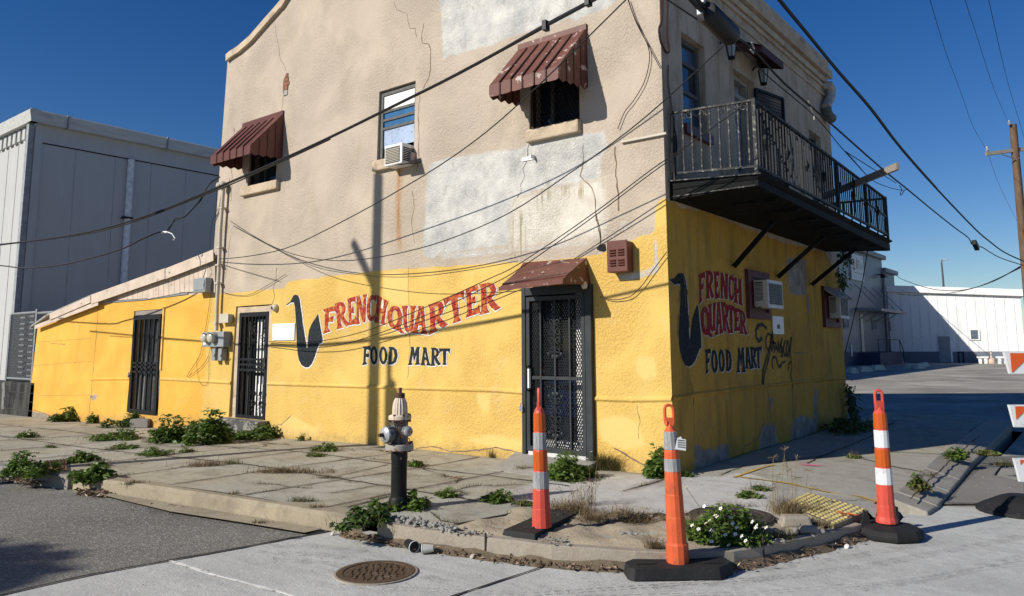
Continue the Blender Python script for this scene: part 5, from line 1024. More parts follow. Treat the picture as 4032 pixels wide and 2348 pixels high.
def bench(a,b,label):
    p,r=sh(*a,2.0),sh(*b,2.0); u0,u1=su(p),su(r); z=.26
    t=thing('concrete_bench',label,'bench',sp((u0+u1)/2,2.2,-.2),'pale benches in front of the white shed')
    mb=MB(); sbox(mb,u0,u1,1.95,2.5,z,z+.14); mb.build('seat',M['white'],t,bevel=.02)
    for f in (.26,.74):
        u=u0+(u1-u0)*f; mb=MB(); sbox(mb,u-.12,u+.12,2.0,2.45,-.2,z-.001); mb.build('leg',M['white'],t)
bench((1580,1245),(1692,1245),'left pale bench against the grey base of the white shed, left of the urn'); bench((1762,1245),(1888,1245),'right pale bench against the grey base of the white shed, near the barricade')
p=sh(1726,1290,2.2); c=sp(su(p),2.2,-.2); t=thing('ash_urn','tan tapered ash urn between the two pale benches','urn',c); mb=MB(); mb.lathe([(.27,0),(.28,.32),(.22,.42),(.09,.5),(.07,.85),(.06,1.02)],c,14); mb.build('body',mat('urn_tan',(.55,.42,.32),.8),t,smooth=True); mb=MB(); mb.lathe([(.07,1.02),(.06,1.05)],c,12); mb.build('cap',M['iron'],t)
stops=[((340,1370),(415,1398)),((440,1355),(562,1384)),((572,1340),(682,1366)),((902,1328),(992,1353)),((996,1331),(1060,1355)),((1042,1321),(1105,1336))]
sl=['first pale wheel stop by the store back corner','second pale wheel stop from the store back corner','third pale wheel stop below the navy landing','fourth pale wheel stop beside the downspouts','fifth pale wheel stop right of the downspouts','farthest pale wheel stop near the white shed']
for ((a,b),(c,d)),lb in zip(stops,sl):
    p,r=onZ(*q('b5',a,d),-.2),onZ(*q('b5',c,d-4),-.2); v=r-p; L=np.hypot(v[0],v[1]); v=v/L; n=np.array([-v[1],v[0],0]); mb=MB(); w=.22;hh=.32
    mb.hexa([tuple(p-n*w),tuple(r-n*w),tuple(r+n*w),tuple(p+n*w)],[tuple(p-n*w*.55+v*.2+np.array([0,0,hh])),tuple(r-n*w*.55-v*.2+np.array([0,0,hh])),tuple(r+n*w*.55-v*.2+np.array([0,0,hh])),tuple(p+n*w*.55+v*.2+np.array([0,0,hh]))])
    o=mb.build('wheel_stop',mat('wheel_stop_paint',(.52,.5,.38),.8) if 'ws' not in M else M['ws'],None,bevel=.02); tag(o,lb,'wheel stop','wheel stops along the metal building')
# far lamp post
t0=105; p=[at(*q('b5',x,y),t0) for x,y in ((1262,575),(1250,420),(1241,330),(1246,305),(1260,302))]; base=np.array([p[0][0],p[0][1],-.2])
t=thing('street_lamp','thin distant street lamp rising behind the white shed','street lamp',base); mb=MB(); mb.tube([base]+p,[.16,.14,.12,.10,.09,.08],8); mb.build('pole',M['frame_dark'],t); mb=MB(); v=p[-1]; mb.bx(v[0]-.1,v[0]+.5,v[1]-.15,v[1]+.15,v[2]-.08,v[2]+.06); mb.build('lamp_head',M['galv'],t)
# utility pole at the right
tp=28.0; T0=at(3988,490,tp); T1=at(4034,1000,tp); d=(T1-T0)/(T0[2]-T1[2]); B0=T0+d*(T0[2]+.2)
up=thing('utility_pole','tall brown wooden utility pole with crossarm at the right edge','utility pole',B0)
M['pole']=mat('pole_wood',(.15,.095,.06),.85,var=.3,vs=2,stretch=(6,6,.6),bs=12,c2=(.07,.05,.04),c2s=3)
mb=MB(); mb.tube([B0,T0*.5+B0*.5,T0],[.17,.15,.12],12); mb.build('shaft',M['pole'],up,smooth=True)
mb=MB(); a,b=at(*q('b6',950,990),tp),at(*q('b6',1330,940),tp); mb.bar(a,b,.12,.13); mb.build('crossarm',M['wood'],up)
mb=MB()
for pa,pb in (((1050,992),(1130,1018)),((1250,962),(1160,1018))): mb.bar(at(*q('b6',*pa),tp-.15),at(*q('b6',*pb),tp-.15),.05,.02)
mb.build('arm_brace',M['galv'],up)
mb=MB(); ins=at(*q('b6',960,985),tp); mb.lathe([(.03,.05),(.06,.1),(.04,.15),(.055,.2),(.03,.26)],ins,10); ins2=at(*q('b6',1100,805),tp-.1); mb.lathe([(.03,0),(.06,.05),(.035,.08),(.05,.14),(.02,.19)],ins2,10); mb.build('insulator',mat('porcelain',(.3,.3,.31),.4),up,smooth=True)
# pole across the street, out of frame: it throws the shadow on the wall
W0=onY(1462,1745); px_,py_=W0[0]-8.5/math.tan(SUN_AZ),-8.5
Wt=onY(1490,690); ztop=Wt[2]+8.5/math.sin(SUN_AZ)*math.tan(SUN_EL)
k11=8.5/math.sin(SUN_AZ)*math.tan(SUN_EL)
po=thing('utility_pole','leaning wooden utility pole with transformer across the side street','utility pole',(px_,py_,-.3))
mb=MB(); off=Wt[0]-W0[0]; mb.tube([(px_,py_,-.3),(px_+off,py_,ztop)],[.15,.10],12); mb.build('shaft',M['pole'],po,smooth=True)
a=onY(1395,965); b=onY(1478,1140); mb=MB(); mb.tube([(a[0]-8.5/math.tan(SUN_AZ),py_+.05,a[2]+k11),(b[0]-8.5/math.tan(SUN_AZ),py_+.05,b[2]+k11)],.075,8); mb.build('side_arm',M['pole'],po,smooth=True)
b=onY(1540,1640); mb=MB(); mb.lathe([(.13,-.5),(.14,.35),(.08,.5)],(b[0]-8.5/math.tan(SUN_AZ),py_,b[2]+k11),14); mb.tube([(b[0]-8.5/math.tan(SUN_AZ)-.06,py_,b[2]+k11+.4),(b[0]-8.5/math.tan(SUN_AZ)-.06,py_,b[2]+k11+.9)],.05,8); mb.build('transformer',M['grey_metal'],po,smooth=True)
# ------------------------------------------------------------------ ground
def pip(P,x,y):
    c=False; n=len(P); j=n-1
    for i in range(n):
        if (P[i][1]>y)!=(P[j][1]>y) and x<(P[j][0]-P[i][0])*(y-P[i][1])/(P[j][1]-P[i][1])+P[i][0]: c=not c
        j=i
    return c
def clip_half(P,ax,lim,keep_less):
    R=[]; n=len(P)
    for i in range(n):
        a=P[i];b=P[(i+1)%n]; ia=(a[ax]<=lim) if keep_less else (a[ax]>=lim); ib=(b[ax]<=lim) if keep_less else (b[ax]>=lim)
        if ia: R.append(a)
        if ia!=ib:
            t=(lim-a[ax])/(b[ax]-a[ax]); R.append((a[0]+(b[0]-a[0])*t,a[1]+(b[1]-a[1])*t))
    return R
def sheet(mb,poly,step,zf,mi=0):
    xs=[p[0] for p in poly]; ys=[p[1] for p in poly]; segs=[(poly[i],poly[(i+1)%len(poly)]) for i in range(len(poly))]
    nx=max(1,math.ceil((max(xs)-min(xs))/step)); ny=max(1,math.ceil((max(ys)-min(ys))/step)); x0=min(xs);y0=min(ys); cache={}
    def vid(x,y):
        k=(round(x,4),round(y,4))
        if k not in cache: cache[k]=len(mb.v); mb.v.append((x,y,zf(x,y)))
        return cache[k]
    for i in range(nx):
        a,b=x0+i*step,x0+(i+1)*step
        col=clip_half(clip_half(poly,0,a,False),0,b,True)
        if len(col)<3: continue
        for j in range(ny):
            c,d=y0+j*step,y0+(j+1)*step
            P=clip_half(clip_half(col,1,c,False),1,d,True)
            if len(P)<3: continue
            ids=[]
            for p in P:
                v=vid(*p)
                if not ids or ids[-1]!=v: ids.append(v)
            if ids and ids[0]==ids[-1]: ids.pop()
            if len(set(ids))<3: continue
            seen=[]; [seen.append(v) for v in ids if v not in seen]
            mb.f.append(tuple(seen)); mb.m.append(mi)
def zwall(x): return interp(x,[-30,-17.8,-14.4,-13.4,-7.3,-5.3,-3.85,0,3],[-.5,-.36,-.29,-.26,-.16,-.09,-.065,-.06,-.05])
def zkerb(x): return interp(x,[-30,-15,-8,-5.5,-4,0,1,2.2],[-.3,-.2,-.12,-.08,-.05,-.05,-.06,-.09])
def zstreet(x,y=0): return interp(x,[-40,-16,-8,-4],[-.48,-.38,-.27,-.2])
KA=[(-30,-6.0),(-10,-4.36),(-5.5,-3.93),(-4.33,-3.86),(-3.45,-3.74),(-2.24,-3.60),(-1.27,-3.50),(-.9,-3.46),(-.37,-3.42),(.13,-3.31),(.64,-3.18),(1.17,-2.93),(1.42,-2.76),(1.68,-2.46),(1.80,-2.2),(2.0,-1.6),(2.16,-1.0)]
KB=[(2.2,.2),(2.22,.55),(2.19,1.4),(2.16,2.23),(2.10,3.6),(2.07,5.2),(2.0,9.0)]
def ground(x,y):   # pavement height
    if x<=0 or y<0:
        ya=np.interp(x,[p[0] for p in KA],[p[1] for p in KA]) if x<2.16 else -1.0
        t=min(1,max(0,y/ya if ya<-0.01 else 0)); z=zwall(x)*(1-t)+zkerb(x)*t
    else:
        z=-.06+.013*min(max(y,0),7)-.02*x*.6
    if x>1.3 and -1.3<y<.2: z-=.0
    n=math.sin(x*1.7+.5)*math.sin(y*1.3)*.008+math.sin(x*.6+y*.9)*.012
    return z+n
# far sheet, lot
GM=mat('ground_far',(.13,.125,.115),.95,var=.15,vs=.2)
mb=MB(); mb.bx(-700,700,-300,900,-1.0,-.75); struct(mb.build('ground',GM))
def conc(name,c,attrs=(),stain=(.25,.23,.2),tan=None,sc=1.0,brush=None):
    n=NT(name); a=n.noise(1.1*sc,6,.65); b=n.noise(26,5,.7); e=n.noise(5*sc,6,.7)
    col=n.mix(n.ramp(a,.3,.7),tuple(x*.80 for x in c),tuple(x*1.12 for x in c))
    if tan: col=n.mix(n.ramp(n.noise(.7,5,.6),.42,.62),col,tan)
    col=n.mix(n.ramp(e,.50,.70,0,.75),col,stain)
    col=n.mix(n.ramp(n.noise(2.3*sc,7,.75,dist=.8),.56,.66,0,.4),col,tuple(x*.6 for x in c))
    col=n.mix(n.ramp(b,.35,.7,0,.35),col,tuple(x*.55 for x in c))
    col=n.mix(n.ramp(n.vor(7),.0,.055,.55,0),col,(.08,.07,.06))
    if brush:
        f=n.noise(3,4,.6,stretch=brush); col=n.mix(n.ramp(f,.5,.66,0,.5),col,tuple(x*.72 for x in c))
    ed=n.math('MULTIPLY',n.math('SUBTRACT',n.noise(6,6,.7),.5),.3)
    for at_,cc,amp in attrs:
        col=n.mix(n.ramp(n.math('ADD',n.attr(at_),n.math('MULTIPLY',ed,amp)),-.03,.03),col,n.mix(n.ramp(e,.3,.7),tuple(x*.85 for x in cc),tuple(x*1.1 for x in cc)))
    if name=='pavement':   # soil and grime gathered along the joints
        jd=n.math('ADD',n.attr('jd'),n.math('MULTIPLY',n.math('SUBTRACT',n.noise(3.5,6,.75),.5),.42))
        col=n.mix(n.math('MULTIPLY',n.ramp(jd,.0,.085,.75,0),n.ramp(n.noise(.8,5,.7),.40,.58,.1,1.0)),col,(.165,.135,.095)); col=n.mix(n.ramp(n.noise(1.4,7,.72,dist=.5),.53,.62,0,.55),col,(.23,.20,.155)); col=n.mix(n.ramp(n.noise(60,3,.6),.62,.72,0,.5),col,(.10,.09,.075))
    h=n.math('ADD',n.math('MULTIPLY',n.noise(60,4,.7),.6),e); return n.done(col,.92,0,n.bump(h,.6,.014),.2)
def asphalt(name,c,sc=1.0):
    n=NT(name); a=n.noise(.6*sc,5,.6); b=n.vor(62,out='Color'); v=n.vor(62); w=n.noise(45,4,.75)
    col=n.mix(n.ramp(a,.3,.7),tuple(x*.8 for x in c),tuple(x*1.15 for x in c)); sepa=n.n.new('ShaderNodeSeparateColor'); n.link(b,sepa.inputs[0])
    col=n.mix(n.ramp(sepa.outputs[0],.6,.95,0,.7),col,(.36,.34,.30)); col=n.mix(n.ramp(w,.5,.68,0,.8),col,(.04,.039,.036))
    col=n.mix(n.ramp(n.noise(1.6,6,.7),.56,.72,0,.45),col,(.07,.068,.064))
    return n.done(col,.9,0,n.bump(n.math('ADD',v,w),.55,.008),.2)
M['asphalt']=asphalt('asphalt_worn',(.175,.168,.15)); M['asphalt_dark']=asphalt('asphalt_old',(.14,.135,.125))
M['joint']=mat('joint_line',(.035,.03,.028),.95)  # near-black strips for joints and cracks
# asphalt street (left)
xj=lambda y:-1.62+.0*y
poly=[(-40,-40),(-1.78,-40),(-1.76,-6.0),(-1.74,-5.3),(-1.65,-4.81),(-1.56,-4.27),(-1.46,-3.4)]+[(x,y+.1) for x,y in reversed(KA[:7])]+[(-40,-6.6)]
mb=MB(); sheet(mb,poly,.6,lambda x,y:zstreet(x)+.002*math.sin(x*2)*math.sin(y*1.7)); struct(mb.build('street',M['asphalt'],smooth=True,loc=(0,0,0)))
# new concrete street
slab=[(-1.72,-40),(-1.74,-5.3),(-1.65,-4.81),(-1.56,-4.27),(-1.42,-3.30),(-.6,-3.22),(-.19,-3.2),(.59,-3.06),(1.08,-2.82),(1.45,-2.55),(1.73,-2.32),(1.86,-2.05),(2.05,-1.5),(2.15,-1.0),(2.32,-.86),(2.26,-.04),(2.24,.48),(2.33,.72),(2.9,.99),(6,1.9),(16,4),(16,-40)]
M['slab']=conc('concrete_new',(.53,.53,.50),(),(.40,.39,.375),sc=1.2,brush=(.35,5,1))
mb=MB(); sheet(mb,slab,.8,lambda x,y:-.196+.001*math.sin(x*1.3+y))
JN=[]
def strip(P,w,zf,mi,jit=.01,off=.003):
    if mi==1: JN.append(P)
    R=[]
    for a,b in zip(P[:-1],P[1:]):
        L=math.hypot(b[0]-a[0],b[1]-a[1]); k=max(1,int(L/.12))
        for t in range(k): x=a[0]+(b[0]-a[0])*t/k+random.uniform(-jit,jit);y=a[1]+(b[1]-a[1])*t/k+random.uniform(-jit,jit); R.append((x,y,zf(x,y)+off))
    R.append((P[-1][0],P[-1][1],zf(*P[-1])+off)); mb.ribbon(R,[w*random.uniform(.6,1.3) for _ in R],(0,0,1),mi)
zs_=lambda x,y:-.193
strip([(-1.72,-9),(-1.74,-5.3),(-1.65,-4.81),(-1.56,-4.27),(-1.44,-3.45)],.035,zs_,1,.008,.004)
strip([(-1.63,-4.8),(-1.08,-4.79),(-.28,-4.73),(.9,-4.72),(3,-4.7)],.034,zs_,2,.004,.004)
strip([(.35,-7.5),(.5,-4.6),(.55,-4.08),(.62,-3.10)],.022,zs_,1,.004,.004)
for (pts,w) in (([(-1.5,-4.2),(-.6,-3.95),(.1,-3.7)],.10),([(-1.5,-4.32),(-.5,-4.05),(.3,-3.8)],.06)):
    pass
struct(mb.build('concrete_street',[M['slab'],M['joint'],mat('joint_sealant',(.78,.76,.72),.8,c2=(.25,.24,.22),c2s=14)],loc=(0,0,0)))
# tyre tracks on the new concrete, printed dust
mb=MB(); tm=mat('tyre_dust',(.455,.45,.425),.95,var=.3,vs=9)
def track(P,w,n,dash):
    for k in range(n):
        for a,b in zip(P[:-1],P[1:]):
            L=math.hypot(b[0]-a[0],b[1]-a[1]); m=int(L/dash); d=((b[0]-a[0])/L,(b[1]-a[1])/L); nn=(-d[1],d[0])
            for i in range(m):
                s=i*dash; o=(k-(n-1)/2)*w; x=a[0]+d[0]*s+nn[0]*o;y=a[1]+d[1]*s+nn[1]*o; l=dash*.62
                mb.add([(x-nn[0]*w*.2,y-nn[1]*w*.2,-.1942),(x+d[0]*l-nn[0]*w*.2,y+d[1]*l-nn[1]*w*.2,-.1942),(x+d[0]*l*.9+nn[0]*w*.2,y+d[1]*l*.9+nn[1]*w*.2,-.1942),(x-d[0]*l*.1+nn[0]*w*.2,y-d[1]*l*.1+nn[1]*w*.2,-.1942)],[(0,1,2,3)])
G=lambda x,y,z=-.19:tuple(onZ(x,y,z)[:2])
track([G(1250,2300),G(2100,2335),G(2600,2300),G(3200,2260)],.05,2,.07); track([G(2300,2345),G(3000,2330),G(3600,2280),G(4100,2200)],.05,2,.08)
o=mb.build('tyre_track',tm,loc=(0,0,0)); struct(o)
# rubber smears left by turning tyres: thin worn film, broken up by the brushed surface
n=NT('rubber_smear'); f=n.math('MULTIPLY',n.ramp(n.noise(9,6,.7),.42,.62),n.ramp(n.noise(60,3,.6),.35,.6)); n.done((.16,.155,.15),.9); td=n.n.new('ShaderNodeBsdfTransparent'); ms=n.n.new('ShaderNodeMixShader'); n.link(n.math('MULTIPLY',f,.30),ms.inputs[0]); n.link(td.outputs[0],ms.inputs[1]); n.link(n.b.outputs[0],ms.inputs[2]); n.link(ms.outputs[0],n.n['Material Output'].inputs[0])
mb=MB()
for pts in ([(1010,2150),(1200,2145),(1400,2165),(1600,2210)],[(1000,2175),(1250,2180),(1500,2215),(1750,2290)],[(1050,2200),(1300,2215),(1500,2262)],[(2560,2310),(2900,2290),(3400,2230),(4032,2110)],[(2600,2270),(3000,2240),(3300,2200),(3700,2130)],[(3000,2220),(3200,2170),(3050,2140),(2930,2170)],[(3300,2330),(3700,2270),(4032,2190)]):
    mb.ribbon([(*G(x,y),-.1930) for x,y in pts],.11,(0,0,1))
o=mb.build('tyre_smear',n.mat,loc=(0,0,0)); struct(o)
# old asphalt on the right and the lot behind
poly=[(2.3,.4),(2.5,3),(2.4,8.9),(-.15,8.95),(-9,8.9),(-60,15),(-60,140),(120,140),(120,3.0),(16,3.9),(6,1.8),(2.9,.92)]
n=NT('lot_paving'); a=n.noise(.25,5,.6); e=n.noise(.5,6,.7); lm=n.mix(n.ramp(a,.35,.65),(.24,.225,.20),(.40,.375,.33)); lm=n.mix(n.ramp(e,.50,.64,0,.6),lm,(.50,.47,.42)); lm=n.mix(n.ramp(n.noise(30,4,.7),.45,.75,0,.4),lm,(.14,.13,.12))
M['lot']=n.done(lm,.95,0,n.bump(n.noise(40,4,.7),.4,.02),.15)
mb=MB(); sheet(mb,poly,4.0,lambda x,y:-.205); struct(mb.build('parking_lot',M['lot'],loc=(0,0,0)))
def pz(pts,z): return [tuple(onZ(*p,z)[:2]) for p in pts]
A8=lambda pts,z=-.2:[tuple(onZ(*q('a8',*p),z)[:2]) for p in pts]
mb=MB(); sheet(mb,A8([(820,968),(1170,968),(1300,955),(1306,845),(1140,805),(1180,755),(1306,740),(1306,700),(1040,700),(1040,760),(960,850),(880,905)]),.5,lambda x,y:-.188); struct(mb.build('side_street',M['asphalt_dark'],loc=(0,0,0)))
mb=MB(); sheet(mb,A8([(1170,765),(1140,808),(1306,850),(1306,960),(1200,960),(1180,965),(900,962),(960,870),(1060,780)]),.5,lambda x,y:-.184); struct(mb.build('street_patch',conc('patch_grey',(.25,.235,.215)),loc=(0,0,0)))
# pavement
inner=lambda P,d:[(p[0],p[1]) for p in P]
side_pts=[(x,y) for x,y in KA]
poly=[(-30,.6),(-30,-5.8)]+[(x,y+.10) for x,y in KA[1:8]]+[(x-.06,y+.12) for x,y in KA[8:]]+[(x-.12,y) for x,y in KB]+[(-.2,9.0),(-.2,.6)]
sw_attrs=(('s1',(.50,.485,.455),1.0),('s2',(.36,.335,.29),1.0))
M['walk']=conc('pavement',(.425,.41,.345),sw_attrs,(.21,.19,.145),tan=(.405,.365,.27))
mb=MB(); sheet(mb,poly,.09,ground); JN.clear()
GS=lambda pts,r='a3',z=-.07:[tuple(onZ(*q(r,*p),z)[:2]) for p in pts]
zg=lambda x,y:ground(x,y)
for y in (-1.15,-2.3): strip([(-24,y-.6),(-12,y-.25),(-6,y-.1),(-.6,y)],.022,zg,1,.014,.006)
for x in (-14.5,-12.8,-11,-9.4,-7.9,-6.5,-5.1,-3.9,-2.75,-1.75): strip([(x,-.05),(x+.03,-1.2),(x+.05,-2.3),(x+.08,np.interp(x,[p[0] for p in KA],[p[1] for p in KA])+.12)],.016,zg,1,.008,.006)
strip(GS([(800,1025),(1110,960),(1310,905)],'a5'),.03,zg,1,.012,.006); strip(GS([(0,720),(310,640),(370,625)],'a5'),.014,zg,1,.01,.006); strip(GS([(0,825),(330,765)],'a5'),.018,zg,1,.01,.006); strip(GS([(100,915),(390,835)],'a5'),.018,zg,1,.01,.006)
strip(GS([(265,755),(540,680)],'a7'),.018,zg,1,.01,.006); strip(GS([(930,655),(1110,600)],'a7'),.014,zg,1,.01,.006); strip(GS([(1230,590),(1620,535),(1700,520)],'a7'),.015,zg,1,.01,.006)
A8z=lambda pts:[tuple(onZ(*q('a8',*p),-.05)[:2]) for p in pts]
strip(A8z([(110,745),(190,705),(460,600),(590,535)]),.02,zg,1,.012,.006); strip(A8z([(350,700),(500,735),(560,750),(720,775)]),.02,zg,1,.012,.006); strip(A8z([(680,920),(760,840),(890,730),(1060,600)]),.02,zg,1,.012,.006); strip(A8z([(0,555),(590,525),(720,530)]),.015,zg,1,.012,.006)
rsx=random.Random(77)
for k in range(16):
    x0=rsx.uniform(-14,-.5); y0=rsx.uniform(-3.2,-.4); P_=[(x0,y0)]; an=rsx.uniform(0,6.28)
    for j in range(rsx.randint(3,7)): an+=rsx.gauss(0,.5); P_.append((P_[-1][0]+.22*math.cos(an),max(-3.2,min(-.1,P_[-1][1]+.16*math.sin(an)))))
    strip(P_,.009,zg,1,.02,.005)
yl=[onZ(*q('a7',*p),-.03) for p in ((1290,575),(1180,600),(1020,645))]; strip([tuple(p[:2]) for p in yl],.045,zg,2,.006,.008)
yl=[onZ(*q('a7',*p),-.04) for p in ((1020,645),(1400,690),(1780,765),(2010,825),(2040,832))]; strip([tuple(p[:2]) for p in yl],.05,zg,2,.006,.008)
for k in range(14):
    c=onZ(*q('a7',1540+random.gauss(0,30),575+random.gauss(0,4)),-.03); strip([(c[0]-.07,c[1]-.02),(c[0]+.07,c[1]+.02)],.012,zg,3,.01,.009)
for pts in ([(1140,615),(1180,605)],[(1150,600),(1190,625)],[(1200,600),(1230,620),(1260,598),(1275,615)],[(1280,600),(1300,612)],[(1170,622),(1310,605)]): strip(GS(pts,'a5'),.014,zg,4,.004,.05)
for pts in ([(760,720),(860,700)],[(800,712),(850,720)]): strip(GS(pts,'a5'),.02,zg,4,.01,.009)
wk=mb.build('pavement',[M['walk'],M['joint'],mat('yellow_line',(.48,.30,.04),.8,c2=(.36,.31,.22),c2lo=.5,c2hi=.6,c2s=9),mat('pink_spray',(.75,.20,.30),.8),mat('red_spray',(.5,.12,.10),.8,c2=(.35,.30,.25),c2lo=.5,c2hi=.55,c2s=20)],loc=(0,0,0)); struct(wk)
UV=[(v[0],v[1]) for v in mb.v]
s1=GS([(1130,800),(1200,770),(1310,740),(1420,720),(1600,700),(1960,690)],'a5')+GS([(700,640),(900,670),(1050,640),(1300,690),(1260,760),(1250,920),(1000,860),(560,905),(0,900)],'a7')+GS([(1430,925),(1170,890)],'a5')
s2=A8z([(0,850),(0,720),(600,690),(900,690),(700,900),(500,940)])
def dist_lines(UV,LL):
    A=np.array(UV); d=np.full(len(A),9.0)
    for L in LL:
        for a,b in zip(L[:-1],L[1:]):
            a=np.array(a[:2]);b=np.array(b[:2]); e=b-a; w=A-a; t=np.clip((w@e)/max(e@e,1e-9),0,1); d=np.minimum(d,np.hypot(*(w-t[:,None]*e).T))
    return d
set_attr(wk,'jd',dist_lines(UV,JN+[[(-30,-.02),(0,-.02)],[(.02,0),(.02,7)]]))
set_attr(wk,'s1',sdf(UV,s1)); set_attr(wk,'s2',sdf(UV,s2))
# raised apron at the store door
ap=[tuple(onZ(*q('a5',*p),-.05)[:2]) for p in ((1025,645),(1240,545),(1310,530))]; a,b,c,dz=lean_o(D1)
mb=MB(); f0=ap[0]; y_=f0[1]; mb.hexa([(f0[0],y_,ground(f0[0],y_)-.05),(b+.1,y_-.1,ground(b,y_)-.05),(b+.05,-.001,-.1),(a-.15,-.001,-.1)],[(f0[0],y_,ground(f0[0],y_)+.004),(b+.1,y_-.1,ground(b,y_)+.004),(b+.05,-.001,.03),(a-.15,-.001,.03)]); struct(mb.build('door_apron',conc('apron_concrete',(.40,.375,.335)),bevel=.01))
# kerbs
def sweep(path,w,ztop,zbot,name,mt,lip=.02):
    mb=MB(); n=len(path); P=[np.array(p,float) for p in path]; ring=[]
    for i in range(n):
        d=P[min(i+1,n-1)]-P[max(i-1,0)]; d/=np.hypot(*d); nn=np.array([-d[1],d[0]])
        zt=ztop(*P[i]); zb=zbot(*P[i]); 
        for o,z in ((0-.02,zb-.25),(0,zt-lip),(lip,zt),(w,zt+.002),(w,zb-.25)): p=P[i]+nn*o; ring.append((p[0],p[1],z))
    fs=[]
    for i in range(n-1):
        for k in range(4): fs.append((i*5+k,i*5+k+1,(i+1)*5+k+1,(i+1)*5+k))
    fs+= [(4,3,2,1,0),tuple((n-1)*5+k for k in range(5))]
    mb.add(ring,fs); return mb
def dens(P,s=.25):
    R=[]
    for a,b in zip(P[:-1],P[1:]):
        L=math.hypot(b[0]-a[0],b[1]-a[1]); k=max(1,int(L/s)); R+=[(a[0]+(b[0]-a[0])*t/k+random.uniform(-.006,.006),a[1]+(b[1]-a[1])*t/k+random.uniform(-.006,.006)) for t in range(k)]
    return R+[P[-1]]
M['kerb_tan']=conc('kerb_tan',(.37,.315,.225),(),(.22,.18,.13)); M['kerb_new']=conc('kerb_new',(.36,.315,.255),(),(.25,.2,.15)); M['kerb_old']=conc('kerb_grey',(.26,.245,.22))
mb=sweep(dens([(-30,-6.0),(-14,-4.7),(-10,-4.36),(-7.2,-4.12),(-5.5,-3.97)]),.17,lambda x,y:zkerb(x)+.006,lambda x,y:zstreet(x),'kerb',0); struct(mb.build('kerb',M['kerb_old'],loc=(0,0,0)))
mb=sweep(dens([(-5.40,-3.96),(-4.33,-3.86),(-3.45,-3.74),(-2.24,-3.60),(-1.6,-3.54),(-1.3,-3.46),(-1.22,-3.34)]),.18,lambda x,y:zkerb(x)+.008,lambda x,y:-.2,'kerb',0,.03); struct(mb.build('kerb',M['kerb_tan'],loc=(0,0,0),smooth=True))
mb=sweep(dens(KA[7:]),.07,lambda x,y:zkerb(x)+.0,lambda x,y:-.25,'kerb',0,.006)
for p in (KA[9],KA[12],KA[14]): mb.bx(p[0]-.006,p[0]+.006,p[1]-.012,p[1]+.0,-.25,-.02,1)
struct(mb.build('kerb_form',[M['kerb_new'],M['joint']],loc=(0,0,0)))
mb=MB()
for (a,b) in zip(KB[:-1],KB[1:]):
    g=.008; z=lambda p:ground(p[0]-.15,p[1])-.02; mb.hexa([(a[0]-.13,a[1]+g,-.4),(a[0]+.22,a[1]+g,-.4),(b[0]+.22,b[1],-.4),(b[0]-.13,b[1],-.4)],[(a[0]-.13,a[1]+g,z(a)+.03),(a[0]+.22,a[1]+g,z(a)-.07),(b[0]+.22,b[1],z(b)-.07),(b[0]-.13,b[1],z(b)+.025)])
struct(mb.build('kerb_blocks',conc('kerb_pale',(.36,.335,.29)),loc=(0,0,0),bevel=.015))
# dirt that has gathered against the form
mb=MB(); kp=dens(KA[6:],.08); R_=[]
for i,p in enumerate(kp):
    a=np.array(kp[max(i-1,0)]);b=np.array(kp[min(i+1,len(kp)-1)]); d=(b-a)/np.hypot(*(b-a)); nn=np.array([-d[1],d[0]]); w_=random.uniform(.05,.10); h_=random.uniform(.035,.065); P_=np.array(p)
    R_+=[(*(P_-nn*.016),-.196+h_),(*(P_-nn*w_*.5),-.196+h_*.45),(*(P_-nn*w_),-.1945)]
n_=len(kp); mb.add(R_,[(3*i+k,3*i+k+1,3*i+k+4,3*i+k+3) for i in range(n_-1) for k in range(2)])
o=mb.build('gutter_dirt',conc('dirt_brown',(.16,.125,.085),(),(.09,.07,.05),sc=3),loc=(0,0,0)); tag(o,'brown dirt drifted against the curved kerb form','dirt',kind='stuff')
# gutter pan in front of the tan kerb
mb=MB(); pan=[(x,y-.02) for x,y in KA[3:7]]+[(-1.5,-3.56),(-1.5,-3.72),(-2.24,-3.82),(-3.2,-3.98),(-4.2,-4.0),(-5.2,-4.0)]; sheet(mb,pan,.3,lambda x,y:-.172); struct(mb.build('gutter_pan',M['kerb_tan'],loc=(0,0,0)))
# broken concrete edge and sand
sandP=[tuple(onZ(*q('a5',*p),-.07)[:2]) for p in ((300,985),(520,1020),(790,1050),(830,1015),(1110,960),(1170,895),(1430,925),(1960,930))]+[tuple(onZ(*q('a7',*p),-.07)[:2]) for p in ((560,905),(740,935),(1000,985),(1260,940),(1390,985),(1560,960),(1660,1010),(1850,985))]+[(x-.075,y+.075) for x,y in reversed(KA[8:16])]
M['sand']=conc('sand',(.44,.37,.265),(),(.30,.24,.16),sc=3)
SP=np.array(sandP)
def zsand(x,y):
    s=float(sdf([(x,y)],sandP)[0]); h=.022*min(1,s/.08)-.006
    return ground(x,y)+h+.02*min(1,max(0,s)/.1)*(math.sin(x*13+1)*math.sin(y*11)+.7*math.sin(x*23+y*17)*math.sin(y*29-x*9))
mb=MB(); sheet(mb,sandP,.05,zsand); struct(mb.build('sand_patch',M['sand'],loc=(0,0,0),smooth=True))
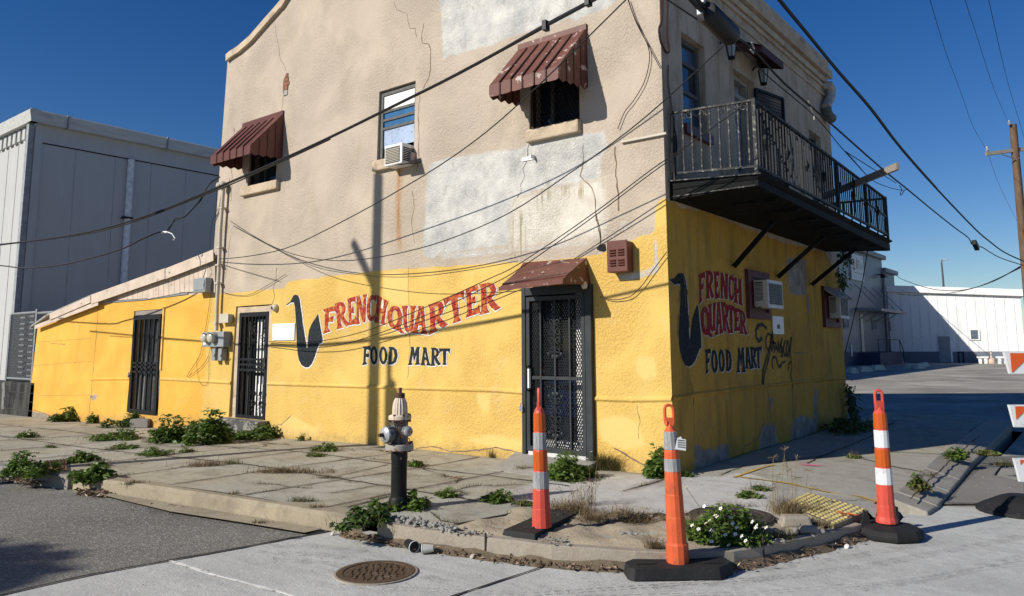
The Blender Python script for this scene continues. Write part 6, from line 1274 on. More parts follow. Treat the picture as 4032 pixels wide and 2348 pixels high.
# tactile paving
c=[onZ(*q('a7',*p),-.05) for p in ((1360,850),(1520,780),(1935,890),(1705,978))]
mb=MB(); g4=[(p[0],p[1]) for p in c]; zz=lambda x,y:ground(x,y)+.022
for i in range(8):
    for j in range(8):
        Pq=[]
        for (a,b) in ((i,j),(i+1,j),(i+1,j+1),(i,j+1)):
            u=a/8;v=b/8; p=(np.array(g4[0])*(1-u)+np.array(g4[3])*u)*(1-v)+(np.array(g4[1])*(1-u)+np.array(g4[2])*u)*v; Pq.append((p[0],p[1],zz(*p)))
        mb.add(Pq,[(0,1,2,3)],0)
b0=[]; 
n1,n2=11,11
for i in range(n1):
    for j in range(n2):
        u=(i+.5)/n1;v=(j+.5)/n2; p=(np.array(g4[0])*(1-u)+np.array(g4[3])*u)*(1-v)+(np.array(g4[1])*(1-u)+np.array(g4[2])*u)*v
        mb.lathe([(.02,0),(.018,.008),(.010,.013)],(p[0],p[1],zz(*p)-.001),8,1)
for a,b in zip(g4,g4[1:]+g4[:1]): mb.add([(a[0],a[1],zz(*a)),(b[0],b[1],zz(*b)),(b[0],b[1],zz(*b)-.2),(a[0],a[1],zz(*a)-.2)],[(0,1,2,3)],0)
struct(mb.build('tactile_paving',[mat('tactile_yellow',(.29,.255,.15),.8,var=.3,vs=8,c2=(.25,.23,.19),c2lo=.48,c2hi=.62,c2s=6),mat('dome_yellow',(.45,.37,.14),.7,c2=(.4,.36,.25),c2s=20)],loc=(0,0,0)))
# ramp flare round the tactile pad
def rampz(x,y): return ground(x,y)+.068
mb=MB(); fl=[tuple(onZ(*q('a7',*p),-.05)[:2]) for p in ((1300,700),(1520,760),(2000,850),(1985,935),(1940,895),(1520,772),(1350,845),(1300,860))]
sheet(mb,fl,.1,lambda x,y:ground(x,y)+.012); struct(mb.build('ramp_slab',conc('ramp_concrete',(.38,.355,.315)),loc=(0,0,0)))
# ------------------------------------------------------------------ hydrant
def gp(r,x,y,z0=-.06):      # pixel -> point on the pavement
    z=z0
    for _ in range(6):
        p=onZ(*q(r,x,y),z); z=ground(p[0],p[1])
    return np.array([p[0],p[1],z])
hb=gp('d8',330,1395); hx,hy,hz=hb; HT=1.08
d_=ray(*q('d8',320,75)); tt=np.hypot(*(hb-CAM)[:2])/np.hypot(*d_[:2]); HT=float((CAM+d_*tt)[2]-hz)
depth=float((hb-CAM)@AX_W); pxm=lambda px:px/2.7696*depth/FOC
t=thing('fire_hydrant','old grey fire hydrant with cream fluted bonnet and black lower barrel','fire hydrant',hb)
M['hyd_black']=mat('hydrant_black',(.014,.015,.015),.55,var=.3,vs=6,c2=(.30,.30,.28),c2lo=.68,c2hi=.70,c2s=13,spec=.2); M['hyd_grey']=mat('hydrant_silver',(.15,.155,.16),.5,metal=.2,var=.3,vs=9,c2=(.07,.05,.035),c2lo=.58,c2hi=.72,c2s=9)
M['hyd_cream']=mat('hydrant_cream',(.60,.50,.38),.6,var=.12,vs=8,c2=(.26,.13,.07),c2lo=.64,c2hi=.68,c2s=16); M['rust']=mat('rust_brown',(.075,.038,.025),.75,var=.3,vs=12)
M['hyd_flange']=mat('hydrant_flange',(.34,.32,.28),.6,var=.2,vs=9,c2=(.22,.10,.05),c2lo=.58,c2hi=.66,c2s=14); M['cap_silver']=mat('cap_silver',(.38,.39,.40),.4,metal=.3,var=.2,vs=14)
r=lambda px:pxm(px)/2; z=lambda f:f*HT
mb=MB(); mb.lathe([(r(215),-.1),(r(215),z(.075)),(r(190),z(.10)),(r(172),z(.105)),(r(172),z(.40)),(r(182),z(.405)),(r(182),z(.475))],hb,24); mb.build('lower_barrel',M['hyd_black'],t,smooth=True)
mb=MB(); mb.lathe([(r(305),z(.483)),(r(310),z(.49)),(r(310),z(.53)),(r(290),z(.537))],hb,24); fl=mb.build('lower_flange',M['hyd_flange'],t,smooth=True)
mb=MB()
for k in range(8): a=k*math.pi/4+.2; mb.lathe([(.014,z(.47)),(.014,z(.55))],(hx+r(265)*math.cos(a),hy+r(265)*math.sin(a),hz),6)
mb.build('bolt',M['rust'],fl)
mb=MB(); mb.lathe([(r(190),z(.535)),(r(185),z(.60)),(r(185),z(.735))],hb,24); mb.build('upper_barrel',M['hyd_grey'],t,smooth=True)
mb=MB(); mb.lathe([(r(250),z(.735)),(r(252),z(.74)),(r(252),z(.765)),(r(225),z(.775))],hb,24); fl=mb.build('upper_flange',M['hyd_cream'],t,smooth=True)
mb=MB()
for k in range(7): a=k*2*math.pi/7+.5; mb.lathe([(.013,z(.715)),(.013,z(.78))],(hx+r(222)*math.cos(a),hy+r(222)*math.sin(a),hz),6)
mb.build('bolt',M['rust'],fl)
mb=MB(); mb.lathe([(r(170),z(.77)),(r(168),z(.83)),(r(155),z(.87)),(r(120),z(.905)),(r(95),z(.918))],hb,32,flute=(0,3,.10)); mb.build('bonnet',M['hyd_cream'],t)
mb=MB(); mb.lathe([(r(108),z(.915)),(r(108),z(.948)),(r(95),z(.955)),(r(40),z(.957)),(r(38),z(.998)),(r(30),z(1.0))],hb,12); mb.build('operating_nut',M['rust'],t)
zc=hz+HT*.625
fw=-AX_W.copy(); fw[2]=0; fw/=np.linalg.norm(fw); rt_=np.array([AX_R[0],AX_R[1],0]); rt_/=np.linalg.norm(rt_)
dl=(-rt_*.66+fw*.75); dr=(rt_*.62+fw*.78)
def nozzle(d,rad,L,zc,name):
    mb=MB(); c=(hx,hy,zc); mb.lathe([(rad*.75,r(120)),(rad*.75,r(165)),(rad*.88,r(165)+.01),(rad*.9,r(165)+L*.3)],c,20,axis=d); nz=mb.build(name,M['hyd_grey'],t,smooth=True)
    mb=MB(); s=r(165)+L*.3; mb.lathe([(rad*1.04,s),(rad*1.08,s+L*.1),(rad*1.06,s+L*.38),(rad*.98,s+L*.42)],c,24,0,axis=d,flute=(0,2,.10)); mb.lathe([(rad*.97,s+L*.40),(rad*.93,s+L*.5),(rad*.62,s+L*.60),(rad*.36,s+L*.63)],c,24,1,axis=d); mb.lathe([(rad*.26,s+L*.6),(rad*.24,s+L*.95),(rad*.2,s+L)],c,5,2,axis=d); mb.build('cap',[M['hyd_grey'],M['cap_silver'],M['rust']],nz)
nozzle(dl,r(175),.13,zc-.005,'pumper_nozzle'); nozzle(dr,r(112),.11,zc+.02,'hose_nozzle')
mb=MB()
def chain(P):
    for k in range(len(P)-1):
        a=Vector(P[k]);b=Vector(P[k+1]); L=(b-a).length; m=max(1,int(L/.028))
        for i in range(m):
            c=a.lerp(b,(i+.5)/m); dd=(b-a).normalized(); s=dd.cross(Vector((fw[0],fw[1],0 if i%2 else 1))).normalized(); pts=[c+dd*.018*math.cos(u)+s*.009*math.sin(u) for u in np.linspace(0,2*math.pi,9)]; mb.tube(pts,.0035,4)
f=lambda a,b,o=.10:(hx+rt_[0]*a+fw[0]*o,hy+rt_[1]*a+fw[1]*o,zc+b)
chain([f(-.03,.10),f(.0,.02,.11),f(-.02,-.06,.11),f(-.05,-.10,.13)]); chain([f(.03,.11,.09),f(.02,.03,.11),f(.05,-.03,.13)]); chain([f(.03,-.0,.11),f(.03,-.11,.11)]); chain([f(.06,-.10,.10),f(.10,-.07,.13),f(.10,-.03,.15)]); chain([f(-.06,.08,.08),f(-.0,.11,.10),f(.05,.08,.10)])
mb.build('chain',M['rust'],t)
# ------------------------------------------------------------------ traffic channelizers
M['or_f']=mat('orange_plastic',(.60,.105,.035),.5,var=.15,vs=6,c2=(.20,.075,.045),c2lo=.56,c2hi=.72,c2s=10); M['or_p']=mat('orange_pink_plastic',(.56,.075,.05),.45,var=.1,vs=8,c2=(.22,.065,.05),c2lo=.58,c2hi=.72,c2s=10)
M['or_refl']=mat('orange_reflective',(.46,.085,.012),.35,var=.12,vs=14,stretch=(8,8,.6)); M['wh_refl']=mat('white_reflective',(.66,.67,.68),.4,var=.06,vs=10,c2=(.5,.5,.5),c2s=12); M['gr_refl']=mat('dirty_reflective',(.27,.275,.28),.5,var=.3,vs=9,stretch=(8,8,.8),c2=(.42,.42,.42),c2s=16)
M['rubber']=mat('rubber_black',(.018,.018,.019),.75,var=.3,vs=7,bs=20,bst=.5,c2=(.06,.055,.05),c2lo=.6,c2hi=.7,c2s=6)
def channelizer(name,label,base,ht,prof,bands,body,handle_yaw,hf,lean=(0,0),plate=False):
    t=thing(name,label,'traffic cone',base,'orange channelizer posts along the corner kerb'); X,Y,Z=base
    L=Vector((lean[0],lean[1],1)).normalized()
    mb=MB(); prof=[(rr*.96,zz) for rr,zz in prof]; mb.lathe([(rr,zz*ht) for rr,zz in prof],base,12,axis=L); mb.build('post',body,t,bevel=.004)
    for (z0,z1,m_) in bands:
        r0=np.interp(z0,[p[1] for p in prof],[p[0] for p in prof])+.003; r1=np.interp(z1,[p[1] for p in prof],[p[0] for p in prof])+.003
        mb=MB(); mb.lathe([(r0-.002,z0*ht),(r0,z0*ht+.003),(r1,z1*ht-.003),(r1-.002,z1*ht)],base,12,axis=L); mb.build('reflective_band',m_,t)
    mb=MB(); c=Vector(base)+L*(hf*ht); H=(1-hf)*ht; hw=Vector((math.cos(handle_yaw),math.sin(handle_yaw),0)); w=.030
    mb.lathe([(.036,-.012),(.02,.01),(.012,.03)],c,10,axis=L)
    pts=[c+L*(H*.10)-hw*w*.6,c+L*(H*.25)-hw*w,c+L*(H*.80)-hw*w,c+L*(H*.93)-hw*w*.7,c+L*(H*.98),c+L*(H*.93)+hw*w*.7,c+L*(H*.80)+hw*w,c+L*(H*.25)+hw*w,c+L*(H*.10)+hw*w*.6]
    
    if plate:
        mb.bar(c-L*.01,c+L*(H*.36),w*2.25,.028,up=hw.cross(L))
    mb.tube(pts,.012 if plate else .011,8); mb.bar(pts[0],pts[-1],.022,.03); mb.bar(c+L*(H*.12)-hw*.02,c+L*(H*.3)-hw*.02,.02,.03); mb.bar(c+L*(H*.28)-hw*w,c+L*(H*.28)+hw*w,.02,.05); mb.build('handle',body,t,smooth=True)
    return t
def rubber_block(t,c,yaw,l,w,h,round_=False):
    mb=MB(); ca,sa=math.cos(yaw),math.sin(yaw); P=lambda u,v,z_:(c[0]+ca*u-sa*v,c[1]+sa*u+ca*v,c[2]+z_)
    if round_: mb.lathe([(l,0),(l*1.02,h*.4),(l*.93,h*.8),(l*.55,h),(l*.3,h*1.02)],c,9,phase=yaw)
    else:
        ch=.12; o=lambda l,w,z_:[P(-l+ch*.3,-w,z_),P(l-ch,-w,z_),P(l,-w+ch,z_),P(l,w-ch*.5,z_),P(l-ch*.5,w,z_),P(-l+ch,w,z_),P(-l,w-ch,z_),P(-l,-w+ch*.3,z_)]
        a=o(l,w,0);b=o(l*.97,w*.94,h); n=8; mb.add(a+b,[tuple(reversed(range(8))),tuple(range(8,16))]+[(i,(i+1)%8,8+(i+1)%8,8+i) for i in range(8)])
        for s in (-1,1): q0=[P(s*l*.62+dx,dy,h+.002) for dx,dy in ((-.07,-.05),(.07,-.05),(.07,-.035),(-.07,-.035))]; mb.prism(q0,(0,0,.006))
    return mb.build('rubber_base',M['rubber'],t,bevel=.012)
def ht_of(base,px,py):
    d=ray(px,py); k=np.hypot(*(np.array(base)-CAM)[:2])/np.hypot(*d[:2]); return float((CAM+d*k)[2]-base[2])
def width(px,scale,base): return px/scale*float((np.array(base)-CAM)@AX_W)/FOC/2
b1=np.array([*onZ(*q('a5',1363,1022),-.015)[:2],-.015]); H1=ht_of(b1,*q('a5',1360,132)); s=lambda w:width(w,1.635,b1)
fz=lambda y:(1022-y)/(1022-132)
t=channelizer('traffic_channelizer','orange and silver channelizer post with edge-on handle standing in front of the store door',b1,H1,[(s(136),0),(s(132),fz(1000)),(s(122),fz(905)),(s(119),fz(900)),(s(112),fz(785)),(s(104),fz(775)),(s(102),fz(665)),(s(96),fz(660)),(s(92),fz(535)),(s(88),fz(530)),(s(84),fz(415)),(s(80),fz(410)),(s(74),fz(290)),(s(60),fz(270)),(s(26),fz(262))],
 [(fz(777),fz(668),M['gr_refl']),(fz(658),fz(537),M['or_refl']),(fz(528),fz(418),M['gr_refl']),(fz(408),fz(292),M['or_refl'])],M['or_p'],math.atan2(AX_W[1],AX_W[0]),fz(262),(-.015*AX_R[0],-.015*AX_R[1]),True)
P=[np.array(onZ(*q('a5',*p),-.075)) for p in ((1102,1097),(1318,1128),(1612,968),(1430,950))]
mb=MB(); cc_=sum(P)/4; up_=np.array([0,0,.062]); mb.hexa([tuple(p) for p in P],[tuple(cc_+(p-cc_)*.95+up_) for p in P])
for f in (.2,.8): c_=P[0]*(1-f)*.5+P[1]*(1-f)*.5+P[2]*f*.5+P[3]*f*.5+up_; mb.bx(c_[0]-.06,c_[0]+.06,c_[1]-.012,c_[1]+.012,c_[2]-.003,c_[2]+.008)
mb.build('rubber_base',M['rubber'],t,bevel=.014)
b2=np.array([*onZ(*q('a7',640,1240),-.12)[:2],-.12]); H2=ht_of(b2,*q('a7',622,160)); s=lambda w:width(w,1.731,b2); fz=lambda y:(1245-y)/(1245-160)
t=channelizer('traffic_channelizer','tall bright orange channelizer post with loop handle and torn silver tape at the building corner',b2,H2,[(s(158),0),(s(160),fz(1120)),(s(150),fz(1112)),(s(138),fz(1105)),(s(134),fz(938)),(s(129),fz(930)),(s(127),fz(785)),(s(122),fz(778)),(s(116),fz(628)),(s(110),fz(622)),(s(103),fz(482)),(s(98),fz(476)),(s(92),fz(350)),(s(70),fz(335)),(s(30),fz(325))],
 [(fz(624),fz(536),M['gr_refl']),(fz(474),fz(348),M['gr_refl'])],M['or_f'],math.atan2(AX_R[1],AX_R[0]),fz(325),(.03*AX_R[0]*-1,-.03*AX_R[1]))
mb=MB(); c=b2+np.array([0,0,H2*fz(430)]); o=fw*(s(105)+.006)
pq=lambda a,b:tuple(c+o+rt_*a+np.array([0,0,b])); mb.prism([pq(-.01,-.035),pq(.065,-.045),pq(.068,.03),pq(.04,.035),pq(.035,.05),pq(.01,.04)],tuple(fw*.006)); tp_=mb.build('torn_tape',M['wh_refl'],t)
mb=MB()
for k in range(4): mb.prism([tuple(np.array(pq(.01,-.02+k*.015))+fw*.007),tuple(np.array(pq(.06,-.026+k*.015))+fw*.007),tuple(np.array(pq(.06,-.020+k*.015))+fw*.007),tuple(np.array(pq(.01,-.014+k*.015))+fw*.007)],tuple(fw*.002))
mb.build('stripe',M['frame_dark'],tp_)
P=[onZ(*q('a7',*p),-.19) for p in ((350,1325),(1020,1315))]; v=P[1]-P[0]; yaw=math.atan2(v[1],v[0]); c=(b2[0],b2[1],-.19); rubber_block(t,c,yaw,.37,.155,.075)
b4=np.array([*onZ(*q('a8',550,1062),-.08)[:2],-.08]); H4=ht_of(b4,*q('a8',562,331)); s=lambda w:width(w,1.4013,b4); fz=lambda y:(1065-y)/(1065-331)
t=channelizer('traffic_channelizer','orange and white banded channelizer post on chipped round rubber base at the kerb ramp',b4,H4,[(s(122),0),(s(118),fz(1050)),(s(104),fz(1030)),(s(100),fz(975)),(s(96),fz(965)),(s(92),fz(860)),(s(88),fz(855)),(s(86),fz(765)),(s(82),fz(760)),(s(80),fz(660)),(s(77),fz(655)),(s(76),fz(555)),(s(74),fz(550)),(s(70),fz(460)),(s(55),fz(448)),(s(34),fz(440))],
 [(fz(856),fz(766),M['wh_refl']),(fz(758),fz(662),M['or_refl']),(fz(653),fz(557),M['wh_refl']),(fz(548),fz(462),M['or_refl'])],M['or_p'],math.atan2(AX_R[1],AX_R[0]),fz(440),(0,0),True)
rubber_block(t,(b4[0],b4[1]+.02,-.19),.3,.26,.2,.10,True)
mb=MB(); v=b4+rt_*-.17; mb.prism([tuple(v+rt_*a+np.array([0,0,b_])) for a,b_ in ((-.05,-.05),(.04,-.05),(.03,.05),(-.005,.10),(-.02,.04))],tuple(fw*-.03)); v=b4+rt_*.2-fw*.25; mb.prism([tuple(v+rt_*a+np.array([0,0,b_])) for a,b_ in ((-.08,-.08),(.03,-.08),(.02,.07),(-.04,.09))],tuple(fw*-.03)); mb.build('broken_piece',M['rubber'],t)
# ------------------------------------------------------------------ barricade at the right edge
M['bo']=mat('board_orange',(.62,.10,.02),.45,var=.08)
bp=onZ(*q('c2',64,1322),-.19); D=float((onZ(*q('c2',200,1270),-.19)-CAM)@AX_W)
t=thing('striped_barricade','orange and white striped barricade boards on a round black rubber base at the right edge','barricade',at(4110,2020,D))
for (tl,bl) in (((135,70),(155,238)),((172,480),(195,650)),((212,893),(232,1070))):
    p=at(*q('c2',*tl),D-.6); r_=at(*q('c2',*bl),D-.6); h=p[2]-r_[2]; L=1.15; u=rt_; a=np.array([(p[0]+r_[0])/2,(p[1]+r_[1])/2,r_[2]])
    mb=MB(); k=-fw*.03; B=lambda s_,z_:tuple(a+u*s_+np.array([0,0,z_]))
    mb.prism([B(0,0),B(L,0),B(L,h),B(-.035,h)],tuple(k)); bo=mb.build('board',M['wh_refl'],t)
    mb=MB(); i=0; ph=[.0,.27,.18][[70,480,893].index(tl[1])]; e=.012
    for j in range(-1,4):
        x0=j*.44+{70:-.04,480:.19,893:.10}[tl[1]]; poly=[(x0,e),(x0+.2,e),(x0+.2+h*1.0,h-e),(x0+h,h-e)] if tl[1]!=70 else [(x0,e),(x0+.06,e),(x0+.06+h,h-e),(x0,h-e)]
        if tl[1]==70 and j>0: poly=[(x0,e),(x0+.2,e),(x0+.2+h,h-e),(x0+h,h-e)]
        if tl[1]==70 and j<0: continue
        poly=clip_half(clip_half(poly,0,.012-.0,False),0,L-.01,True)
        if len(poly)>2: mb=MB(); mb.prism([tuple(np.array(B(*pp))+fw*.003) for pp in poly],tuple(fw*.002)); mb.build('stripe',M['bo'],bo)
c=onZ(*q('c2',230,1300),-.19); mb=MB(); mb.lathe([(.36,0),(.36,.025),(.30,.06),(.16,.13),(.10,.15)],(c[0],c[1],-.19),24); mb.build('rubber_base',M['rubber'],t,smooth=True)
mb=MB(); a=at(*q('c2',212,893),D-.6)+rt_*.28
for s_ in (0,.5): mb.bar((a[0]+rt_[0]*s_-fw[0]*.06,a[1]+rt_[1]*s_-fw[1]*.06,-.12),(a[0]+rt_[0]*s_-fw[0]*.06,a[1]+rt_[1]*s_-fw[1]*.06,1.3),.045)
mb.build('upright',M['galv'],t)
# ------------------------------------------------------------------ ironwork in the ground
def manhole(name,label,pts,z_,mt,bars):
    P=[onZ(*p,z_) for p in pts]; cx=sum(p[0] for p in P)/4; cy=sum(p[1] for p in P)/4; R=(np.linalg.norm(P[0]-P[2])+np.linalg.norm(P[1]-P[3]))/4
    t=thing(name,label,'manhole cover',(cx,cy,z_)); mb=MB()
    mb.lathe([(R*1.06,-.02),(R*1.06,.004),(R*1.0,.005),(R*1.0,-.004)],(cx,cy,z_),36); mb.build('ring',M['kerb_new'] if bars else mt,t)
    mb=MB(); mb.lathe([(R*.985,-.03),(R*.985,.008),(R*.84,.0085),(R*.82,.003)],(cx,cy,z_),36); cv=mb.build('cover',mt,t)
    mb=MB(); n=9
    for i in range(-n,n+1):
        for j in range(-n,n+1):
            x=(i+.5*(j%2))*R*.22; y=j*R*.115
            if math.hypot(x,y)<R*.76 and (bars is None or True):
                a=(.5 if (i+j)%2 else -.5) if bars else .6; dx,dy=math.cos(a)*R*.075,math.sin(a)*R*.075; mb.bar((cx+x-dx,cy+y-dy,z_+.005),(cx+x+dx,cy+y+dy,z_+.005),R*.05,.012)
    mb.build('tread_stud',mt,cv); return t
M['iron_brown']=mat('cast_iron_brown',(.095,.063,.04),.6,metal=.2,var=.2,vs=12,c2=(.16,.12,.09),c2s=9)
manhole('manhole_cover','round brown cast iron manhole cover in the new concrete street',[q('c4',190,910),q('c4',680,775),q('c4',1165,915),q('c4',700,1018)],-.19,M['iron_brown'],True)
cc=gp('a7',1005,925); 
PM=[q('a7',745,905),q('a7',1005,862),q('a7',1255,925),q('a7',1010,985)]
manhole('manhole_cover','round dark manhole cover behind the white flowering weeds',PM,ground(cc[0],cc[1])+.03,mat('cast_iron_dark',(.06,.048,.042),.7,var=.3,vs=14,c2=(.25,.22,.19),c2lo=.6,c2hi=.7,c2s=9),False)
P=[gp('a3',*p) for p in ((300,540),(310,495),(470,480),(470,555))]; mb=MB(); c=sum(P)/4; 
mb.prism([(p[0],p[1],p[2]+.01) for p in P],(0,0,.02),0)
for k in range(1,7): a=P[0]*(1-k/7)+P[3]*k/7; b=P[1]*(1-k/7)+P[2]*k/7; mb.bar((a[0],a[1],a[2]+.034),(b[0],b[1],b[2]+.034),.015,.01,1)
o=mb.build('drain_grate',[mat('rust_plate',(.20,.095,.05),.85),M['rust']]); tag(o,'rusty brown drain plate between the two left kerb weeds','drain cover')
# loose block at the annex door
P=[gp('a3',915,245),gp('a3',1045,245)]; v=P[1]-P[0]; mb=MB(); n_=np.array([-v[1],v[0],0]); n_/=np.linalg.norm(n_); h=.17; mb.hexa([tuple(P[0]),tuple(P[1]),tuple(P[1]+n_*.3),tuple(P[0]+n_*.3)],[tuple(p+np.array([0,0,h])) for p in (P[0],P[1],P[1]+n_*.3,P[0]+n_*.3)]); o=mb.build('concrete_block',M['kerb_old'],bevel=.015); tag(o,'grey concrete step block below the black barred door of the lean-to','block')
# ------------------------------------------------------------------ plants
def leaf_mat(name,a,b,tr=.25):
    n=NT(name); oi=n.n.new('ShaderNodeObjectInfo'); f=n.noise(9,3,.6); col=n.mix(n.ramp(f,.35,.65),a,b); n.done(col,.45,0,None,.4)
    td=n.n.new('ShaderNodeBsdfTranslucent'); n.link(col,td.inputs['Color']); ms=n.n.new('ShaderNodeMixShader'); ms.inputs[0].default_value=tr; n.link(n.b.outputs[0],ms.inputs[1]); n.link(td.outputs[0],ms.inputs[2]); n.link(ms.outputs[0],n.n['Material Output'].inputs[0]); return n.mat
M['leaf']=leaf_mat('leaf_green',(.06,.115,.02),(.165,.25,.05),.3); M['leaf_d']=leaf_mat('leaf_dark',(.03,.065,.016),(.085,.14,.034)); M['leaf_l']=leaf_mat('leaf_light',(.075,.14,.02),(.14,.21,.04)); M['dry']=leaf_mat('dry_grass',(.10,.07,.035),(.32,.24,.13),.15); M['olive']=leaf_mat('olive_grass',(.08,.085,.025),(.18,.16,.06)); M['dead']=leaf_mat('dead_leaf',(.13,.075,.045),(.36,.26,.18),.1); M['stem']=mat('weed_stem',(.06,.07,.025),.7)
def leaf(mb,p,d,up,L,W,mi=0,fold=.25):
    p=Vector(p);d=Vector(d).normalized();s=d.cross(Vector(up))
    if s.length<1e-4: s=Vector((1,0,0))
    s.normalize(); n_=s.cross(d); mid=p+d*L*.45; tip=p+d*L-n_*L*.12
    mb.add([p,mid+s*W/2+n_*W*fold,tip,mid-s*W/2+n_*W*fold,mid],[(0,1,4),(1,2,4),(4,2,3),(0,4,3)],mi)
def weed(name,label,base,rx,ry,h,n,ls,mt,cat='weed',group='green weeds on the pavement',shape='bush',stems=5,rot=0,seed=None):
    rs=random.Random(seed if seed is not None else int(abs(base[0]*1000)+abs(base[1]*777))); X,Y,Z=base
    t=thing(name,label,cat,base,group); mb=MB(); st=MB(); ca,sa=math.cos(rot),math.sin(rot)
    cl=[(rs.uniform(-.85,.85),rs.uniform(-.85,.85),rs.uniform(.3,.75)) for _ in range(max(3,stems)+7)]+[(rs.gauss(0,.3),rs.gauss(0,.3),1.05) for _ in range(2)]
    for (a,b,c_) in cl:
        e=(X+(a*rx)*ca-(b*ry)*sa,Y+(a*rx)*sa+(b*ry)*ca,Z+h*c_*.85); st.tube([(X+(e[0]-X)*.3,Y+(e[1]-Y)*.3,Z-.02),((X+e[0])/2+.02,(Y+e[1])/2,Z+h*c_*.55),e],[.006,.005,.003],4)
    for _ in range(int(n*1.5)):
        a,b,c_=rs.choice(cl); u=a+rs.gauss(0,.17); v=b+rs.gauss(0,.17); rr=math.hypot(u,v)
        if rr>1.25: continue
        zz=Z+h*max(.03,rs.uniform(.0,1)**.8*c_*(1-.3*min(1,rr*rr))); x=X+u*rx*ca-v*ry*sa; y=Y+u*rx*sa+v*ry*ca
        g_=ground(x,y) if y<0.0 or x>0 else Z
        if zz<g_+.01: zz=g_+.015
        if y>-.02 and x<0: y=-.03
        an=rs.uniform(0,2*math.pi); d=(math.cos(an),math.sin(an),rs.uniform(-.5,.5)); leaf(mb,(x,y,zz),d,(rs.gauss(0,.35),rs.gauss(0,.35),1),ls*rs.uniform(.6,1.3),ls*rs.uniform(.45,.85),0 if rs.random()<.7 else 1)
    mb.build('leaves',[mt,M['leaf_l'] if mt is M['leaf'] else M['leaf']],t,fix=False); st.build('stems',M['stem'],t); return t
WPOS=[]
def W(lab,r,x,y,wpx,hpx,n,ls,mt='leaf',**k):
    b=gp(r,x,y); s=REG[r][2]; D_=float((b-CAM)@AX_W); wm=wpx/s*D_/FOC/2; hm=hpx/s*D_/FOC
    b=b+np.array([AX_W[0],AX_W[1],0])*min(wm*.5,.25); hm*=.9
    if b[0]<0 and b[1]>-.12: b[1]=-.12
    if b[0]<0: b[2]=ground(b[0],b[1])
    WPOS.append((b,wm)); ls*=random.uniform(.75,1.15)
    return weed('weed_plant',lab,b,wm,k.pop('ry',min(wm,.35)),hm,n,ls,M[mt],rot=k.pop('rot',math.atan2(AX_R[1],AX_R[0])),**k)
W('bushy weed at the foot of the lean-to, leftmost along the wall','a3',445,200,180,105,330,.10)
W('small upright weed against the lean-to left of the barred door','a3',715,208,90,90,180,.09)
W('weeds hanging over the block below the barred door','a3',1000,235,330,115,520,.10,mt='leaf_d')
W('tall leafy weed clump between the two iron doors','a3',1200,350,240,220,800,.10)
W('tallest leafy weed just left of the white panelled door','a3',1450,365,300,270,1100,.10)
W('low weeds spreading right of the white panelled door step','a3',1790,330,380,110,620,.085)
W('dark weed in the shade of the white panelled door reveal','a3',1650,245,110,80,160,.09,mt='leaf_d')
W('flat spreading weed mat on the pavement below the barred door','a3',770,335,420,80,600,.085)
W('small weed sprig on the left pavement near the block wall','a3',180,315,130,55,130,.07)
W('tiny sprig at the pavement joint left','a3',350,385,70,22,50,.05)
W('weed clump with dead leaves in the left gutter','a3',140,600,330,190,800,.085)
W('weed clump growing over the broken kerb right of the drain plate','a3',610,620,220,110,420,.085)
W('weed clump behind the drain plate','a3',545,490,190,80,340,.08)
W('thin trailing weed right of the broken kerb','a3',700,520,120,50,110,.06)
W('small green weed pair in the pavement joint, left of the hydrant','a3',1080,445,210,65,240,.07)
W('small weed by the tall clump along the pavement joint','a3',860,395,150,45,160,.06)
W('little round weed in the third pavement joint','a3',1320,420,90,35,80,.05)
W('round weed on the pavement below the painted saxophone','a3',2285,412,150,62,230,.08)
W('flat grassy weed below the round weed','a3',2230,448,120,30,110,.05)
W('spindly seedling at the wall foot below the saxophone','a3',2185,330,50,65,40,.05,mt='leaf_l')
W('leafy weed at the foot of the hydrant','a5',500,915,240,115,420,.075)
W('dark sprawling weed spilling over the kerb left of the hydrant','c4',480,370,560,200,520,.075,mt='leaf_d')
W('sprig reaching up left of the hydrant base','a5',300,925,110,70,110,.07)
W('small weed at the slab edge behind the hydrant','a5',540,635,110,45,70,.06)
W('low weed in the joint right of the hydrant','a5',755,830,110,45,110,.06)
W('low green weed between the hydrant and the first post','a5',1080,870,160,75,200,.07)
W('flat green weed right of the first post base slab','a5',1240,890,100,25,60,.05)
W('dense dark green weed with white flowers at the store door','a5',1560,730,330,190,1100,.06)
W('climbing leafy weed at the building corner','a7',520,655,110,250,420,.085,ry=.12)
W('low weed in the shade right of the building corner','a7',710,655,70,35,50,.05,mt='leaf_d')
W('flat rosette weed on the white slab behind the flowers','a7',1135,798,150,40,110,.06)
W('flat rosette weed beside the yellow line','a7',1215,750,120,30,90,.05)
W('low weed at the shadow edge of the side pavement','a8',385,710,70,15,70,.05)
W('green weed in the kerb joint of the side street','a8',950,712,95,62,230,.07)
W('pale weed in the kerb gap by the banded post','a8',740,885,80,100,230,.07,mt='olive')
W('low weed at the right end of the side kerb','a8',1100,690,110,20,90,.06,mt='olive')
